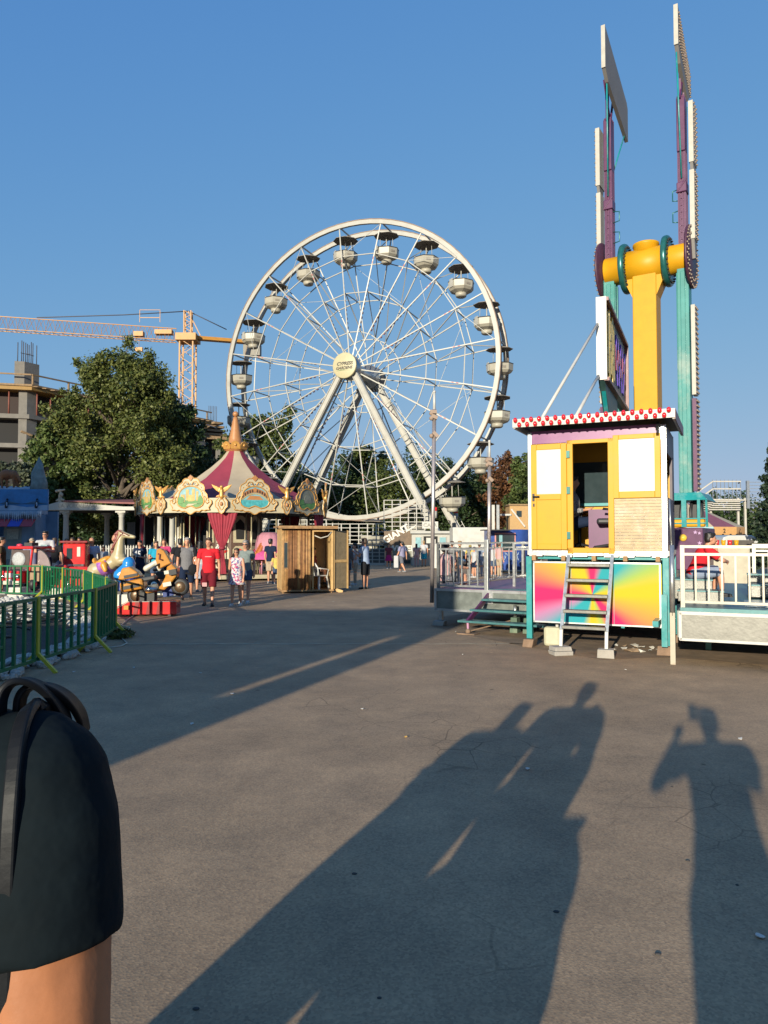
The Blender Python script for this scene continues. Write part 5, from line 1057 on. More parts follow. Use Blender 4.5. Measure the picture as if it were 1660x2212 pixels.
# ================================================================ bamboo booth with plastic chair
BO=V((-3.217,23.3,0)); BM=frame(BO,V((.972,.235,0)).normalized(),V((-.235,.972,0)).normalized(),Z)@Matrix.Diagonal((.94,1,1,1))
M_bam=mat('bamboo_bark',(.33,.17,.06),.7,var=.4,scale=7,bump=.3); M_pine=mat('pine_boards',(.48,.30,.12),.6,var=.2,scale=5)
M_bams=[M_bam,mat('bark_dark',(.20,.09,.035),.75,var=.4,scale=7,bump=.4),mat('bark_pale',(.38,.22,.09),.7,var=.35,scale=7,bump=.4)]
bo=thing('ticket_booth','small wooden booth clad in bark poles with its plank door standing open','booth',M=BM)
rn=random.Random(3); x=.02
while x<.98:
    w_=rn.uniform(.035,.06); b=MB(); mm=rn.choice(M_bams); b.tube([(x,.0,.07+rn.uniform(0,.03)),(x+rn.uniform(-.01,.01),-.01,1.1),(x,0,2.04)],[w_/2,w_/2*rn.uniform(.9,1.1),w_/2*.95],7); part(b,'wall_pole',mm,bo); x+=w_*.93
b=MB(); b.box((.5,.05,1.06),(.98,.04,2.0)); b.box((.02,.7,1.06),(.04,1.35,2.0)); b.box((.86,1.38,1.06),(1.74,.04,2.0)); part(b,'wall',M_pine,bo)
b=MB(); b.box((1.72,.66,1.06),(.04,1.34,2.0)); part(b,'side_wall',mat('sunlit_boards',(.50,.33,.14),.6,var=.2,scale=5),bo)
b=MB(); b.box((.87,.66,.08),(1.76,1.46,.05)); part(b,'floor',M_wood,bo)
b=MB(); b.box((.86,.62,2.10),(2.0,1.75,.05)); b.box((.86,-.22,2.07),(2.0,.05,.07)); part(b,'roof',M_wood,bo)
b=MB(); b.box((1.05,-.01,1.06),(.05,.06,2.0)); b.box((1.70,-.01,1.06),(.07,.07,2.0)); b.box((1.38,-.01,1.99),(.6,.06,.09)); part(b,'door_frame',M_pine,bo)
b=MB(); b.box((.13,-.035,1.2),(.16,.03,.85)); wn=part(b,'window_frame',M_wood,bo); b=MB(); b.box((.13,-.052,1.2),(.11,.012,.78)); part(b,'pane',M_glass,wn)
d_=link('door',None,bo); d_.matrix_basis=Matrix.Translation((1.75,.02,0))@Matrix.Rotation(R(30),4,'Z'); MW[d_.name]=d_.matrix_basis.copy()
b=MB()
for q in range(6): b.box((.06+q*.105,0,1.05),(.10,.025,1.85))
part(b,'door_boards',mat('grey_boards',(.20,.15,.085),.8,var=.2,scale=6),d_); b=MB(); b.box((.32,-.022,1.0),(.62,.02,.09)); b.box((.63,-.02,1.05),(.05,.045,1.88)); b.box((.02,-.02,1.05),(.05,.04,1.86)); part(b,'door_batten',M_pine,d_)
for x,y in ((.05,.05),(1.68,.05),(.05,1.3),(1.68,1.3)): b=MB(); b.bar((x,y,-.0),(x,y,.08),.06); part(b,'foot',M_wood,bo)
b=MB(); b.tube([(1.1,-.03,1.82),(1.3,-.05,1.74),(1.55,-.05,1.80),(1.68,-.05,1.94)],.02,6); part(b,'hanging_cable',M_board,bo)
def plastic_chair(M,label):
    o=thing('plastic_chair',label,'chair',M=M); m=mat('white_plastic',(.50,.49,.46),.35,var=.05)
    b=MB(); b.box((0,0,.43),(.44,.42,.035)); part(b,'seat',m,o,bevel=.015)
    b=MB()
    for q in range(5): b.bar((-.16+q*.08,.20,.43),(-.14+q*.07,.28,.80),.03,.015)
    b.tube([(-.21,.2,.43),(-.21,.26,.70),(-.12,.29,.83),(.12,.29,.83),(.21,.26,.70),(.21,.2,.43)],.022,8); part(b,'backrest',m,o)
    for sx in (-1,1):
        for sy in (-1,1): b=MB(); b.bar((sx*.19,sy*.17,.42),(sx*.25,sy*.23,0),.045); part(b,'leg',m,o)
        b=MB(); b.tube([(sx*.22,-.18,.42),(sx*.25,-.2,.64),(sx*.25,.1,.66),(sx*.21,.26,.68)],.02,8); part(b,'armrest',m,o)
    return o
plastic_chair(BM@Matrix.Translation((1.30,.30,.105))@Matrix.Rotation(R(125),4,'Z'),'white plastic garden chair standing in the booth doorway')
b=MB(); b.box((0,0,.06),(.30,.16,.10),Matrix.Rotation(.35,3,'Y')); single(b,'timber_wedge',M_pine,'orange timber wedge lying under the open booth door','timber',loc=BM@V((1.95,.15,0)),world=False)
# ================================================================ white pavilion with columns
PV=V((TX(97,42),42,0)); M_pav=mat('pavilion_white',(.40,.38,.33),.6,var=.08,scale=1.5,dirt=(.25,.23,.19),dirt_amt=.3); M_rtile=mat('pavilion_roof_tile',(.22,.07,.06),.7,var=.25,scale=6)
pv=thing('pavilion','long white open pavilion with round columns and low red roof behind the kiddie rides','pavilion',(PV.x,PV.y,0)); PM=Matrix.Translation(PV)
def PB(): return MB()
ez=ZA(1103,42); gz=ZA(1084,42); wd_=8.6
b=PB(); b.add([(-.0,-.25,ez),(wd_,-.25,ez),(wd_,-.25,ez+.22),(4.55,-.25,ez+.22),(.9,-.25,gz),(.1,-.25,ez+.28),(0,.0,ez),(wd_,.0,ez),(wd_,0,ez+.22),(4.55,0,ez+.22),(.9,0,gz),(.1,0,ez+.28)],[(0,1,2,3,4,5),(11,10,9,8,7,6),(0,6,7,1),(1,7,8,2),(2,8,9,3),(3,9,10,4),(4,10,11,5),(5,11,6,0)]); fs=part(b,'fascia',M_pav,pv)
b=PB(); b.box((wd_/2,-.29,ez+.05),(wd_+.1,.08,.07)); part(b,'cornice',M_pav,pv)
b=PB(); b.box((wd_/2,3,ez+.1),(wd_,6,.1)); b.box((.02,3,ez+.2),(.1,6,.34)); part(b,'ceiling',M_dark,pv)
b=PB(); b.add([(1.2,-.35,gz-.02),(9.0,-.35,ez+.24),(9.0,6.2,ez+.9),(1.2,6.2,gz+.4),(1.2,-.35,gz+.06),(9.0,-.35,ez+.34),(9.0,6.2,ez+1.0),(1.2,6.2,gz+.5)],[(0,3,2,1),(4,5,6,7),(0,1,5,4),(1,2,6,5),(2,3,7,6),(3,0,4,7)]); part(b,'roof',M_rtile,pv)
wtext('LA VOLOSEANU',.30,V((PV.x+1.95,PV.y-.262,ez+.26)),(1,0,0),(0,0,1),mat('faded_lettering',(.27,.26,.22),.7),pv,ext=.003)
def column(x,y):
    b=PB(); b.lathe([(.22,0),(.22,.10),(.17,.16),(.165,1.4),(.145,ez-.38),(.17,ez-.34),(.15,ez-.28),(.24,ez-.16),(.26,ez-.12)],(x,y,0),14); b.box((x,y,ez-.06),(.56,.5,.12)); part(b,'column',M_pav,pv)
for X in (142,262,345): column(XA(X,42)-PV.x,.05)
for X,dd in ((118,45.5),(231,45.8),(308,45.8),(388,45.8),(372,42.3)): column((XA(X,dd)-PV.x),dd-42)
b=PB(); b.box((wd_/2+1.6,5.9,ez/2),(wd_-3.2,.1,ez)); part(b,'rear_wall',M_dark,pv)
b=PB(); b.box((3.9,5.0,.55),(1.9,.5,1.1)); part(b,'bar_counter',mat('bar_brown',(.06,.035,.025),.5),pv)
b=PB(); b.box((3.05,5.5,2.0),(.5,.08,1.6)); part(b,'menu_board',mat('menu_grey',(.14,.16,.17),.5,var=.15),pv)
for q in range(5): b=MB(); b.lathe([(.035,0),(.04,.16),(.015,.22),(.015,.28)],n=8); single(b,'bottle',mat('bottle_glassy',(.45,.45,.42),.2) if q%2 else M_glass,'small bottle on the dark pavilion bar','bottle',loc=V((PV.x+3.6+q*.16,46.95,1.1)),group='bottles on the pavilion bar',world=False)
b=MB(); b.tube([(.25,0,.1),(0,.25*0,.18),(-.22,0,.05)],.07,7); b.ball((.05,0,.42),.14,8); b.cap((-.2,0,.62),(.25,0,.7),.09,.05,8); b.cap((0,0,.05),(0,0,.4),.1,.09,8); remesh(single(b,'eagle_statue',mat('statue_cream',(.42,.34,.24),.7,var=.3),'small cream eagle statue on the pavilion gable','statue',loc=V((PV.x+.9,PV.y-.12,gz-.02)),world=False),.03,2)
# white picket fence before the pavilion
pk_=thing('picket_fence','low white picket fence along the pavilion front','fence',(XA(165,41),41,0)); L0=XA(420,41)-XA(165,41)
b=MB(); b.box((L0/2,0,1.18),(L0,.03,.05)); b.box((L0/2,0,.4),(L0,.03,.06)); part(b,'rail',M_pav,pk_)
b=MB()
for q in range(44): xx=q*L0/43; b.prism([(xx-.04,.2),(xx+.04,.2),(xx+.04,1.3),(xx,1.40),(xx-.04,1.3)],.02,frame((0,-.03,0),(1,0,0),(0,0,1),(0,-1,0)))
part(b,'pickets',M_pav,pk_)
# ================================================================ blue ice stall with penguin board
IV=V((TX(104,28),28,0)); M_ice=mat('stall_ice_blue',(.13,.22,.33),.6,var=.2,scale=2); M_iceb=mat('board_blue',(.02,.16,.38),.5,var=.3,scale=2); M_snow=mat('snow_paint',(.30,.38,.48),.6,var=.15,scale=3)
st=thing('ice_stall','pale blue stall with icicle fringe and blue board painted with penguins','stall',(IV.x,IV.y,0))
zt,zb_=ZA(1070,28),ZA(1103,28)
b=MB(); b.box((-2.3,.0,(zt+zb_)/2+.12),(4.6,.08,zt-zb_+.22)); bd=part(b,'board',M_iceb,st)
b=MB(); vs=[(-4.6,-.045,zb_)]+[(-4.6+q*.2,-.045,zb_+.17+.04*math.sin(q*.9)) for q in range(24)]+[(0,-.045,zb_)]; b.add(vs+[(x,y-.012,z_) for x,y,z_ in vs],[tuple(range(len(vs))),tuple(range(2*len(vs)-1,len(vs)-1,-1))]); part(b,'painted_snow',M_snow,bd)
b=MB(); vs=[(-4.6,-.05,zb_+.26)]+[(-4.6+q*.2,-.05,zb_+.30+.05*math.sin(q*1.3)) for q in range(24)]+[(0,-.05,zb_+.26)]; b.add(vs+[(x,y-.01,z_) for x,y,z_ in vs],[tuple(range(len(vs))),tuple(range(2*len(vs)-1,len(vs)-1,-1))]); part(b,'painted_ridge',mat('painted_ridge_blue',(.04,.12,.2),.6),bd)
for xx in (-.42,-1.55,-2.9,-3.8):
    b=MB(); b.m(0).cap((xx,-.09,zb_+.14),(xx+.02,-.09,zb_+.34),.055,.04,8); b.m(0).ball((xx+.04,-.10,zb_+.42),.04,8); b.m(1).ball((xx+.035,-.115,zb_+.24),(.03,.03,.09),8); part(b,'painted_penguin',[M_black,M_snow],bd)
b=MB(); b.box((-2.35,-.32,zb_-.08),(4.7,.6,.14)); part(b,'eave',M_ice,st)
b=MB(); r_=random.Random(8)
for q in range(64): xx=-4.65+q*.074; L_=r_.uniform(.15,.36); b.tube([(xx,-.63,zb_-.05),(xx,-.63,zb_-.1-L_)],[.05,.008],5)
part(b,'icicle_fringe',M_snow,st)
for q in range(9): b=MB(); x0=-4.4+q*.46; b.prism([(0,0),(.44,.0),(.44,.34),(0,.34)],.02,frame((x0,-.72,zb_-.62),(1,0,0),(.25,.5,.83),(0,-.8,.5))); part(b,'awning_strip',mat('awning_blue',(.03,.06,.42),.5) if q%2 else mat('awning_red',(.32,.04,.06),.5),st)
b=MB(); b.box((-.76,.15,zb_/2),(.5,.2,zb_)); b.box((-2.3,1.0,zb_/2),(4.5,.1,zb_)); b.box((-.55,.6,zb_/2),(.1,1.0,zb_)); part(b,'wall',M_ice,st)
b=MB(); b.box((-1.35,.12,1.3),(.7,.12,2.2)); part(b,'door',mat('stall_door',(.14,.19,.2),.4,var=.2),st)
b=MB(); b.box((-1.35,.05,1.9),(.44,.03,.4)); b.box((-1.35,.05,1.2),(.44,.03,.5)); part(b,'notice',mat('notice_pale',(.30,.32,.28),.6,var=.25,scale=20),st)
b=MB(); b.prism([(-.16,0),(.16,0),(.16,.3),(0,.52),(-.16,.3)],.03,frame((-.74,.045,1.15),(1,0,0),(0,0,1),(0,-1,0))); part(b,'arched_niche',M_black,st)
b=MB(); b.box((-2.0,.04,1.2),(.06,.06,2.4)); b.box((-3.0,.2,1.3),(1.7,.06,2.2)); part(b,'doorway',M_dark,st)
# frosted cone and statue on the stall roof
M_frostc=mat('frosted_grey',(.15,.20,.20),.8,var=.35,scale=5,bump=.5)
b=MB(); zc=zt+.1; b.tube([(0,0,0),(.03,0,.4),(-.03,0,.8),(.02,0,1.15),(0,0,1.42)],[.33,.30,.24,.13,.01],9); single(b,'frosted_cone',M_frostc,'grey frosted cone like a snowy fir on the stall roof','decoration',loc=(XA(82,28.5),28.5,zc),world=False)
b=MB()
for q in range(9): b.ball((-.5+q*.16,.05*math.sin(q),.10+.05*math.sin(q*2.2)),(.18,.2,.12+.06*(q%3)),8)
remesh(single(b,'snow_rock',M_snow,'snowy painted rock on the roof of the ice stall','decoration',loc=(XA(18,28.6),28.6,zc),world=False),.04,2)
b=MB(); b.ball((-.16,0,.62),(.30,.16,.2),10); b.ball((.10,0,.60),(.18,.14,.18),10)
for xx,z0 in ((-.34,.0),(-.2,.05),(.12,0),(.22,.05)): b.cap((xx,.05 if z0 else -.05,.55),(xx+.02,.05 if z0 else -.05,.12),.07,.04,8)
b.cap((.2,0,.6),(.34,0,.36),.09,.06,8)
remesh(single(b,'animal_statue',mat('statue_brown',(.24,.09,.03),.6,var=.35,scale=5),'brown animal statue on the snowy rock above the stall','statue',loc=(XA(22,28.5),28.5,zc+.12),world=False),.03,2)
# ================================================================ kiddie rides
def at(X,d,z=0): return V((XA(X,d),d,z))
M_kred=mat('ride_red',(.50,.025,.025),.2,var=.06,coat=.4); M_kwhite=mat('ride_white',(.50,.47,.38),.4,var=.08); M_korange=mat('ride_amber',(.45,.19,.025),.25,var=.12,coat=.3,scale=3); M_kblue=mat('ride_navy',(.02,.04,.16),.3); M_ksky=mat('ride_sky_blue',(.02,.20,.52),.25,coat=.3); M_chrome=mat('chrome',(.5,.5,.5),.15,.95); M_screen=mat('tinted_screen',(.10,.075,.07),.1,var=.2,spec=.6)
def wheel(b_parent,c,r,w_,axis=(0,1,0),rimcol=None):
    H=basis(axis)[0:3]; Mx=Matrix((H[0],H[2],V(axis).normalized())).transposed()
    e=link('wheel',None,b_parent); b=MB(); b.lathe([(r*.62,-w_/2),(r*.92,-w_/2),(r,-w_*.3),(r,w_*.3),(r*.92,w_/2),(r*.62,w_/2),(r*.62,-w_/2)],c,20,Mx,caps=False); part(b,'tyre',M_black,e)
    b=MB(); b.lathe([(0,-w_*.3),(r*.6,-w_*.42),(r*.64,-w_*.3),(r*.64,w_*.3),(r*.6,w_*.42),(0,w_*.3)],c,16,Mx); part(b,'hub',rimcol or M_chrome,e)
# amber motorbike on the red rocker base, facing right
MKb=at(323,16.6); mk=thing('motorbike_ride','amber kiddie motorbike ride on a red base','kiddie ride',MKb,R(4))
tilt=Matrix.Translation((0,0,.66))@Matrix.Rotation(R(-11),4,'Y')@Matrix.Translation((0,0,-.66))
b=MB(); b.prism([(-.70,.07),(-.55,.04),(.66,.04),(.66,.33),(-.40,.33),(-.62,.22),(-.70,.17)],.46,frame((0,.23,0),(1,0,0),(0,0,1),(0,-1,0))); bs=part(b,'base',M_kred,mk,bevel=.02)
for x in (-.28,.0,.22): b=MB(); b.prism([(x,.05),(x+.09,.05),(x+.14,.325),(x+.05,.325)],.006,frame((0,-.236,0),(1,0,0),(0,0,1),(0,-1,0))); part(b,'base_stripe',mat('stripe_dark_red',(.20,.008,.008),.3),bs)
b=MB(); b.tube([(-.66,-.238,.16),(-.38,-.238,.325),(.65,-.238,.325)],.008,6); part(b,'base_line',M_kwhite,bs); part(MB().box((-.42,-.25,.20),(.10,.03,.09)),'coin_box',mat('coin_amber',(.55,.22,.02),.3),bs)
for x in (-.3,.5): part(MB().box((x,0,.02),(.06,.4,.04)),'foot',M_black,bs)
b=MB(); b.cap((.02,0,.3),(.0,0,.55),.10,.07,8); b.box((.0,0,.42),(.34,.2,.2)); part(b,'pivot',M_black,mk)
b=MB(tilt); b.box((-.32,0,.74),(.52,.40,.24)); bb=part(b,'rear_pannier',M_korange,mk,bevel=.06)
b=MB(tilt); b.box((-.33,-.205,.72),(.36,.014,.075)); b.box((-.48,-.203,.86),(.10,.012,.10)); part(b,'pannier_trim',M_black,bb)
b=MB(tilt); b.prism([(-.60,.90),(-.10,.90),(-.16,1.02),(-.30,1.16),(-.46,1.16),(-.54,1.04)],.34,frame((0,.17,0),(1,0,0),(0,0,1),(0,-1,0))); top_=part(b,'top_box',M_korange,mk,bevel=.03)
b=MB(tilt); b.box((-.30,-.178,.96),(.30,.012,.06)); part(b,'top_box_slot',M_black,top_)
b=MB(tilt); b.prism([(-.10,.62),(.28,.60),(.42,.78),(.50,1.0),(.62,1.05),(.66,.98),(.72,.90),(.66,.74),(.48,.58),(.36,.50),(-.05,.50)],.34,frame((0,.17,0),(1,0,0),(0,0,1),(0,-1,0))); fr_=part(b,'fairing',M_korange,mk,bevel=.035)
b=MB(tilt); b.prism([(.30,.98),(.44,1.02),(.60,1.06),(.50,1.36),(.42,1.44),(.34,1.42),(.28,1.2)],.26,frame((0,.13,0),(1,0,0),(0,0,1),(0,-1,0))); part(b,'windscreen',M_korange,mk,bevel=.02)
b=MB(tilt); b.tube([(.36,-.14,1.32),(.40,-.14,1.30),(.37,-.14,1.2),(.44,-.14,1.16)],.02,6); part(b,'screen_mark',mat('mark_maroon',(.12,.02,.02),.5),mk)
b=MB(tilt); b.box((.50,-.178,.88),(.15,.01,.08)); b.box((.44,-.178,.62),(.18,.01,.09)); part(b,'number_plate',M_kwhite,mk)
b=MB(tilt); b.box((.62,-.1,.86),(.16,.3,.12)); part(b,'dark_intake',M_black,mk)
b=MB(tilt); b.box((.0,0,.82),(.40,.24,.10)); part(b,'saddle',M_seat,mk,bevel=.03)
b=MB(tilt); b.tube([(.2,-.2,.56),(.05,-.21,.58),(-.05,-.19,.60)],.05,8); b.box((.12,-.17,.6),(.24,.06,.14)); part(b,'engine',M_chrome,mk)
b=MB(tilt); b.tube([(.28,-.24,1.06),(.36,-.1,1.1),(.36,.1,1.1),(.28,.24,1.06)],.02,8); part(b,'handlebar',M_black,mk)
for x in (-.30,.68):
    e=link('wheel_mount',None,mk); e.matrix_basis=tilt; MW[e.name]=tilt.copy(); wheel(e,(x,0,.50),.20,.11,rimcol=mat('wheel_bronze',(.10,.06,.03),.35,.4))
b=MB(tilt); b.box((.45,.1,.46),(.36,.24,.22)); part(b,'blue_apron',M_kblue,mk)
# white plinth with blue rounded ride behind the motorbike
bl=thing('blue_ride','bright blue rounded kiddie ride on a cream plinth behind the amber motorbike','kiddie ride',at(275,17.6))
b=MB(); b.box((0.05,0,.22),(.74,.6,.40)); part(b,'plinth',M_kwhite,bl,bevel=.03); b=MB(); b.box((-.26,-.305,.22),(.1,.014,.32)); part(b,'plinth_shadow_strip',mat('plinth_shadow_line',(.30,.28,.22),.6),bl)  # groove shadow laid on the plinth as a darker strip
b=MB(); b.cap((.02,0,.95),(-.12,-.05,.85),.20,.17,12); b.ball((.05,0,1.12),(.15,.16,.17),12); remesh(part(b,'shell',M_ksky,bl),.02,3)
b=MB(); b.cap((-.12,0,.5),(-.06,0,.8),.12,.12,10); b.cap((.12,0,.5),(.1,0,.8),.12,.12,10); remesh(part(b,'lower_body',M_kblue,bl),.02,2)
b=MB(); b.box((.12,-.17,.93),(.22,.05,.09),Matrix.Rotation(.6,3,'Y')); part(b,'name_strip',M_kwhite,bl)
part(MB().box((.0,-.05,.45),(.5,.4,.07)),'dark_tray',M_black,bl)
b=MB(); b.cap((.40,.2,1.0),(.65,.2,1.16),.075,.06,10); b.cap((.65,.2,1.16),(.72,.2,.98),.06,.05,10); remesh(part(b,'cream_arm',M_kwhite,bl),.02,2)
# rearing cream horse ride
hr=thing('horse_ride','large rearing cream horse ride with red mane and orange saddle, facing right','kiddie ride',at(238,19.6,.22),R(82))
M_hcream=mat('ride_horse_cream',(.38,.31,.175),.4,var=.08); M_hmane=mat('ride_horse_mane',(.20,.05,.04),.5,var=.25)
T_=Matrix.Translation((0,.05,.80)); horse(hr,M_hcream,M_hmane,1.02,rear=R(26),vox=.02,T=T_)
R_=T_@Matrix.Rotation(R(-26),4,'X')
b=MB(R_); b.ball((0,.02,.14),(.20,.24,.10),12); b.cap((-.2,-.0,.0),(-.24,-.0,-.14),.10,.06,10); b.cap((.2,-.0,.0),(.24,-.0,-.14),.10,.06,10); b.ball((0,.26,.24),(.16,.06,.10),10); remesh(part(b,'saddle',mat('saddle_amber',(.58,.26,.03),.4),hr),.02,2)
b=MB(R_); b.lathe([(.215,-.15),(.225,-.08),(.225,.06),(.215,.12)],(0,.05,-.01),18,Matrix.Rotation(R(90),3,'X')); part(b,'blanket',mat('blanket_violet',(.30,.10,.36),.6,var=.4,scale=7),hr)
b=MB(R_); b.tube([(0,-.93,.36),(-.09,-.72,.55),(-.1,-.3,.3)],.018,6); b.tube([(-.06,-.9,.42),(-.075,-.70,.66)],.015,6); part(b,'bridle',M_hmane,hr)
b=MB(); b.cyl((0,.1,-.1),(0,.08,.7),.07,10); part(b,'post',M_chrome,hr); b=MB(); b.box((0,.1,-.12),(.56,1.0,.2)); part(b,'base',M_kblue,hr,bevel=.03); b=MB(); b.box((0,.05,.38),(.40,.7,.03)); part(b,'foot_board',M_kwhite,hr)
# red toy jeep
jp=thing('car_ride','red toy car ride with tinted windscreen and red roof at the left','kiddie ride',at(56,22.4,.15),R(-10))
b=MB(); b.box((-.22,-.15,.42),(.62,.5,.40)); b.box((0,.35,.40),(.74,.8,.36)); part(b,'body',M_kred,jp,bevel=.05)
b=MB(); b.box((-.02,.25,1.30),(.84,.95,.09)); part(b,'roof',M_kred,jp,bevel=.03); b=MB(); b.ball((-.12,-.1,1.37),(.10,.08,.05),10); part(b,'beacon',mat('beacon_pink',(.65,.05,.08),.2),jp); b=MB(); b.box((.12,.1,1.40),(.26,.3,.10)); part(b,'roof_sign',M_black,jp)
for x in (-.36,.30): b=MB(); b.bar((x,-.20,.6),(x+.03,-.12,1.28),.05); part(b,'pillar',M_kred if x>0 else M_chrome,jp)
b=MB(); b.box((-.03,-.17,.94),(.60,.02,.58)); ws=part(b,'windscreen',M_screen,jp); b=MB(); b.lathe([(.10,0),(.22,0),(.22,.012),(.10,.012)],(-.08,-.185,.95),20,Matrix.Rotation(R(90),3,'X')); b.box((-.08,-.19,.85),(.2,.01,.2)); part(b,'windscreen_sticker',mat('sticker_grey',(.36,.36,.36),.6,var=.2,scale=20),ws)
b=MB(); b.prism([(0,0)]+[(.42*math.cos(a*PI/16),.62*math.sin(a*PI/16)) for a in range(9)],.02,frame((.34,.05,.62),(1,.2,0),(0,0,1),(.2,-1,0))); part(b,'side_screen',mat('side_screen_pink',(.25,.19,.19),.15,var=.1),jp)
b=MB(); pts=[(.34+.43*math.cos(a*PI/16),.05+.09*math.cos(a*PI/16),.62+.64*math.sin(a*PI/16)) for a in range(9)]; b.tube(pts,.014,6); part(b,'hoop',M_black,jp)
b=MB(); b.box((-.22,-.42,.26),(.70,.08,.12)); part(b,'bumper',M_kwhite,jp,bevel=.02); b=MB(); b.box((-.22,-.41,.48),(.30,.02,.14)); b.box((-.22,-.41,.34),(.2,.02,.07)); part(b,'front_plate',mat('sticker_white',(.5,.42,.42),.5,var=.3,scale=16),jp)
for x in (-.46,.03): b=MB(); b.ball((x,-.41,.44),(.06,.03,.06),10); part(b,'headlight',M_chrome,jp)
for x,y in ((.36,-.05),(.36,.6),(-.44,.5)): wheel(jp,(x,y,.2),.19,.14,(1,0,0))
b=MB(); b.box((.42,-.15,.55),(.34,.04,.5)); part(b,'tan_panel',mat('cardboard_tan',(.28,.18,.10),.7),jp)
b=MB(); b.box((0,.1,-.06),(1.3,1.4,.14)); part(b,'base',M_steel,jp,bevel=.02)
# red toy train cabin
tr_=thing('train_ride','red toy train cabin ride between the toy car and the cream horse','kiddie ride',at(160,23.4,.15),R(8))
b=MB(); b.box((.04,.2,.95),(.68,.6,.95)); part(b,'cabin',M_kred,tr_,bevel=.04); b=MB(); b.box((.04,.2,1.47),(.84,.8,.07)); part(b,'roof',mat('roof_dark_red',(.22,.01,.01),.3),tr_,bevel=.02)
b=MB(); b.box((-.10,-.105,1.10),(.16,.02,.34)); part(b,'window',M_glass,tr_); b=MB(); b.box((.18,-.105,1.16),(.10,.02,.30)); part(b,'white_panel',M_kwhite,tr_); b=MB(); b.box((.04,-.12,.74),(.6,.03,.06)); part(b,'trim',M_chrome,tr_)
b=MB(); b.box((-.25,-.25,.40),(.36,.5,.72)); b.box((.28,-.25,.40),(.6,.5,.6)); part(b,'front',M_kred,tr_,bevel=.05); b=MB(); b.box((.26,-.51,.46),(.38,.02,.26)); part(b,'dark_opening',M_black,tr_); b=MB(); b.ball((-.25,-.505,.44),(.10,.02,.14),10); part(b,'round_mark',M_black,tr_)
for x in (-.35,.0,.4): wheel(tr_,(x,-.45,.14),.13,.08)
b=MB(); b.box((.1,0,-.06),(1.2,1.3,.12)); part(b,'base',M_kwhite,tr_)
for q,(X,d,lb) in enumerate(((42,21.6,'cream plinth block behind the green barrier at the far left'),(133,21.2,'cream plinth block behind the green barrier beside the toy train'))): b=MB(); b.box((0,0,.12),(.46,.4,.24)); b.box((0,0,.27),(.40,.36,.08)); single(b,'plinth_block',M_kwhite,lb,'block',loc=at(X,d),bevel=.02,world=False)
b=MB(); b.box((0,0,.07),(4.6,2.6,.13)); struct(b,'ride_pavement',mat('rubber_mat',(.10,.10,.10),.8,var=.2)).location=at(85,23.2)
# small black motorbike ridden by a child
bk=thing('motorbike_ride','small black kiddie motorbike ride near the carousel curtain','kiddie ride',at(364,21.5,.1),R(80))
b=MB(); b.box((0,0,.55),(.22,.7,.22)); b.box((0,.3,.72),(.2,.3,.1)); part(b,'body',M_black,bk,bevel=.05); b=MB(); b.prism([(-.13,.7),(.13,.7),(.10,1.0),(-.10,1.0)],.05,frame((0,-.34,0),(1,0,0),(0,-.3,1),(0,-1,-.3))); part(b,'fairing',M_black,bk); b=MB(); b.tube([(-.28,-.2,.86),(0,-.28,.9),(.28,-.2,.86)],.02,6); part(b,'handlebar',M_chrome,bk)
for y in (-.42,.42): wheel(bk,(0,y,.26),.2,.1,(1,0,0))
b=MB(); b.box((0,0,.06),(.4,.9,.12)); part(b,'base',M_kwhite,bk)
# ================================================================ green barriers round the stony pond
M_gfence=mat('barrier_green',(.008,.115,.042),.4,var=.12,scale=5); M_yfoot=mat('barrier_yellow',(.42,.40,.03),.45,var=.1,scale=5)
FP=[(-4.5,7.75),(-4.42,9.5),(-4.35,11.2),(-4.66,12.9),(-5.43,14.5),(-6.35,16.2),(-7.24,17.9),(-8.45,19.5),(-9.63,20.9),(-11.3,21.35),(-13.2,21.6)]
FL=['green barrier nearest the camera, cut off by the left edge','green barrier second from the camera at the near left','green barrier third from the camera, ending at the sharp corner','green barrier seen edge-on beside the motorbike ride','green barrier just behind the edge-on one','green barrier passing before the cream horse ride, right piece','green barrier before the cream horse ride, left piece','green barrier before the red toy train','green barrier before the toy car, right of its wheel','green barrier at the far left edge before the toy car']
for i in range(len(FP)-1):
    a=V((*FP[i],0)); c=V((*FP[i+1],0)); d=(c-a); Lg=d.length; x=d/Lg; y=V((-x.y,x.x,0)); M=frame(a,x,y,Z)
    o=thing('barrier',FL[i],'barrier',M=M,group='green barriers round the pond'); x1=Lg-.07
    for z_ in (.94,.17): part(MB().box((x1/2,0,z_),(x1,.04,.04)),'rail',M_gfence,o)
    n=8
    for q in range(n): xx=.03+(x1-.06)*q/(n-1); part(MB().box((xx,0,.555),(.04,.036,.73)),'bar',M_gfence,o)
    for z_ in (.44,.70): part(MB().box((x1*(3.5/7),0,z_),(x1/7-.04,.03,.03)),'cross_bar',M_gfence,o)
    b=MB(); b.box((Lg-.025,0,.60),(.05,.05,.74)); ft=part(b,'yellow_post',M_yfoot,o)
    for s in (-1,1): part(MB().bar((Lg-.025,s*.01,.25),(Lg-.025,s*.26,.0),.04),'foot',M_yfoot,ft)
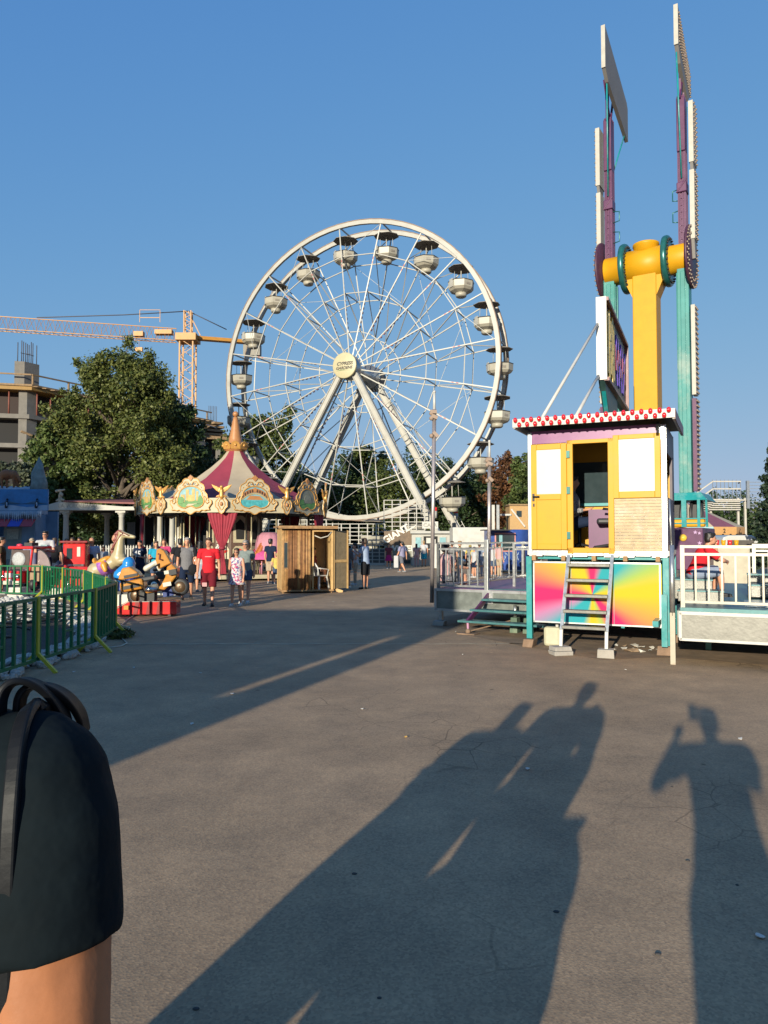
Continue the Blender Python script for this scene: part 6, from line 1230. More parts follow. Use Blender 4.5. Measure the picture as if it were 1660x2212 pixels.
# pond bowl, rubble and hoses
M_stone=mat('white_stone',(.46,.44,.40),.9,var=.3,scale=12,bump=.4); M_soil=mat('dark_soil',(.045,.038,.03),.95,var=.4,bump=.5,scale=5)
ring=[(-4.75,8.2),(-4.72,10),(-4.7,11.2),(-5.1,12.8),(-5.9,14.5),(-7.3,16.6),(-9,18.8),(-11.5,19.6),(-14,19.2),(-14.5,12),(-9,6.5)]
b=MB(); cx=V((-8.8,12.5,0)); pts=[V((p[0],p[1],.03)) for p in ring]; n=len(pts); inn=[cx+(p-cx)*.8+V((0,0,-.02)) for p in pts]
b.add(pts+inn,[(i,(i+1)%n,n+(i+1)%n,n+i) for i in range(n)]+[tuple(range(n,2*n))]); struct(b,'terrain_soil',M_soil)
def rockmesh(seed):
    r=random.Random(seed); b=MB(); n=8; vs=[];fs=[]
    for i in range(5):
        p=PI*i/4
        for j in range(n): t=2*PI*j/n; k=1+r.uniform(-.25,.25); vs.append((math.sin(p)*math.cos(t)*k,math.sin(p)*math.sin(t)*k*.85,-math.cos(p)*.65*(1+r.uniform(-.15,.15))))
    for i in range(4):
        for j in range(n): fs.append((i*n+j,i*n+(j+1)%n,(i+1)*n+(j+1)%n,(i+1)*n+j))
    b.add(vs,fs,False); return b
rms=[rockmesh(s).mesh('stone',M_stone) for s in range(5)]; rr=random.Random(4)
def along(t):
    segs=[(V((*FP[i],0)),V((*FP[i+1],0))) for i in range(8)]; L_=[(c-a).length for a,c in segs]; s=t*sum(L_)
    for (a,c),l_ in zip(segs,L_):
        if s<=l_: return a.lerp(c,s/l_),(c-a).normalized()
        s-=l_
    return segs[-1][1],(segs[-1][1]-segs[-1][0]).normalized()
for q in range(150):
    t=(q/150)**1.5*.98+.002; p,d=along(t)
    if min((p-V((*f_,0))).length for f_ in FP)<.3: continue
    _n=0; nrm=V((-d.y,d.x,0)); o=link('stone',rms[q%5]); k=rr.uniform(.045,.10); o.location=p+nrm*rr.uniform(.06,.6)+V((0,0,k*.45)); o.rotation_euler=(rr.uniform(-.4,.4),rr.uniform(-.4,.4),rr.random()*6); o.scale=(k,k,k); tag(o,'white edging stone lying among others along the green barriers','stone','white edging stones')
mb=MB()
for q in range(900):
    t=rr.random()**.8; p,d=along(.05+.95*t); nrm=V((-d.y,d.x,0)); f=rr.random(); off=.1+ (2.2 if t>.5 else .5)*f; c=p+nrm*off; k=rr.uniform(.03,.085)
    src=rms[q%5]; A=Matrix.Rotation(rr.random()*6,3,'Z')@Matrix.Rotation(rr.random()*.8,3,'X'); o0=len(mb.v); mb.add([c+V((0,0,k*.4+.10*math.sin(f*PI)))+A@(v_.co*k) for v_ in src.vertices],[tuple(p_.vertices) for p_ in src.polygons])
rb=part(mb,'rubble',M_stone,None); rb['kind']='stuff'; rb['label']='white rubble heaped inside the barrier ring'; rb['category']='rubble'
for q in range(16):
    y0=8.8+q*.55; r_=rr.uniform(.6,1.6); c=V((-6.6-.10*q+rr.uniform(-.5,.3),y0,.06)); pts=[c+V((r_*1.2*math.cos(a*.35+q),r_*.5*math.sin(a*.35+q),.05+.14*rr.random())) for a in range(12)]
    single(MB().tube(pts,rr.choice((.018,.025,.03)),6),'hose',M_black if q%3 else mat('grey_hose',(.12,.12,.11),.6),'dark hose coiled inside the barrier ring','hose',loc=c,group='hoses in the pond')
b=MB(); pts=[G(X,Y)+V((0,0,.012)) for X,Y in ((296,1327),(283,1335),(270,1345),(262,1352),(280,1357),(292,1372),(275,1378),(258,1375),(275,1391),(262,1397),(240,1400),(222,1398),(200,1402))]; single(MB().tube(pts,.010,6),'power_cable',M_kwhite,'white power cable looping from the red base to the barriers','cable',loc=pts[0])
# grass tufts by the corner post
C=[(G(225,1380)+V((-.2+.5*rr.random(),.5*rr.random(),.06)),(.22,.22,.08)) for _ in range(8)]; gr=link('grass',leaf_mesh('grass',C,1800,.06,LF['mid'],55),None); gr['kind']='stuff'; gr['label']='tufts of grass at the barrier corner'; gr['category']='grass'
# ================================================================ wheel station: railings, sign, cash booth
M_rwhite=mat('station_rail',(.36,.34,.30),.45,var=.1); 
def station(label,X0,X1,d,z0,z1,nr,npst):
    a=at(X0,d); L_=XA(X1,d)-a.x; o=thing('station_fence',label,'fence',a)
    for q in range(nr): part(MB().box((L_/2,0,z0+(z1-z0)*q/(nr-1)),(L_,.05,.05)),'rail',M_rwhite,o)
    for q in range(npst): part(MB().box((L_*q/(npst-1),0,(z0+z1)/2),(.07,.07,z1-z0)),'post',M_rwhite,o)
station('lower railing of the wheel station left of the brown sign',700,835,49.5,.1,1.3,6,10)
station('middle railing of the wheel station left of the brown sign',700,832,50.5,1.4,2.75,6,8)
station('tall upper railing of the wheel station above the brown sign',830,918,51,2.3,4.4,8,6)
station('short railing between booth roof and carousel at the wheel station',560,705,53,1.9,3.1,5,8)
b=MB(); b.box((0,0,.5),(9.5,5,1.0)); single(b,'station_platform',mat('platform_steel',(.09,.09,.085),.6,var=.2),'dark steel platform of the wheel station','platform',loc=at(800,54.5),world=False)
b=MB(); b.box((0,0,.06),(5.2,.3,.14)); single(b,'station_kerb',M_rwhite,'pale kerb beam at the foot of the wheel station railing','kerb',loc=at(790,48.8),world=False)
sgd=48.6; so_=thing('giant_wheel_sign','brown board with slanting white lettering beside the cash booth','sign',at(861,sgd))
b=MB(); b.box((0,0,ZA(1163,sgd)),(1.86,.06,.95)); part(b,'board',mat('sign_brown',(.13,.085,.05),.6,var=.3,scale=4),so_)
b=MB(); b.box((0,.02,.8),(1.86,.06,.9)); part(b,'lower_board',M_pgrey,so_)
for x in (-.85,.85): part(MB().box((x,.05,1.1),(.08,.08,2.2)),'post',M_rwhite,so_)
wtext('GIANT',.62,V((XA(856,sgd),sgd-.05,ZA(1154,sgd))),V((.86,0,.5)),V((-.5,0,.86)),mat('letters_white',(.62,.58,.50),.5),so_,bold=.02,ext=.02)
wtext('WHEEL',.52,V((XA(868,sgd),sgd-.06,ZA(1185,sgd))),(1,0,0),(0,0,1),MATS['letters_white'],so_,bold=.02,ext=.02)
b=MB(); 
for q in range(4): b.tube([V((XA(878+q*5,sgd)-XA(861,sgd),-.05,ZA(1150-q*3,sgd))),V((XA(884+q*5,sgd)-XA(861,sgd),-.05,ZA(1143-q*3,sgd)))],.05,5)
part(b,'ornament',MATS['letters_white'],so_)
kd=48.4; ko=thing('cash_booth','small white cash booth with windows beside the giant wheel sign','booth',at(931,kd)); wk=XA(972,kd)-XA(890,kd)
M_kio=mat('booth_white',(.37,.36,.33),.5,var=.08,scale=2)
b=MB(); b.box((0,1,1.05),(wk,2,2.1)); part(b,'wall',M_kio,ko); b=MB(); b.box((0,.9,2.16),(wk+.2,2.4,.16)); part(b,'roof',M_kio,ko)
for x,w_ in ((-.82,.45),(.78,.5)): b=MB(); b.box((x,-.02,1.45),(w_,.04,.85)); f_=part(b,'window_frame',M_rwhite,ko); part(MB().box((x,-.05,1.45),(w_-.1,.03,.75)),'pane',M_psky,f_)
b=MB(); b.box((-.02,-.03,1.50),(.9,.05,.8)); f_=part(b,'counter_window',M_dark,ko); part(MB().box((-.15,-.07,1.62),(.3,.02,.35)),'notice',M_white,f_); part(MB().box((.2,-.07,1.55),(.22,.02,.3)),'notice',M_white,f_); part(MB().box((0,-.2,1.05),(1.0,.4,.05)),'counter',M_kio,ko)
b=MB(); b.box((XA(930,kd)-XA(931,kd),.2,ZA(1134,kd)),(1.05,.08,.46)); f_=part(b,'sign_board',M_white,ko)
wtext('CASA',.36,V((XA(930,kd),kd+.15,ZA(1134,kd)-.02)),(1,0,0),(0,0,1),mat('letters_grey',(.20,.20,.18),.5),f_,ext=.01)
# white trailer and blue vending booth
tl=thing('trailer','white box trailer standing behind the purple deck','trailer',at(1020,44.5)); wt=XA(1060,44.5)-XA(978,44.5)
b=MB(); b.box((0,1.2,1.55),(wt,2.2,1.75)); part(b,'box',M_white,tl,bevel=.04); b=MB(); b.box((0,1.2,.62),(wt,1.8,.12)); part(b,'chassis',M_black,tl)
for x in (-.5,.6): wheel(tl,(x,.2,.34),.33,.2)
b=MB(); b.box((0,0,.75),(1.35,1.0,1.4)); single(b,'white_cabinet',M_white,'low white cabinet in front of the white trailer','cabinet',loc=at(948,42.5)+V((.2,0,0)),bevel=.03,world=False)
M_vblue=mat('booth_blue',(.03,.07,.26),.35,var=.25,scale=2); vd=37.5; vb=thing('vending_booth','rounded blue vending booth with pink framed window behind the deck','booth',at(1098,vd)); wv=XA(1130,vd)-XA(1066,vd)
b=MB(); n=16; b.lathe([(1.0,.15),(1.0,2.12),(.96,2.2)],(.25,1.0,0),24); b.box((-.35,1.0,1.15),(1.2,1.9,2.0)); part(b,'body',M_vblue,vb)
b=MB(); b.box((-.15,.0,1.55),(1.05,.08,.95)); wf_=part(b,'window_frame',mat('pink_frame',(.52,.22,.20),.4),vb); part(MB().box((-.15,-.05,1.55),(.93,.03,.83)),'pane',M_glass,wf_); part(MB().box((-.38,-.07,1.55),(.16,.02,.8)),'teal_panel',M_psky,wf_)
b=MB(); b.box((-.7,-.5,2.16),(1.4,1.2,.05)); part(b,'canopy',M_black,vb); b=MB()
r_=random.Random(2)
for q in range(16): x=-.8+1.4*r_.random(); z_=.4+.6*r_.random(); b.tube([(x,.03,z_),(x+.2*r_.uniform(-1,1),.02,z_+.2*r_.uniform(-1,1))],.02,5)
part(b,'painted_swirls',M_snow,vb)
# yellow house with stair, white posts
hd_=60; ho=thing('small_house','small ochre house with one window and white stair rail beside the trees','house',at(1118,hd_)); M_och=mat('ochre_wall',(.40,.25,.11),.8,var=.1)
b=MB(); b.box((.35,1,ZA(1092,hd_)/2),(1.9,2,ZA(1092,hd_))); part(b,'wall',M_och,ho); b=MB(); b.box((.35,1,ZA(1092,hd_)+.06),(2.1,2.3,.12)); part(b,'roof',M_form,ho)
b=MB(); b.box((.15,-.02,ZA(1110,hd_)),(.42,.05,.5)); part(b,'window',M_glass,ho); part(MB().bar((-.5,-.1,ZA(1100,hd_)),(.6,-.1,ZA(1138,hd_)),.12),'stair_rail',M_white,ho); part(MB().box((-1.0,-.1,ZA(1112,hd_)),(1.0,.1,.14)),'landing',M_white,ho)
for q,X in enumerate((1066,1076)): b=MB(); b.box((0,0,2.2),(.22,.22,4.4)); single(b,'white_post',M_white if q==0 else M_steel,('white' if q==0 else 'grey')+' square post standing between trailer and ochre house','post',loc=at(X,58),world=False)
# ================================================================ right background: raised platform ride, striped tent, van
sc_=62; M_scw=mat('platform_white',(.42,.39,.34),.5,var=.1); so2=thing('raised_platform','raised white scaffold platform with railing and stair above the far trees','platform',at(1575,sc_))
x0,x1=XA(1542,sc_)-XA(1575,sc_),XA(1602,sc_)-XA(1575,sc_); zr,zm,zd=ZA(1040,sc_),ZA(1056,sc_),ZA(1075,sc_); zl=ZA(1098,sc_)
for z_ in (zr,zm): b=MB(); b.box(((x0+x1)/2,0,z_),(x1-x0,.1,.10)); b.bar((x1,0,z_),(x1+.8,2.0,z_),.1); part(b,'rail',M_scw,so2)
for q in range(8): part(MB().box((x0+(x1-x0)*q/7,0,(zr+zd)/2),(.05,.05,zr-zd+.3)),'rail_post',M_steel,so2)
b=MB()
for q in range(6): b.box(((x0+x1)/2-.3,.1,zd-.15-q*.17),(x1-x0+.6,.1,.09))
b.box(((x0+x1)/2,1.2,zd-.2),(x1-x0+.8,2.4,.1)); part(b,'deck',M_scw,so2)
for z_,zz in ((zr,ZA(1064,sc_)),(zm,ZA(1080,sc_))): part(MB().bar((x0,0,z_),(x0-1.35,0,zz),.10),'stair_rail',M_scw,so2)
for q in range(7): part(MB().box((x0-.2-.12*q,.1,zd-.25-.17*q),(.5,.6,.06)),'stair_tread',M_scw,so2)
for x in (x0,x1,x1+.6): part(MB().box((x,.5,zd/2),(.16,.16,zd)),'leg',M_scw,so2)
b=MB(); b.box((x1+.7,.2,(ZA(1038,sc_)+zl)/2),(.22,.22,ZA(1038,sc_)-zl)); part(b,'mast',M_steel,so2)
b=MB()
for q in range(8): b.box((x1+2.4,.3,ZA(1041+q*7,sc_)),(3.4,.05,.05))
part(b,'side_rails',M_steel,so2)
td=46; tt=thing('striped_tent','far striped tent roof in white and purple with orange lettered fascia','tent',at(1560,td)); tz=ZA(1138,td); ta=ZA(1095,td); rx=XA(1648,td)-XA(1560,td)
b=MB(); ap=V((-1.3,2.2,ta+.4)); rim=[V((rx*math.cos(2*PI*q/10+.2)-.3,2.2+2.4*math.sin(2*PI*q/10+.2),tz)) for q in range(10)]
for q in range(10): b.m(q%2).add([ap,rim[q],rim[(q+1)%10],ap-V((0,0,.03)),rim[q]-V((0,0,.03)),rim[(q+1)%10]-V((0,0,.03))],[(0,1,2),(5,4,3)])
part(b,'roof',[M_tentcream,mat('tent_purple',(.17,.06,.09),.7,var=.1)],tt)
M_forg=mat('fascia_orange',(.50,.27,.10),.5,var=.1)
for q in range(10):
    a,c=rim[q],rim[(q+1)%10]; b=MB(); b.bar(a-V((0,0,.25)),c-V((0,0,.25)),.05,.5); part(b,'fascia',M_forg if q%3 else M_psky,tt)
b=MB()
for q in range(30): t=2*PI*q/30; b.ball((rx*math.cos(t)-.3,2.2+2.45*math.sin(t),tz-.52),.09,6)
part(b,'scalloped_edge',M_dark,tt)
for q,s in enumerate(('?','2','?')): wtext(s,.35,at(1560,td)+V((-.9+q*.95,-.26-.0*q,tz-.25)),(1,0,0),(0,0,1),M_dark,tt)
b=MB(); b.lathe([(1.5,0),(1.5,tz-.3)],(-.6,2.4,0),14); part(b,'inner_booth',M_dark,tt)
for x in (-1.4,1.2): part(MB().box((x,.1,tz/2-.2),(.14,.14,tz-.3)),'post',M_forg,tt)
vn=thing('van','white van with rounded roof parked beyond the right deck','van',at(1600,33),R(0)); zv=ZA(1156,33); wv=XA(1655,33)-XA(1565,33)
b=MB(); w2=wv/2; b.prism([(-w2,.4),(w2,.4),(w2,1.1),(w2*.96,1.4),(w2*.8,zv-.12),(w2*.55,zv),(-w2*.55,zv),(-w2*.8,zv-.1),(-w2*.97,1.35),(-w2,1.0)],4.2,frame((0,4.2,0),(1,0,0),(0,0,1),(0,-1,0))); bdv=part(b,'body',mat('van_white',(.48,.47,.44),.25,coat=.4,var=.04),vn,bevel=.06)
b=MB(); b.prism([(-w2*.72,1.12),(w2*.72,1.12),(w2*.62,zv-.22),(-w2*.62,zv-.22)],.03,frame((0,-.01,0),(1,0,0),(0,0,1),(0,-1,0))); part(b,'windscreen',mat('van_glass',(.10,.09,.08),.1),vn)
b=MB(); b.box((0,-.04,.62),(wv*.9,.08,.22)); part(b,'bumper',M_bgrey,vn,bevel=.02)
for x in (-w2*.8,w2*.8): part(MB().ball((x,-.02,.9),(.13,.06,.1),10),'headlight',M_trimalu,vn); 
for x in (-w2*.85,w2*.85):
    for y in (.7,3.4): wheel(vn,(x,y,.33),.33,.2,(1,0,0))
b=MB(); b.box((0,0,.75),(1.3,.9,1.5)); tv=single(b,'ice_cream_cart',mat('cart_cream',(.45,.40,.30),.5,var=.1),'cream vending cart with red cups behind the right railing','cart',loc=at(1555,21),bevel=.04,world=False)
for q in range(5): b=MB(); b.lathe([(.05,0),(.07,.18)],n=8); single(b,'cup',M_kred if q%2 else M_yellow,'small cup on the cream vending cart','cup',loc=at(1535+q*14,20.8,1.5),group='cups on the vending cart',world=False)
tree('broadleaf_tree','wide tree behind the camera on the left, outside the view',-27.6,-5,12.2,6.4,'mid',7000,.6,201,base=.08,lobes=30,cl=1.3)
tree('broadleaf_tree','taller tree far behind the camera on the left, outside the view',-38.0,-5,16.5,6.4,'mid',7000,.6,202,base=.08,lobes=30,cl=1.3)
# ================================================================ behind the camera, left: added unseen board wall, shaped to throw the long shadow of a building
M_shwall=mat('shadow_wall_boards',(.25,.17,.10),.8,var=.3,scale=3)
hg=thing('shadow_wall','added board wall shaping the long shadow, behind the camera on the left, outside the view','shadow_wall',(-10,-5,0))
def hb_(x0,x1,z0,z1): part(MB().box(((x0+x1)/2+10,0,(z0+z1)/2),(x1-x0,.12,z1-z0)),'panel',M_shwall,hg)
hb_(-6.85,-6.3,0,5.3); hb_(-7.02,-6.85,0,2.95); hb_(-7.02,-6.85,4.05,5.3); hb_(-9.4,-7.02,0,5.35); hb_(-12.8,-9.4,0,5.15); hb_(-17,-12.8,0,4.4); hb_(-26,-17,0,4.2)
for x in (-6.4,-12.8,-17,-22): part(MB().box((x+10,-.12,2.3),(.14,.14,4.6)),'post',M_shwall,hg)
# ================================================================ people
Cw=cloth('white',(.42,.42,.43)); Cred=cloth('red',(.52,.02,.03)); Cdred=cloth('dark_red',(.13,.012,.02)); Cgrey=cloth('grey',(.16,.155,.16)); Cblk=cloth('black',(.015,.015,.018)); Cnavy=cloth('navy',(.012,.02,.045)); Cdenim=cloth('denim',(.05,.075,.13)); Clb=cloth('light_blue',(.28,.34,.46)); Cpink=cloth('pale_pink',(.50,.29,.28)); Cmag=cloth('magenta',(.36,.02,.14)); Cmar=cloth('maroon',(.14,.035,.05)); Cturq=cloth('turquoise',(.02,.28,.42)); Cyel=cloth('yellow',(.50,.38,.10)); Ctan=cloth('beige',(.36,.28,.20)); Clav=cloth('lavender',(.24,.23,.34)); Cteal=cloth('grey_green',(.17,.20,.19)); Colive=cloth('brown_olive',(.07,.05,.025)); Cgsh=cloth('grey_shorts',(.12,.12,.14)); Chot=cloth('hot_pink',(.48,.05,.14)); Clsk=cloth('pale_skirt',(.28,.29,.34)); Cgb=cloth('grey_blue',(.22,.26,.34))
def spots(name,base,cols,scale):
    m=bpy.data.materials.new(name); m.use_nodes=True; n,l,b=nodes_of(m); tc=n.new('ShaderNodeTexCoord'); v=n.new('ShaderNodeTexVoronoi'); v.inputs['Scale'].default_value=scale; l.new(tc.outputs['Object'],v.inputs['Vector']); sp=n.new('ShaderNodeSeparateColor'); l.new(v.outputs['Color'],sp.inputs[0])
    r=n.new('ShaderNodeValToRGB'); r.color_ramp.interpolation='CONSTANT'; e=r.color_ramp.elements; e[0].color=(*base,1); e[1].position=.5; e[1].color=(*cols[0],1)
    for i,c in enumerate(cols[1:]): q=e.new(.5+.5*(i+1)/len(cols)); q.color=(*c,1)
    l.new(sp.outputs[0],r.inputs[0]); l.new(r.outputs[0],b.inputs['Base Color']); b.inputs['Roughness'].default_value=.85; return m
Cflor=spots('floral_cloth',(.50,.47,.46),[(.35,.04,.12),(.10,.10,.25),(.45,.2,.25)],26); Ccamo=spots('camouflage_cloth',(.16,.14,.08),[(.08,.09,.04),(.26,.23,.16)],16)
Swh=mat('shoe_white',(.50,.49,.47),.6); Sbk=mat('shoe_black',(.02,.02,.02),.6); Sgr=mat('shoe_grey',(.2,.2,.21),.6)
def pp(lb,X,d,yaw,z=0.0,**k): 
    o,J=person(lb,at(X,d,z),R(yaw),**k); return o,J
gw1='walkers before the carousel'
a,J=pp('man in grey and black raglan shirt and navy shorts walking with a black hat',405,20.9,12,h=1.75,group=gw1,hair='grey',top='t',topcol=Cgrey,sleeve=.62,botcol=Cnavy,botlen=.95,shoes=Sbk,step=.10,fine=1.3)
b=MB(); 
for S in ('L','R'): b.tube([J['s'+S],L(J['s'+S],J['e'+S],.64)],[.078,.072],12); b.cap(J['s'+S]+V((.02 if S=='L' else -.02,0,0)),J['s'+S],.077,.075,12)
remesh(part(b,'raglan_sleeves',Cblk,a),.02,2)
b=MB(); b.ball((.17,-.18,.86),(.13,.06,.15),14); b.box((.07,-.17,.73),(.22,.03,.05),Matrix.Rotation(.3,3,'Y')); part(b,'carried_hat',Cblk,a)
a,J=pp('boy in bright red shirt and dark red shorts walking towards the camera',452,19.0,8,h=1.74,group=gw1,hair='brown',top='t',topcol=Cred,sleeve=.62,botcol=Cdred,botlen=.95,shoes=Sbk,step=-.09,fine=1.3,headturn=-.25,lean=.05)
part(MB().box((-.09,-.125,.55),(.12,.02,.10)),'shorts_patch',Cpink,a); part(MB().box((0,-.155,1.26),(.16,.012,.02)),'shirt_print',Cpink,a)
a,J=pp('girl in short white floral dress and sunglasses walking in front of a woman',512,19.0,-6,h=1.47,group=gw1,hair='brown',top='tank',topcol=Cflor,sleeve=0,bottom='skirt',botcol=Cflor,botlen=.55,shoes=Swh,step=.06,female=True,glasses=True,fine=1.3)
pp('woman in grey green top and denim shorts walking close behind the floral girl',531,19.8,-8,h=1.67,group=gw1,hair='grey',top='tank',topcol=Cteal,sleeve=.2,botcol=Cdenim,botlen=.6,shoes=Swh,step=-.05,female=True,glasses=True,fine=1.2)
pp('dark haired woman in white blouse and pale skirt seen from behind',433,24,170,h=1.64,hair='black',longhair=True,top='t',topcol=Cw,sleeve=.5,bottom='skirt',botcol=Clsk,botlen=1.0,shoes=Sgr,female=True)
pp('man in black shirt and pale pink shorts seen from behind',390,24,195,h=1.72,hair='black',top='t',topcol=Cblk,botcol=Cpink,botlen=.8,shoes=Sgr)
pp('red haired girl in pink top near the carousel curtain',355,27,10,h=1.72,hair='brown',longhair=True,top='t',topcol=Chot,sleeve=.3,botcol=Cblk,shoes=Sgr,female=True)
a,J=pp('boy in navy jersey with white number beside the carousel curtain',303,26,-15,h=1.66,hair='black',top='tank',topcol=Cnavy,sleeve=.2,botcol=Cnavy,botlen=.95,shoes=Sgr,arms='hold')
text('45',.30,frame((0,-.145,1.18),(1,0,0),(0,0,1),(0,-1,0)),Cw,a,name='jersey_number',bold=.008)
pp('tall balding man in beige shirt in profile behind the cream horse',250,24.5,-95,h=1.86,hair='bald',top='t',topcol=Ctan,botcol=Cgsh,shoes=Sgr,skin=M_skin)
pp('man with shaved head in pale shirt turned away beside the toy train',199,24.3,-130,h=1.76,hair='bald',top='t',topcol=Clb,botcol=Cgsh,shoes=Sgr,skin=M_skin2)
a,J=pp('dark haired man in white shirt and sunglasses with crossed arms behind the toy car',98,23.7,12,z=.13,h=1.84,hair='black',top='t',topcol=Cw,sleeve=.6,botcol=Cnavy,shoes=Sgr,arms='crossed',glasses=True,fine=1.2,headturn=-.2)
part(MB().box((0,-.16,1.34),(.2,.012,.12)),'shirt_print',mat('print_faded_teal',(.24,.36,.36),.8,var=.5,scale=30),a)
pp('man in brown shirt and camouflage shorts at the left edge',4,22.6,110,h=1.78,hair='black',top='t',topcol=Colive,botcol=Ccamo,shoes=Sgr,skin=M_skin2)
pp('woman with sunglasses standing behind the toy train',157,27,5,h=1.76,hair='brown',top='t',topcol=Cgrey,botcol=Cdenim,shoes=Sgr,female=True,glasses=True)
pp('small figure in white shirt under the pavilion',172,36,0,h=1.80,hair='black',top='t',topcol=Cw,botcol=Cgsh,shoes=Sgr)
pp('woman in pale blouse left of the toy train',145,27.5,40,h=1.72,hair='black',longhair=True,top='t',topcol=Cgb,botcol=Cdenim,shoes=Sgr,female=True)
pp('person in black behind the man with crossed arms',119,26.5,180,h=1.75,hair='brown',top='t',topcol=Cblk,botcol=Cdenim,bottom='trousers',shoes=Sgr)
pp('dark haired child peeping above the toy train roof',173,26,0,h=1.60,hair='black',top='t',topcol=Cnavy,botcol=Cgsh,shoes=Sgr)
pp('fair haired child in black and red at the toy train',187,23.9,30,h=1.45,hair='blond',top='t',topcol=Cblk,botcol=Cred,botlen=.9,shoes=Sgr)
pp('attendant in dark top sitting inside the bamboo booth',677,24.35,80,z=.55,h=1.62,hair='black',longhair=True,top='t',topcol=Cmar,botcol=Cnavy,pose='sit',shoes=Sbk,female=True)
pp('long haired person in grey top and denim shorts behind the booth door',748,25.8,175,h=1.64,hair='grey',longhair=True,top='t',topcol=Cgrey,sleeve=1.3,botcol=Cdenim,botlen=.5,shoes=Swh,female=True)
pp('person in dark clothes half hidden by the booth door',741,26.4,190,h=1.60,hair='black',top='t',topcol=Cblk,bottom='trousers',botcol=Cmar,shoes=Sgr)
pp('boy in white shirt and beige trousers facing the man with the phone',768,27.6,-80,h=1.55,hair='black',top='t',topcol=Cw,bottom='trousers',botcol=Ctan,shoes=Swh,arms='hold')
pp('man in light blue shirt and black shorts looking down at his phone',790,25.4,-115,h=1.74,hair='brown',top='t',topcol=Clb,sleeve=.65,botcol=Cblk,botlen=.95,shoes=Sbk,arms='phone',fine=1.2,lean=.06)
pp('woman in maroon top and magenta skirt before the giant wheel sign',840,43,15,h=1.46,hair='brown',longhair=True,top='tank',topcol=Cmar,sleeve=.2,bottom='skirt',botcol=Cmag,botlen=.8,shoes=Swh,female=True)
a,J=pp('woman in lavender shirt walking left with a long white bag',869,38.2,-125,h=1.58,hair='black',top='t',topcol=Clav,sleeve=.7,botcol=Cgsh,botlen=.9,shoes=Sgr,step=.16,female=True,build=1.15)
b=MB(); b.box((.30,-.16,.55),(.10,.26,.62)); part(b,'white_bag',Cw,a,bevel=.03)
pp('long haired girl in pale clothes at the cash booth',900,46.2,175,h=1.42,hair='black',longhair=True,top='t',topcol=Cpink,bottom='trousers',botcol=Cpink,shoes=Sgr,female=True)
pp('man in white vest and turquoise shorts at the cash booth window',916,46.4,180,h=1.62,hair='blond',top='t',topcol=Cw,sleeve=.3,botcol=Cturq,botlen=.9,shoes=Sbk)
a,J=pp('heavy man in pale pink shirt and black cap sitting on the purple deck',962,15.9,100,z=.775,h=1.55,hair='black',top='t',topcol=Cpink,sleeve=.6,botcol=Cgsh,pose='sit',shoes=Swh,arms='knees',hat=Cblk,build=1.3,fine=1.2)
pp('man in grey shirt standing beyond the purple deck',977,32.5,200,h=1.62,hair='brown',top='t',topcol=Cgrey,botcol=Cblk,shoes=Sgr)
pp('man in yellow shirt and turquoise shorts beyond the purple deck',994,33.5,-100,h=1.62,hair='blond',top='t',topcol=Cyel,botcol=Cturq,botlen=.9,shoes=Sgr,arms='hold')
pp('child in yellow cap and white shirt beyond the purple deck',1016,35,160,h=1.42,hair='black',top='t',topcol=Cyel,botcol=Cblk,shoes=Swh,hat=Cyel)
pp('child in white shirt between yellow child and corner post',1025,33,-60,h=1.36,hair='brown',top='t',topcol=Cw,botcol=Cnavy,shoes=Swh)
pp('person in grey blue clothes behind the corner post',1036,34,170,h=1.55,hair='brown',top='t',topcol=Cgb,bottom='trousers',botcol=Cgb,shoes=Sgr)
pp('woman in beige trousers beside the blue vending booth',1079,33,120,h=1.58,hair='brown',top='tank',topcol=Cpink,sleeve=.2,bottom='trousers',botcol=Ctan,shoes=Sgr,female=True)
pp('person in white shirt before the blue vending booth',1066,34,150,h=1.46,hair='grey',top='t',topcol=Cw,botcol=Cdenim,shoes=Sgr)
# boy on the boarding steps
bp_=RM2@V((.12,1.62,1.09)); a,J=person('boy in red shirt and grey shorts sitting on the boarding steps, chin in hand',(bp_.x,bp_.y,bp_.z),R(78),h=1.40,hair='black',top='t',topcol=Cred,sleeve=.7,botcol=Cgb,botlen=.95,pose='sit',shoes=Sbk,arms='chin',fine=1.5,lean=.42,build=1.12)
# attendant inside the cabin
ap_=CM@V((.55,.72,1.86)); person('attendant in grey striped sleeves sitting inside the cabin',(ap_.x,ap_.y,ap_.z),R(75),h=1.66,hair='black',top='t',topcol=spots('striped_grey_cloth',(.26,.26,.27),[(.13,.13,.14)],60),sleeve=1.8,bottom='trousers',botcol=Cnavy,pose='sit',shoes=Sbk,arms='hold')
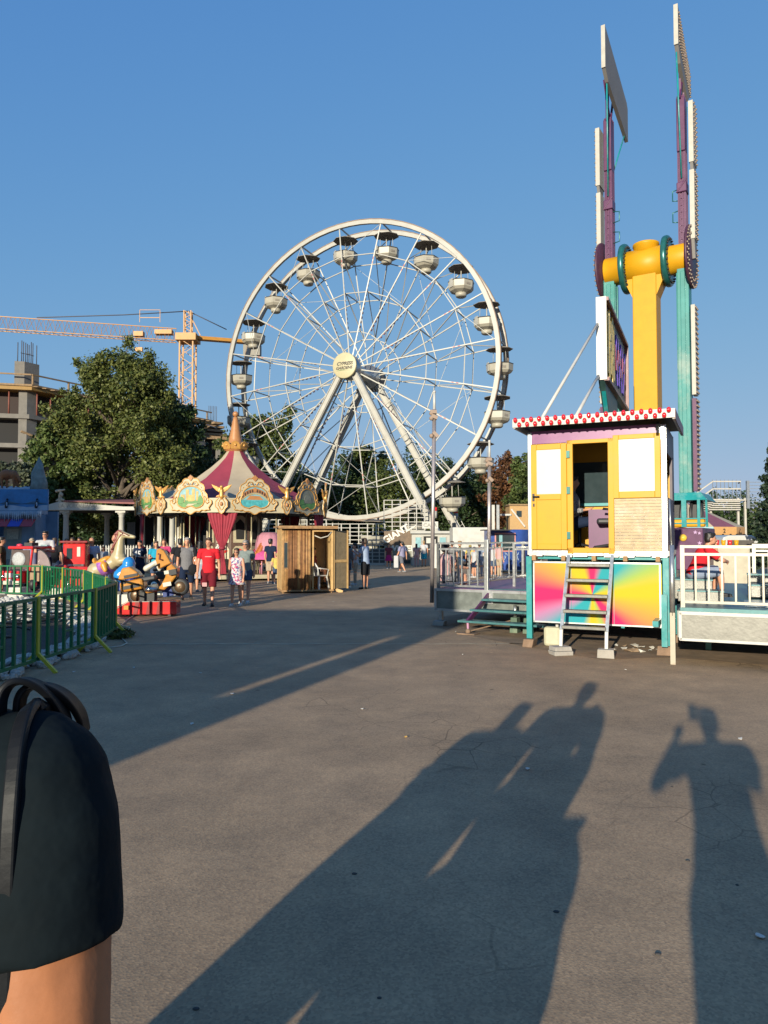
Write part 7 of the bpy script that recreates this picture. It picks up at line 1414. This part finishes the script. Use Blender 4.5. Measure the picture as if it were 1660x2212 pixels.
# ---------------------------------------------------------------- the group beside and behind the camera whose shadows cross the asphalt
Ctee=mat('cloth_dark_teal_navy',(.0045,.0085,.011),.85,0,.25,10,bump=.9,bscale=7,spec=.12)
a,J=person('man in dark navy shirt with black leather bag straps, cut off at the left edge',(-.650,.96,0),R(176),h=1.76,hair='brown',top='t',topcol=Ctee,sleeve=.66,armk=1.8,bottom='trousers',botcol=Cblk,shoes=Sbk,fine=2.4,step=.06,skin=mat('skin_warm',(.34,.135,.06),.46,var=.10,scale=22,bump=.025,bscale=160,spec=.4))
M_lea=mat('black_leather',(.006,.007,.009),.5,var=.25,scale=18,bump=.04,spec=.18)
bg_=thing('shoulder_bag','black leather shoulder bag on the man at the left edge, its two handles standing up','bag',(-.665,.96,0))
sx=V((.20,-.02,1.45))
def strap(pts,w_,t_): 
    b=MB(); P0=[V(p) for p in pts]; pts=[]
    for i in range(len(P0)-1):
        a,p,q,c=P0[max(i-1,0)],P0[i],P0[i+1],P0[min(i+2,len(P0)-1)]
        for k in range(5): t=k/5; pts.append(.5*((2*p)+(q-a)*t+(2*a-5*p+4*q-c)*t*t+(3*p-a-3*q+c)*t**3))
    pts.append(P0[-1])
    vs=[];fs=[]
    for i,p in enumerate(pts):
        d=(pts[min(i+1,len(pts)-1)]-pts[max(i-1,0)]).normalized(); s=d.cross(V((0,-1,.15))).normalized(); u=s.cross(d).normalized()
        for e,f in ((-1,-1),(1,-1),(1,1),(-1,1)): vs.append(p+u*e*w_/2+s*f*t_/2)
    n=len(pts)
    for i in range(n-1):
        for k in range(4): fs.append((i*4+k,i*4+(k+1)%4,i*4+4+(k+1)%4,i*4+4+k))
    fs+= [(0,1,2,3),((n-1)*4+3,(n-1)*4+2,(n-1)*4+1,(n-1)*4)]
    b.add(vs,fs,False); return b
for q,(dx,dy) in enumerate(((0,0),(.010,.03))):
    pts=[(.181+dx+.050*(1-math.cos(PI*i/16))/2,-.02+dy+.09*(i/16)**2,1.470-.045*i/16+(.068-.012*q)*math.sin(PI*i/16)**.6) for i in range(17)]
    part(strap(pts,.024,.009),'handle',M_lea,bg_,bevel=.003)
pts=[(.205,.06,1.455),(.208,.02,1.482),(.214,-.03,1.487),(.224,-.075,1.462),(.234,-.108,1.41),(.238,-.122,1.34),(.238,-.125,1.22),(.232,-.12,1.05)]
part(strap([V(p)+V((.008,0,0)) for p in pts],.012,.018),'strap',M_lea,bg_,bevel=.003)
b=MB(); b.box((.225,-.02,.93),(.10,.30,.34),taper=.8); part(b,'bag_body',M_lea,bg_,bevel=.03)
wa_,J=person('woman in wide grey trousers walking left of the man, outside the view',(-1.38,.50,0),R(178),h=1.62,hair='brown',longhair=True,top='t',topcol=Cw,bottom='trousers',botcol=Cgrey,shoes=Sgr,female=True,build=1.2,arms='hold')
b=MB(); b.tube([(.08,0,.12),(.08,0,.45),(.03,0,.68),(-.03,0,1.0),(-.07,0,1.30),(-.04,0,1.38)],[.21,.22,.285,.30,.25,.10],20,flat=.7,up=(0,1,0)); remesh(part(b,'shadow_coat',Cgrey,wa_),.02,3)  # coat shape added to widen the shadow she casts
pr=thing('shadow_filler','unseen dark hooded shape on wheels, added to fill the group shadow, below the view','shadow_filler',(-.70,.60,0))  # unseen wheeled body added to close gaps in the group shadow
b=MB(); b.ball((0,0,.52),(.43,.30,.30),18); b.ball((.08,0,.70),(.33,.28,.23),18); b.cap((-.24,0,.28),(.18,0,.28),.17,.14,12); remesh(part(b,'hood',Cblk,pr),.025,3)
for x in (-.24,.2):
    for y in (-.25,.25): wheel(pr,(x,y,.1),.1,.05,(1,0,0))
b=MB()
for x in (-.24,.2): b.bar((x,-.25,.1),(x,.2,.45),.025); b.bar((x,.25,.1),(x,-.1,.45),.025)
b.bar((-.26,-.3,.95),(.24,-.3,.95),.03); b.bar((-.24,-.3,.95),(-.24,0,.5),.025); b.bar((.22,-.3,.95),(.22,0,.5),.025); part(b,'chassis',M_steel,pr)
a,J=person('photographer holding up a phone behind the camera, outside the view',(.06,-.52,0),R(180),h=1.80,hair='brown',top='t',topcol=Cgrey,bottom='trousers',botcol=Cblk,botlen=.9,shoes=Sbk,arms='camera',build=1.12)
b=MB(); b.box((.06,-.17,1.69),(.08,.009,.16)); single(b,'phone',M_black,'phone held up by the photographer behind the camera','phone',loc=(.06,-.17,1.69))

# a few more visitors round the kiddie rides and the carousel
pp('woman in turquoise top beside the black motorbike ride',338,25.5,20,h=1.64,hair='brown',longhair=True,top='t',topcol=Cturq,sleeve=.4,botcol=Cdenim,shoes=Sgr,female=True,arms='hold')
pp('man in dark shirt waiting at the carousel platform edge',585,28.6,150,h=1.72,hair='black',top='t',topcol=Cnavy,botcol=Ctan,botlen=.95,shoes=Sgr)
pp('child in yellow shirt standing by the carousel platform',598,28.2,200,h=1.18,hair='blond',top='t',topcol=Cyel,botcol=Cdenim,shoes=Swh)
pp('man in beige cap behind the toy car at the left',70,24.6,25,h=1.72,hair='brown',top='t',topcol=Clav,botcol=Cgsh,shoes=Sgr,hat=Ctan)
pp('woman in white sitting under the pavilion beside the bar',225,38,0,z=.45,h=1.65,hair='black',longhair=True,top='t',topcol=Cw,botcol=Cdenim,pose='sit',shoes=Sgr,female=True,arms='hold')
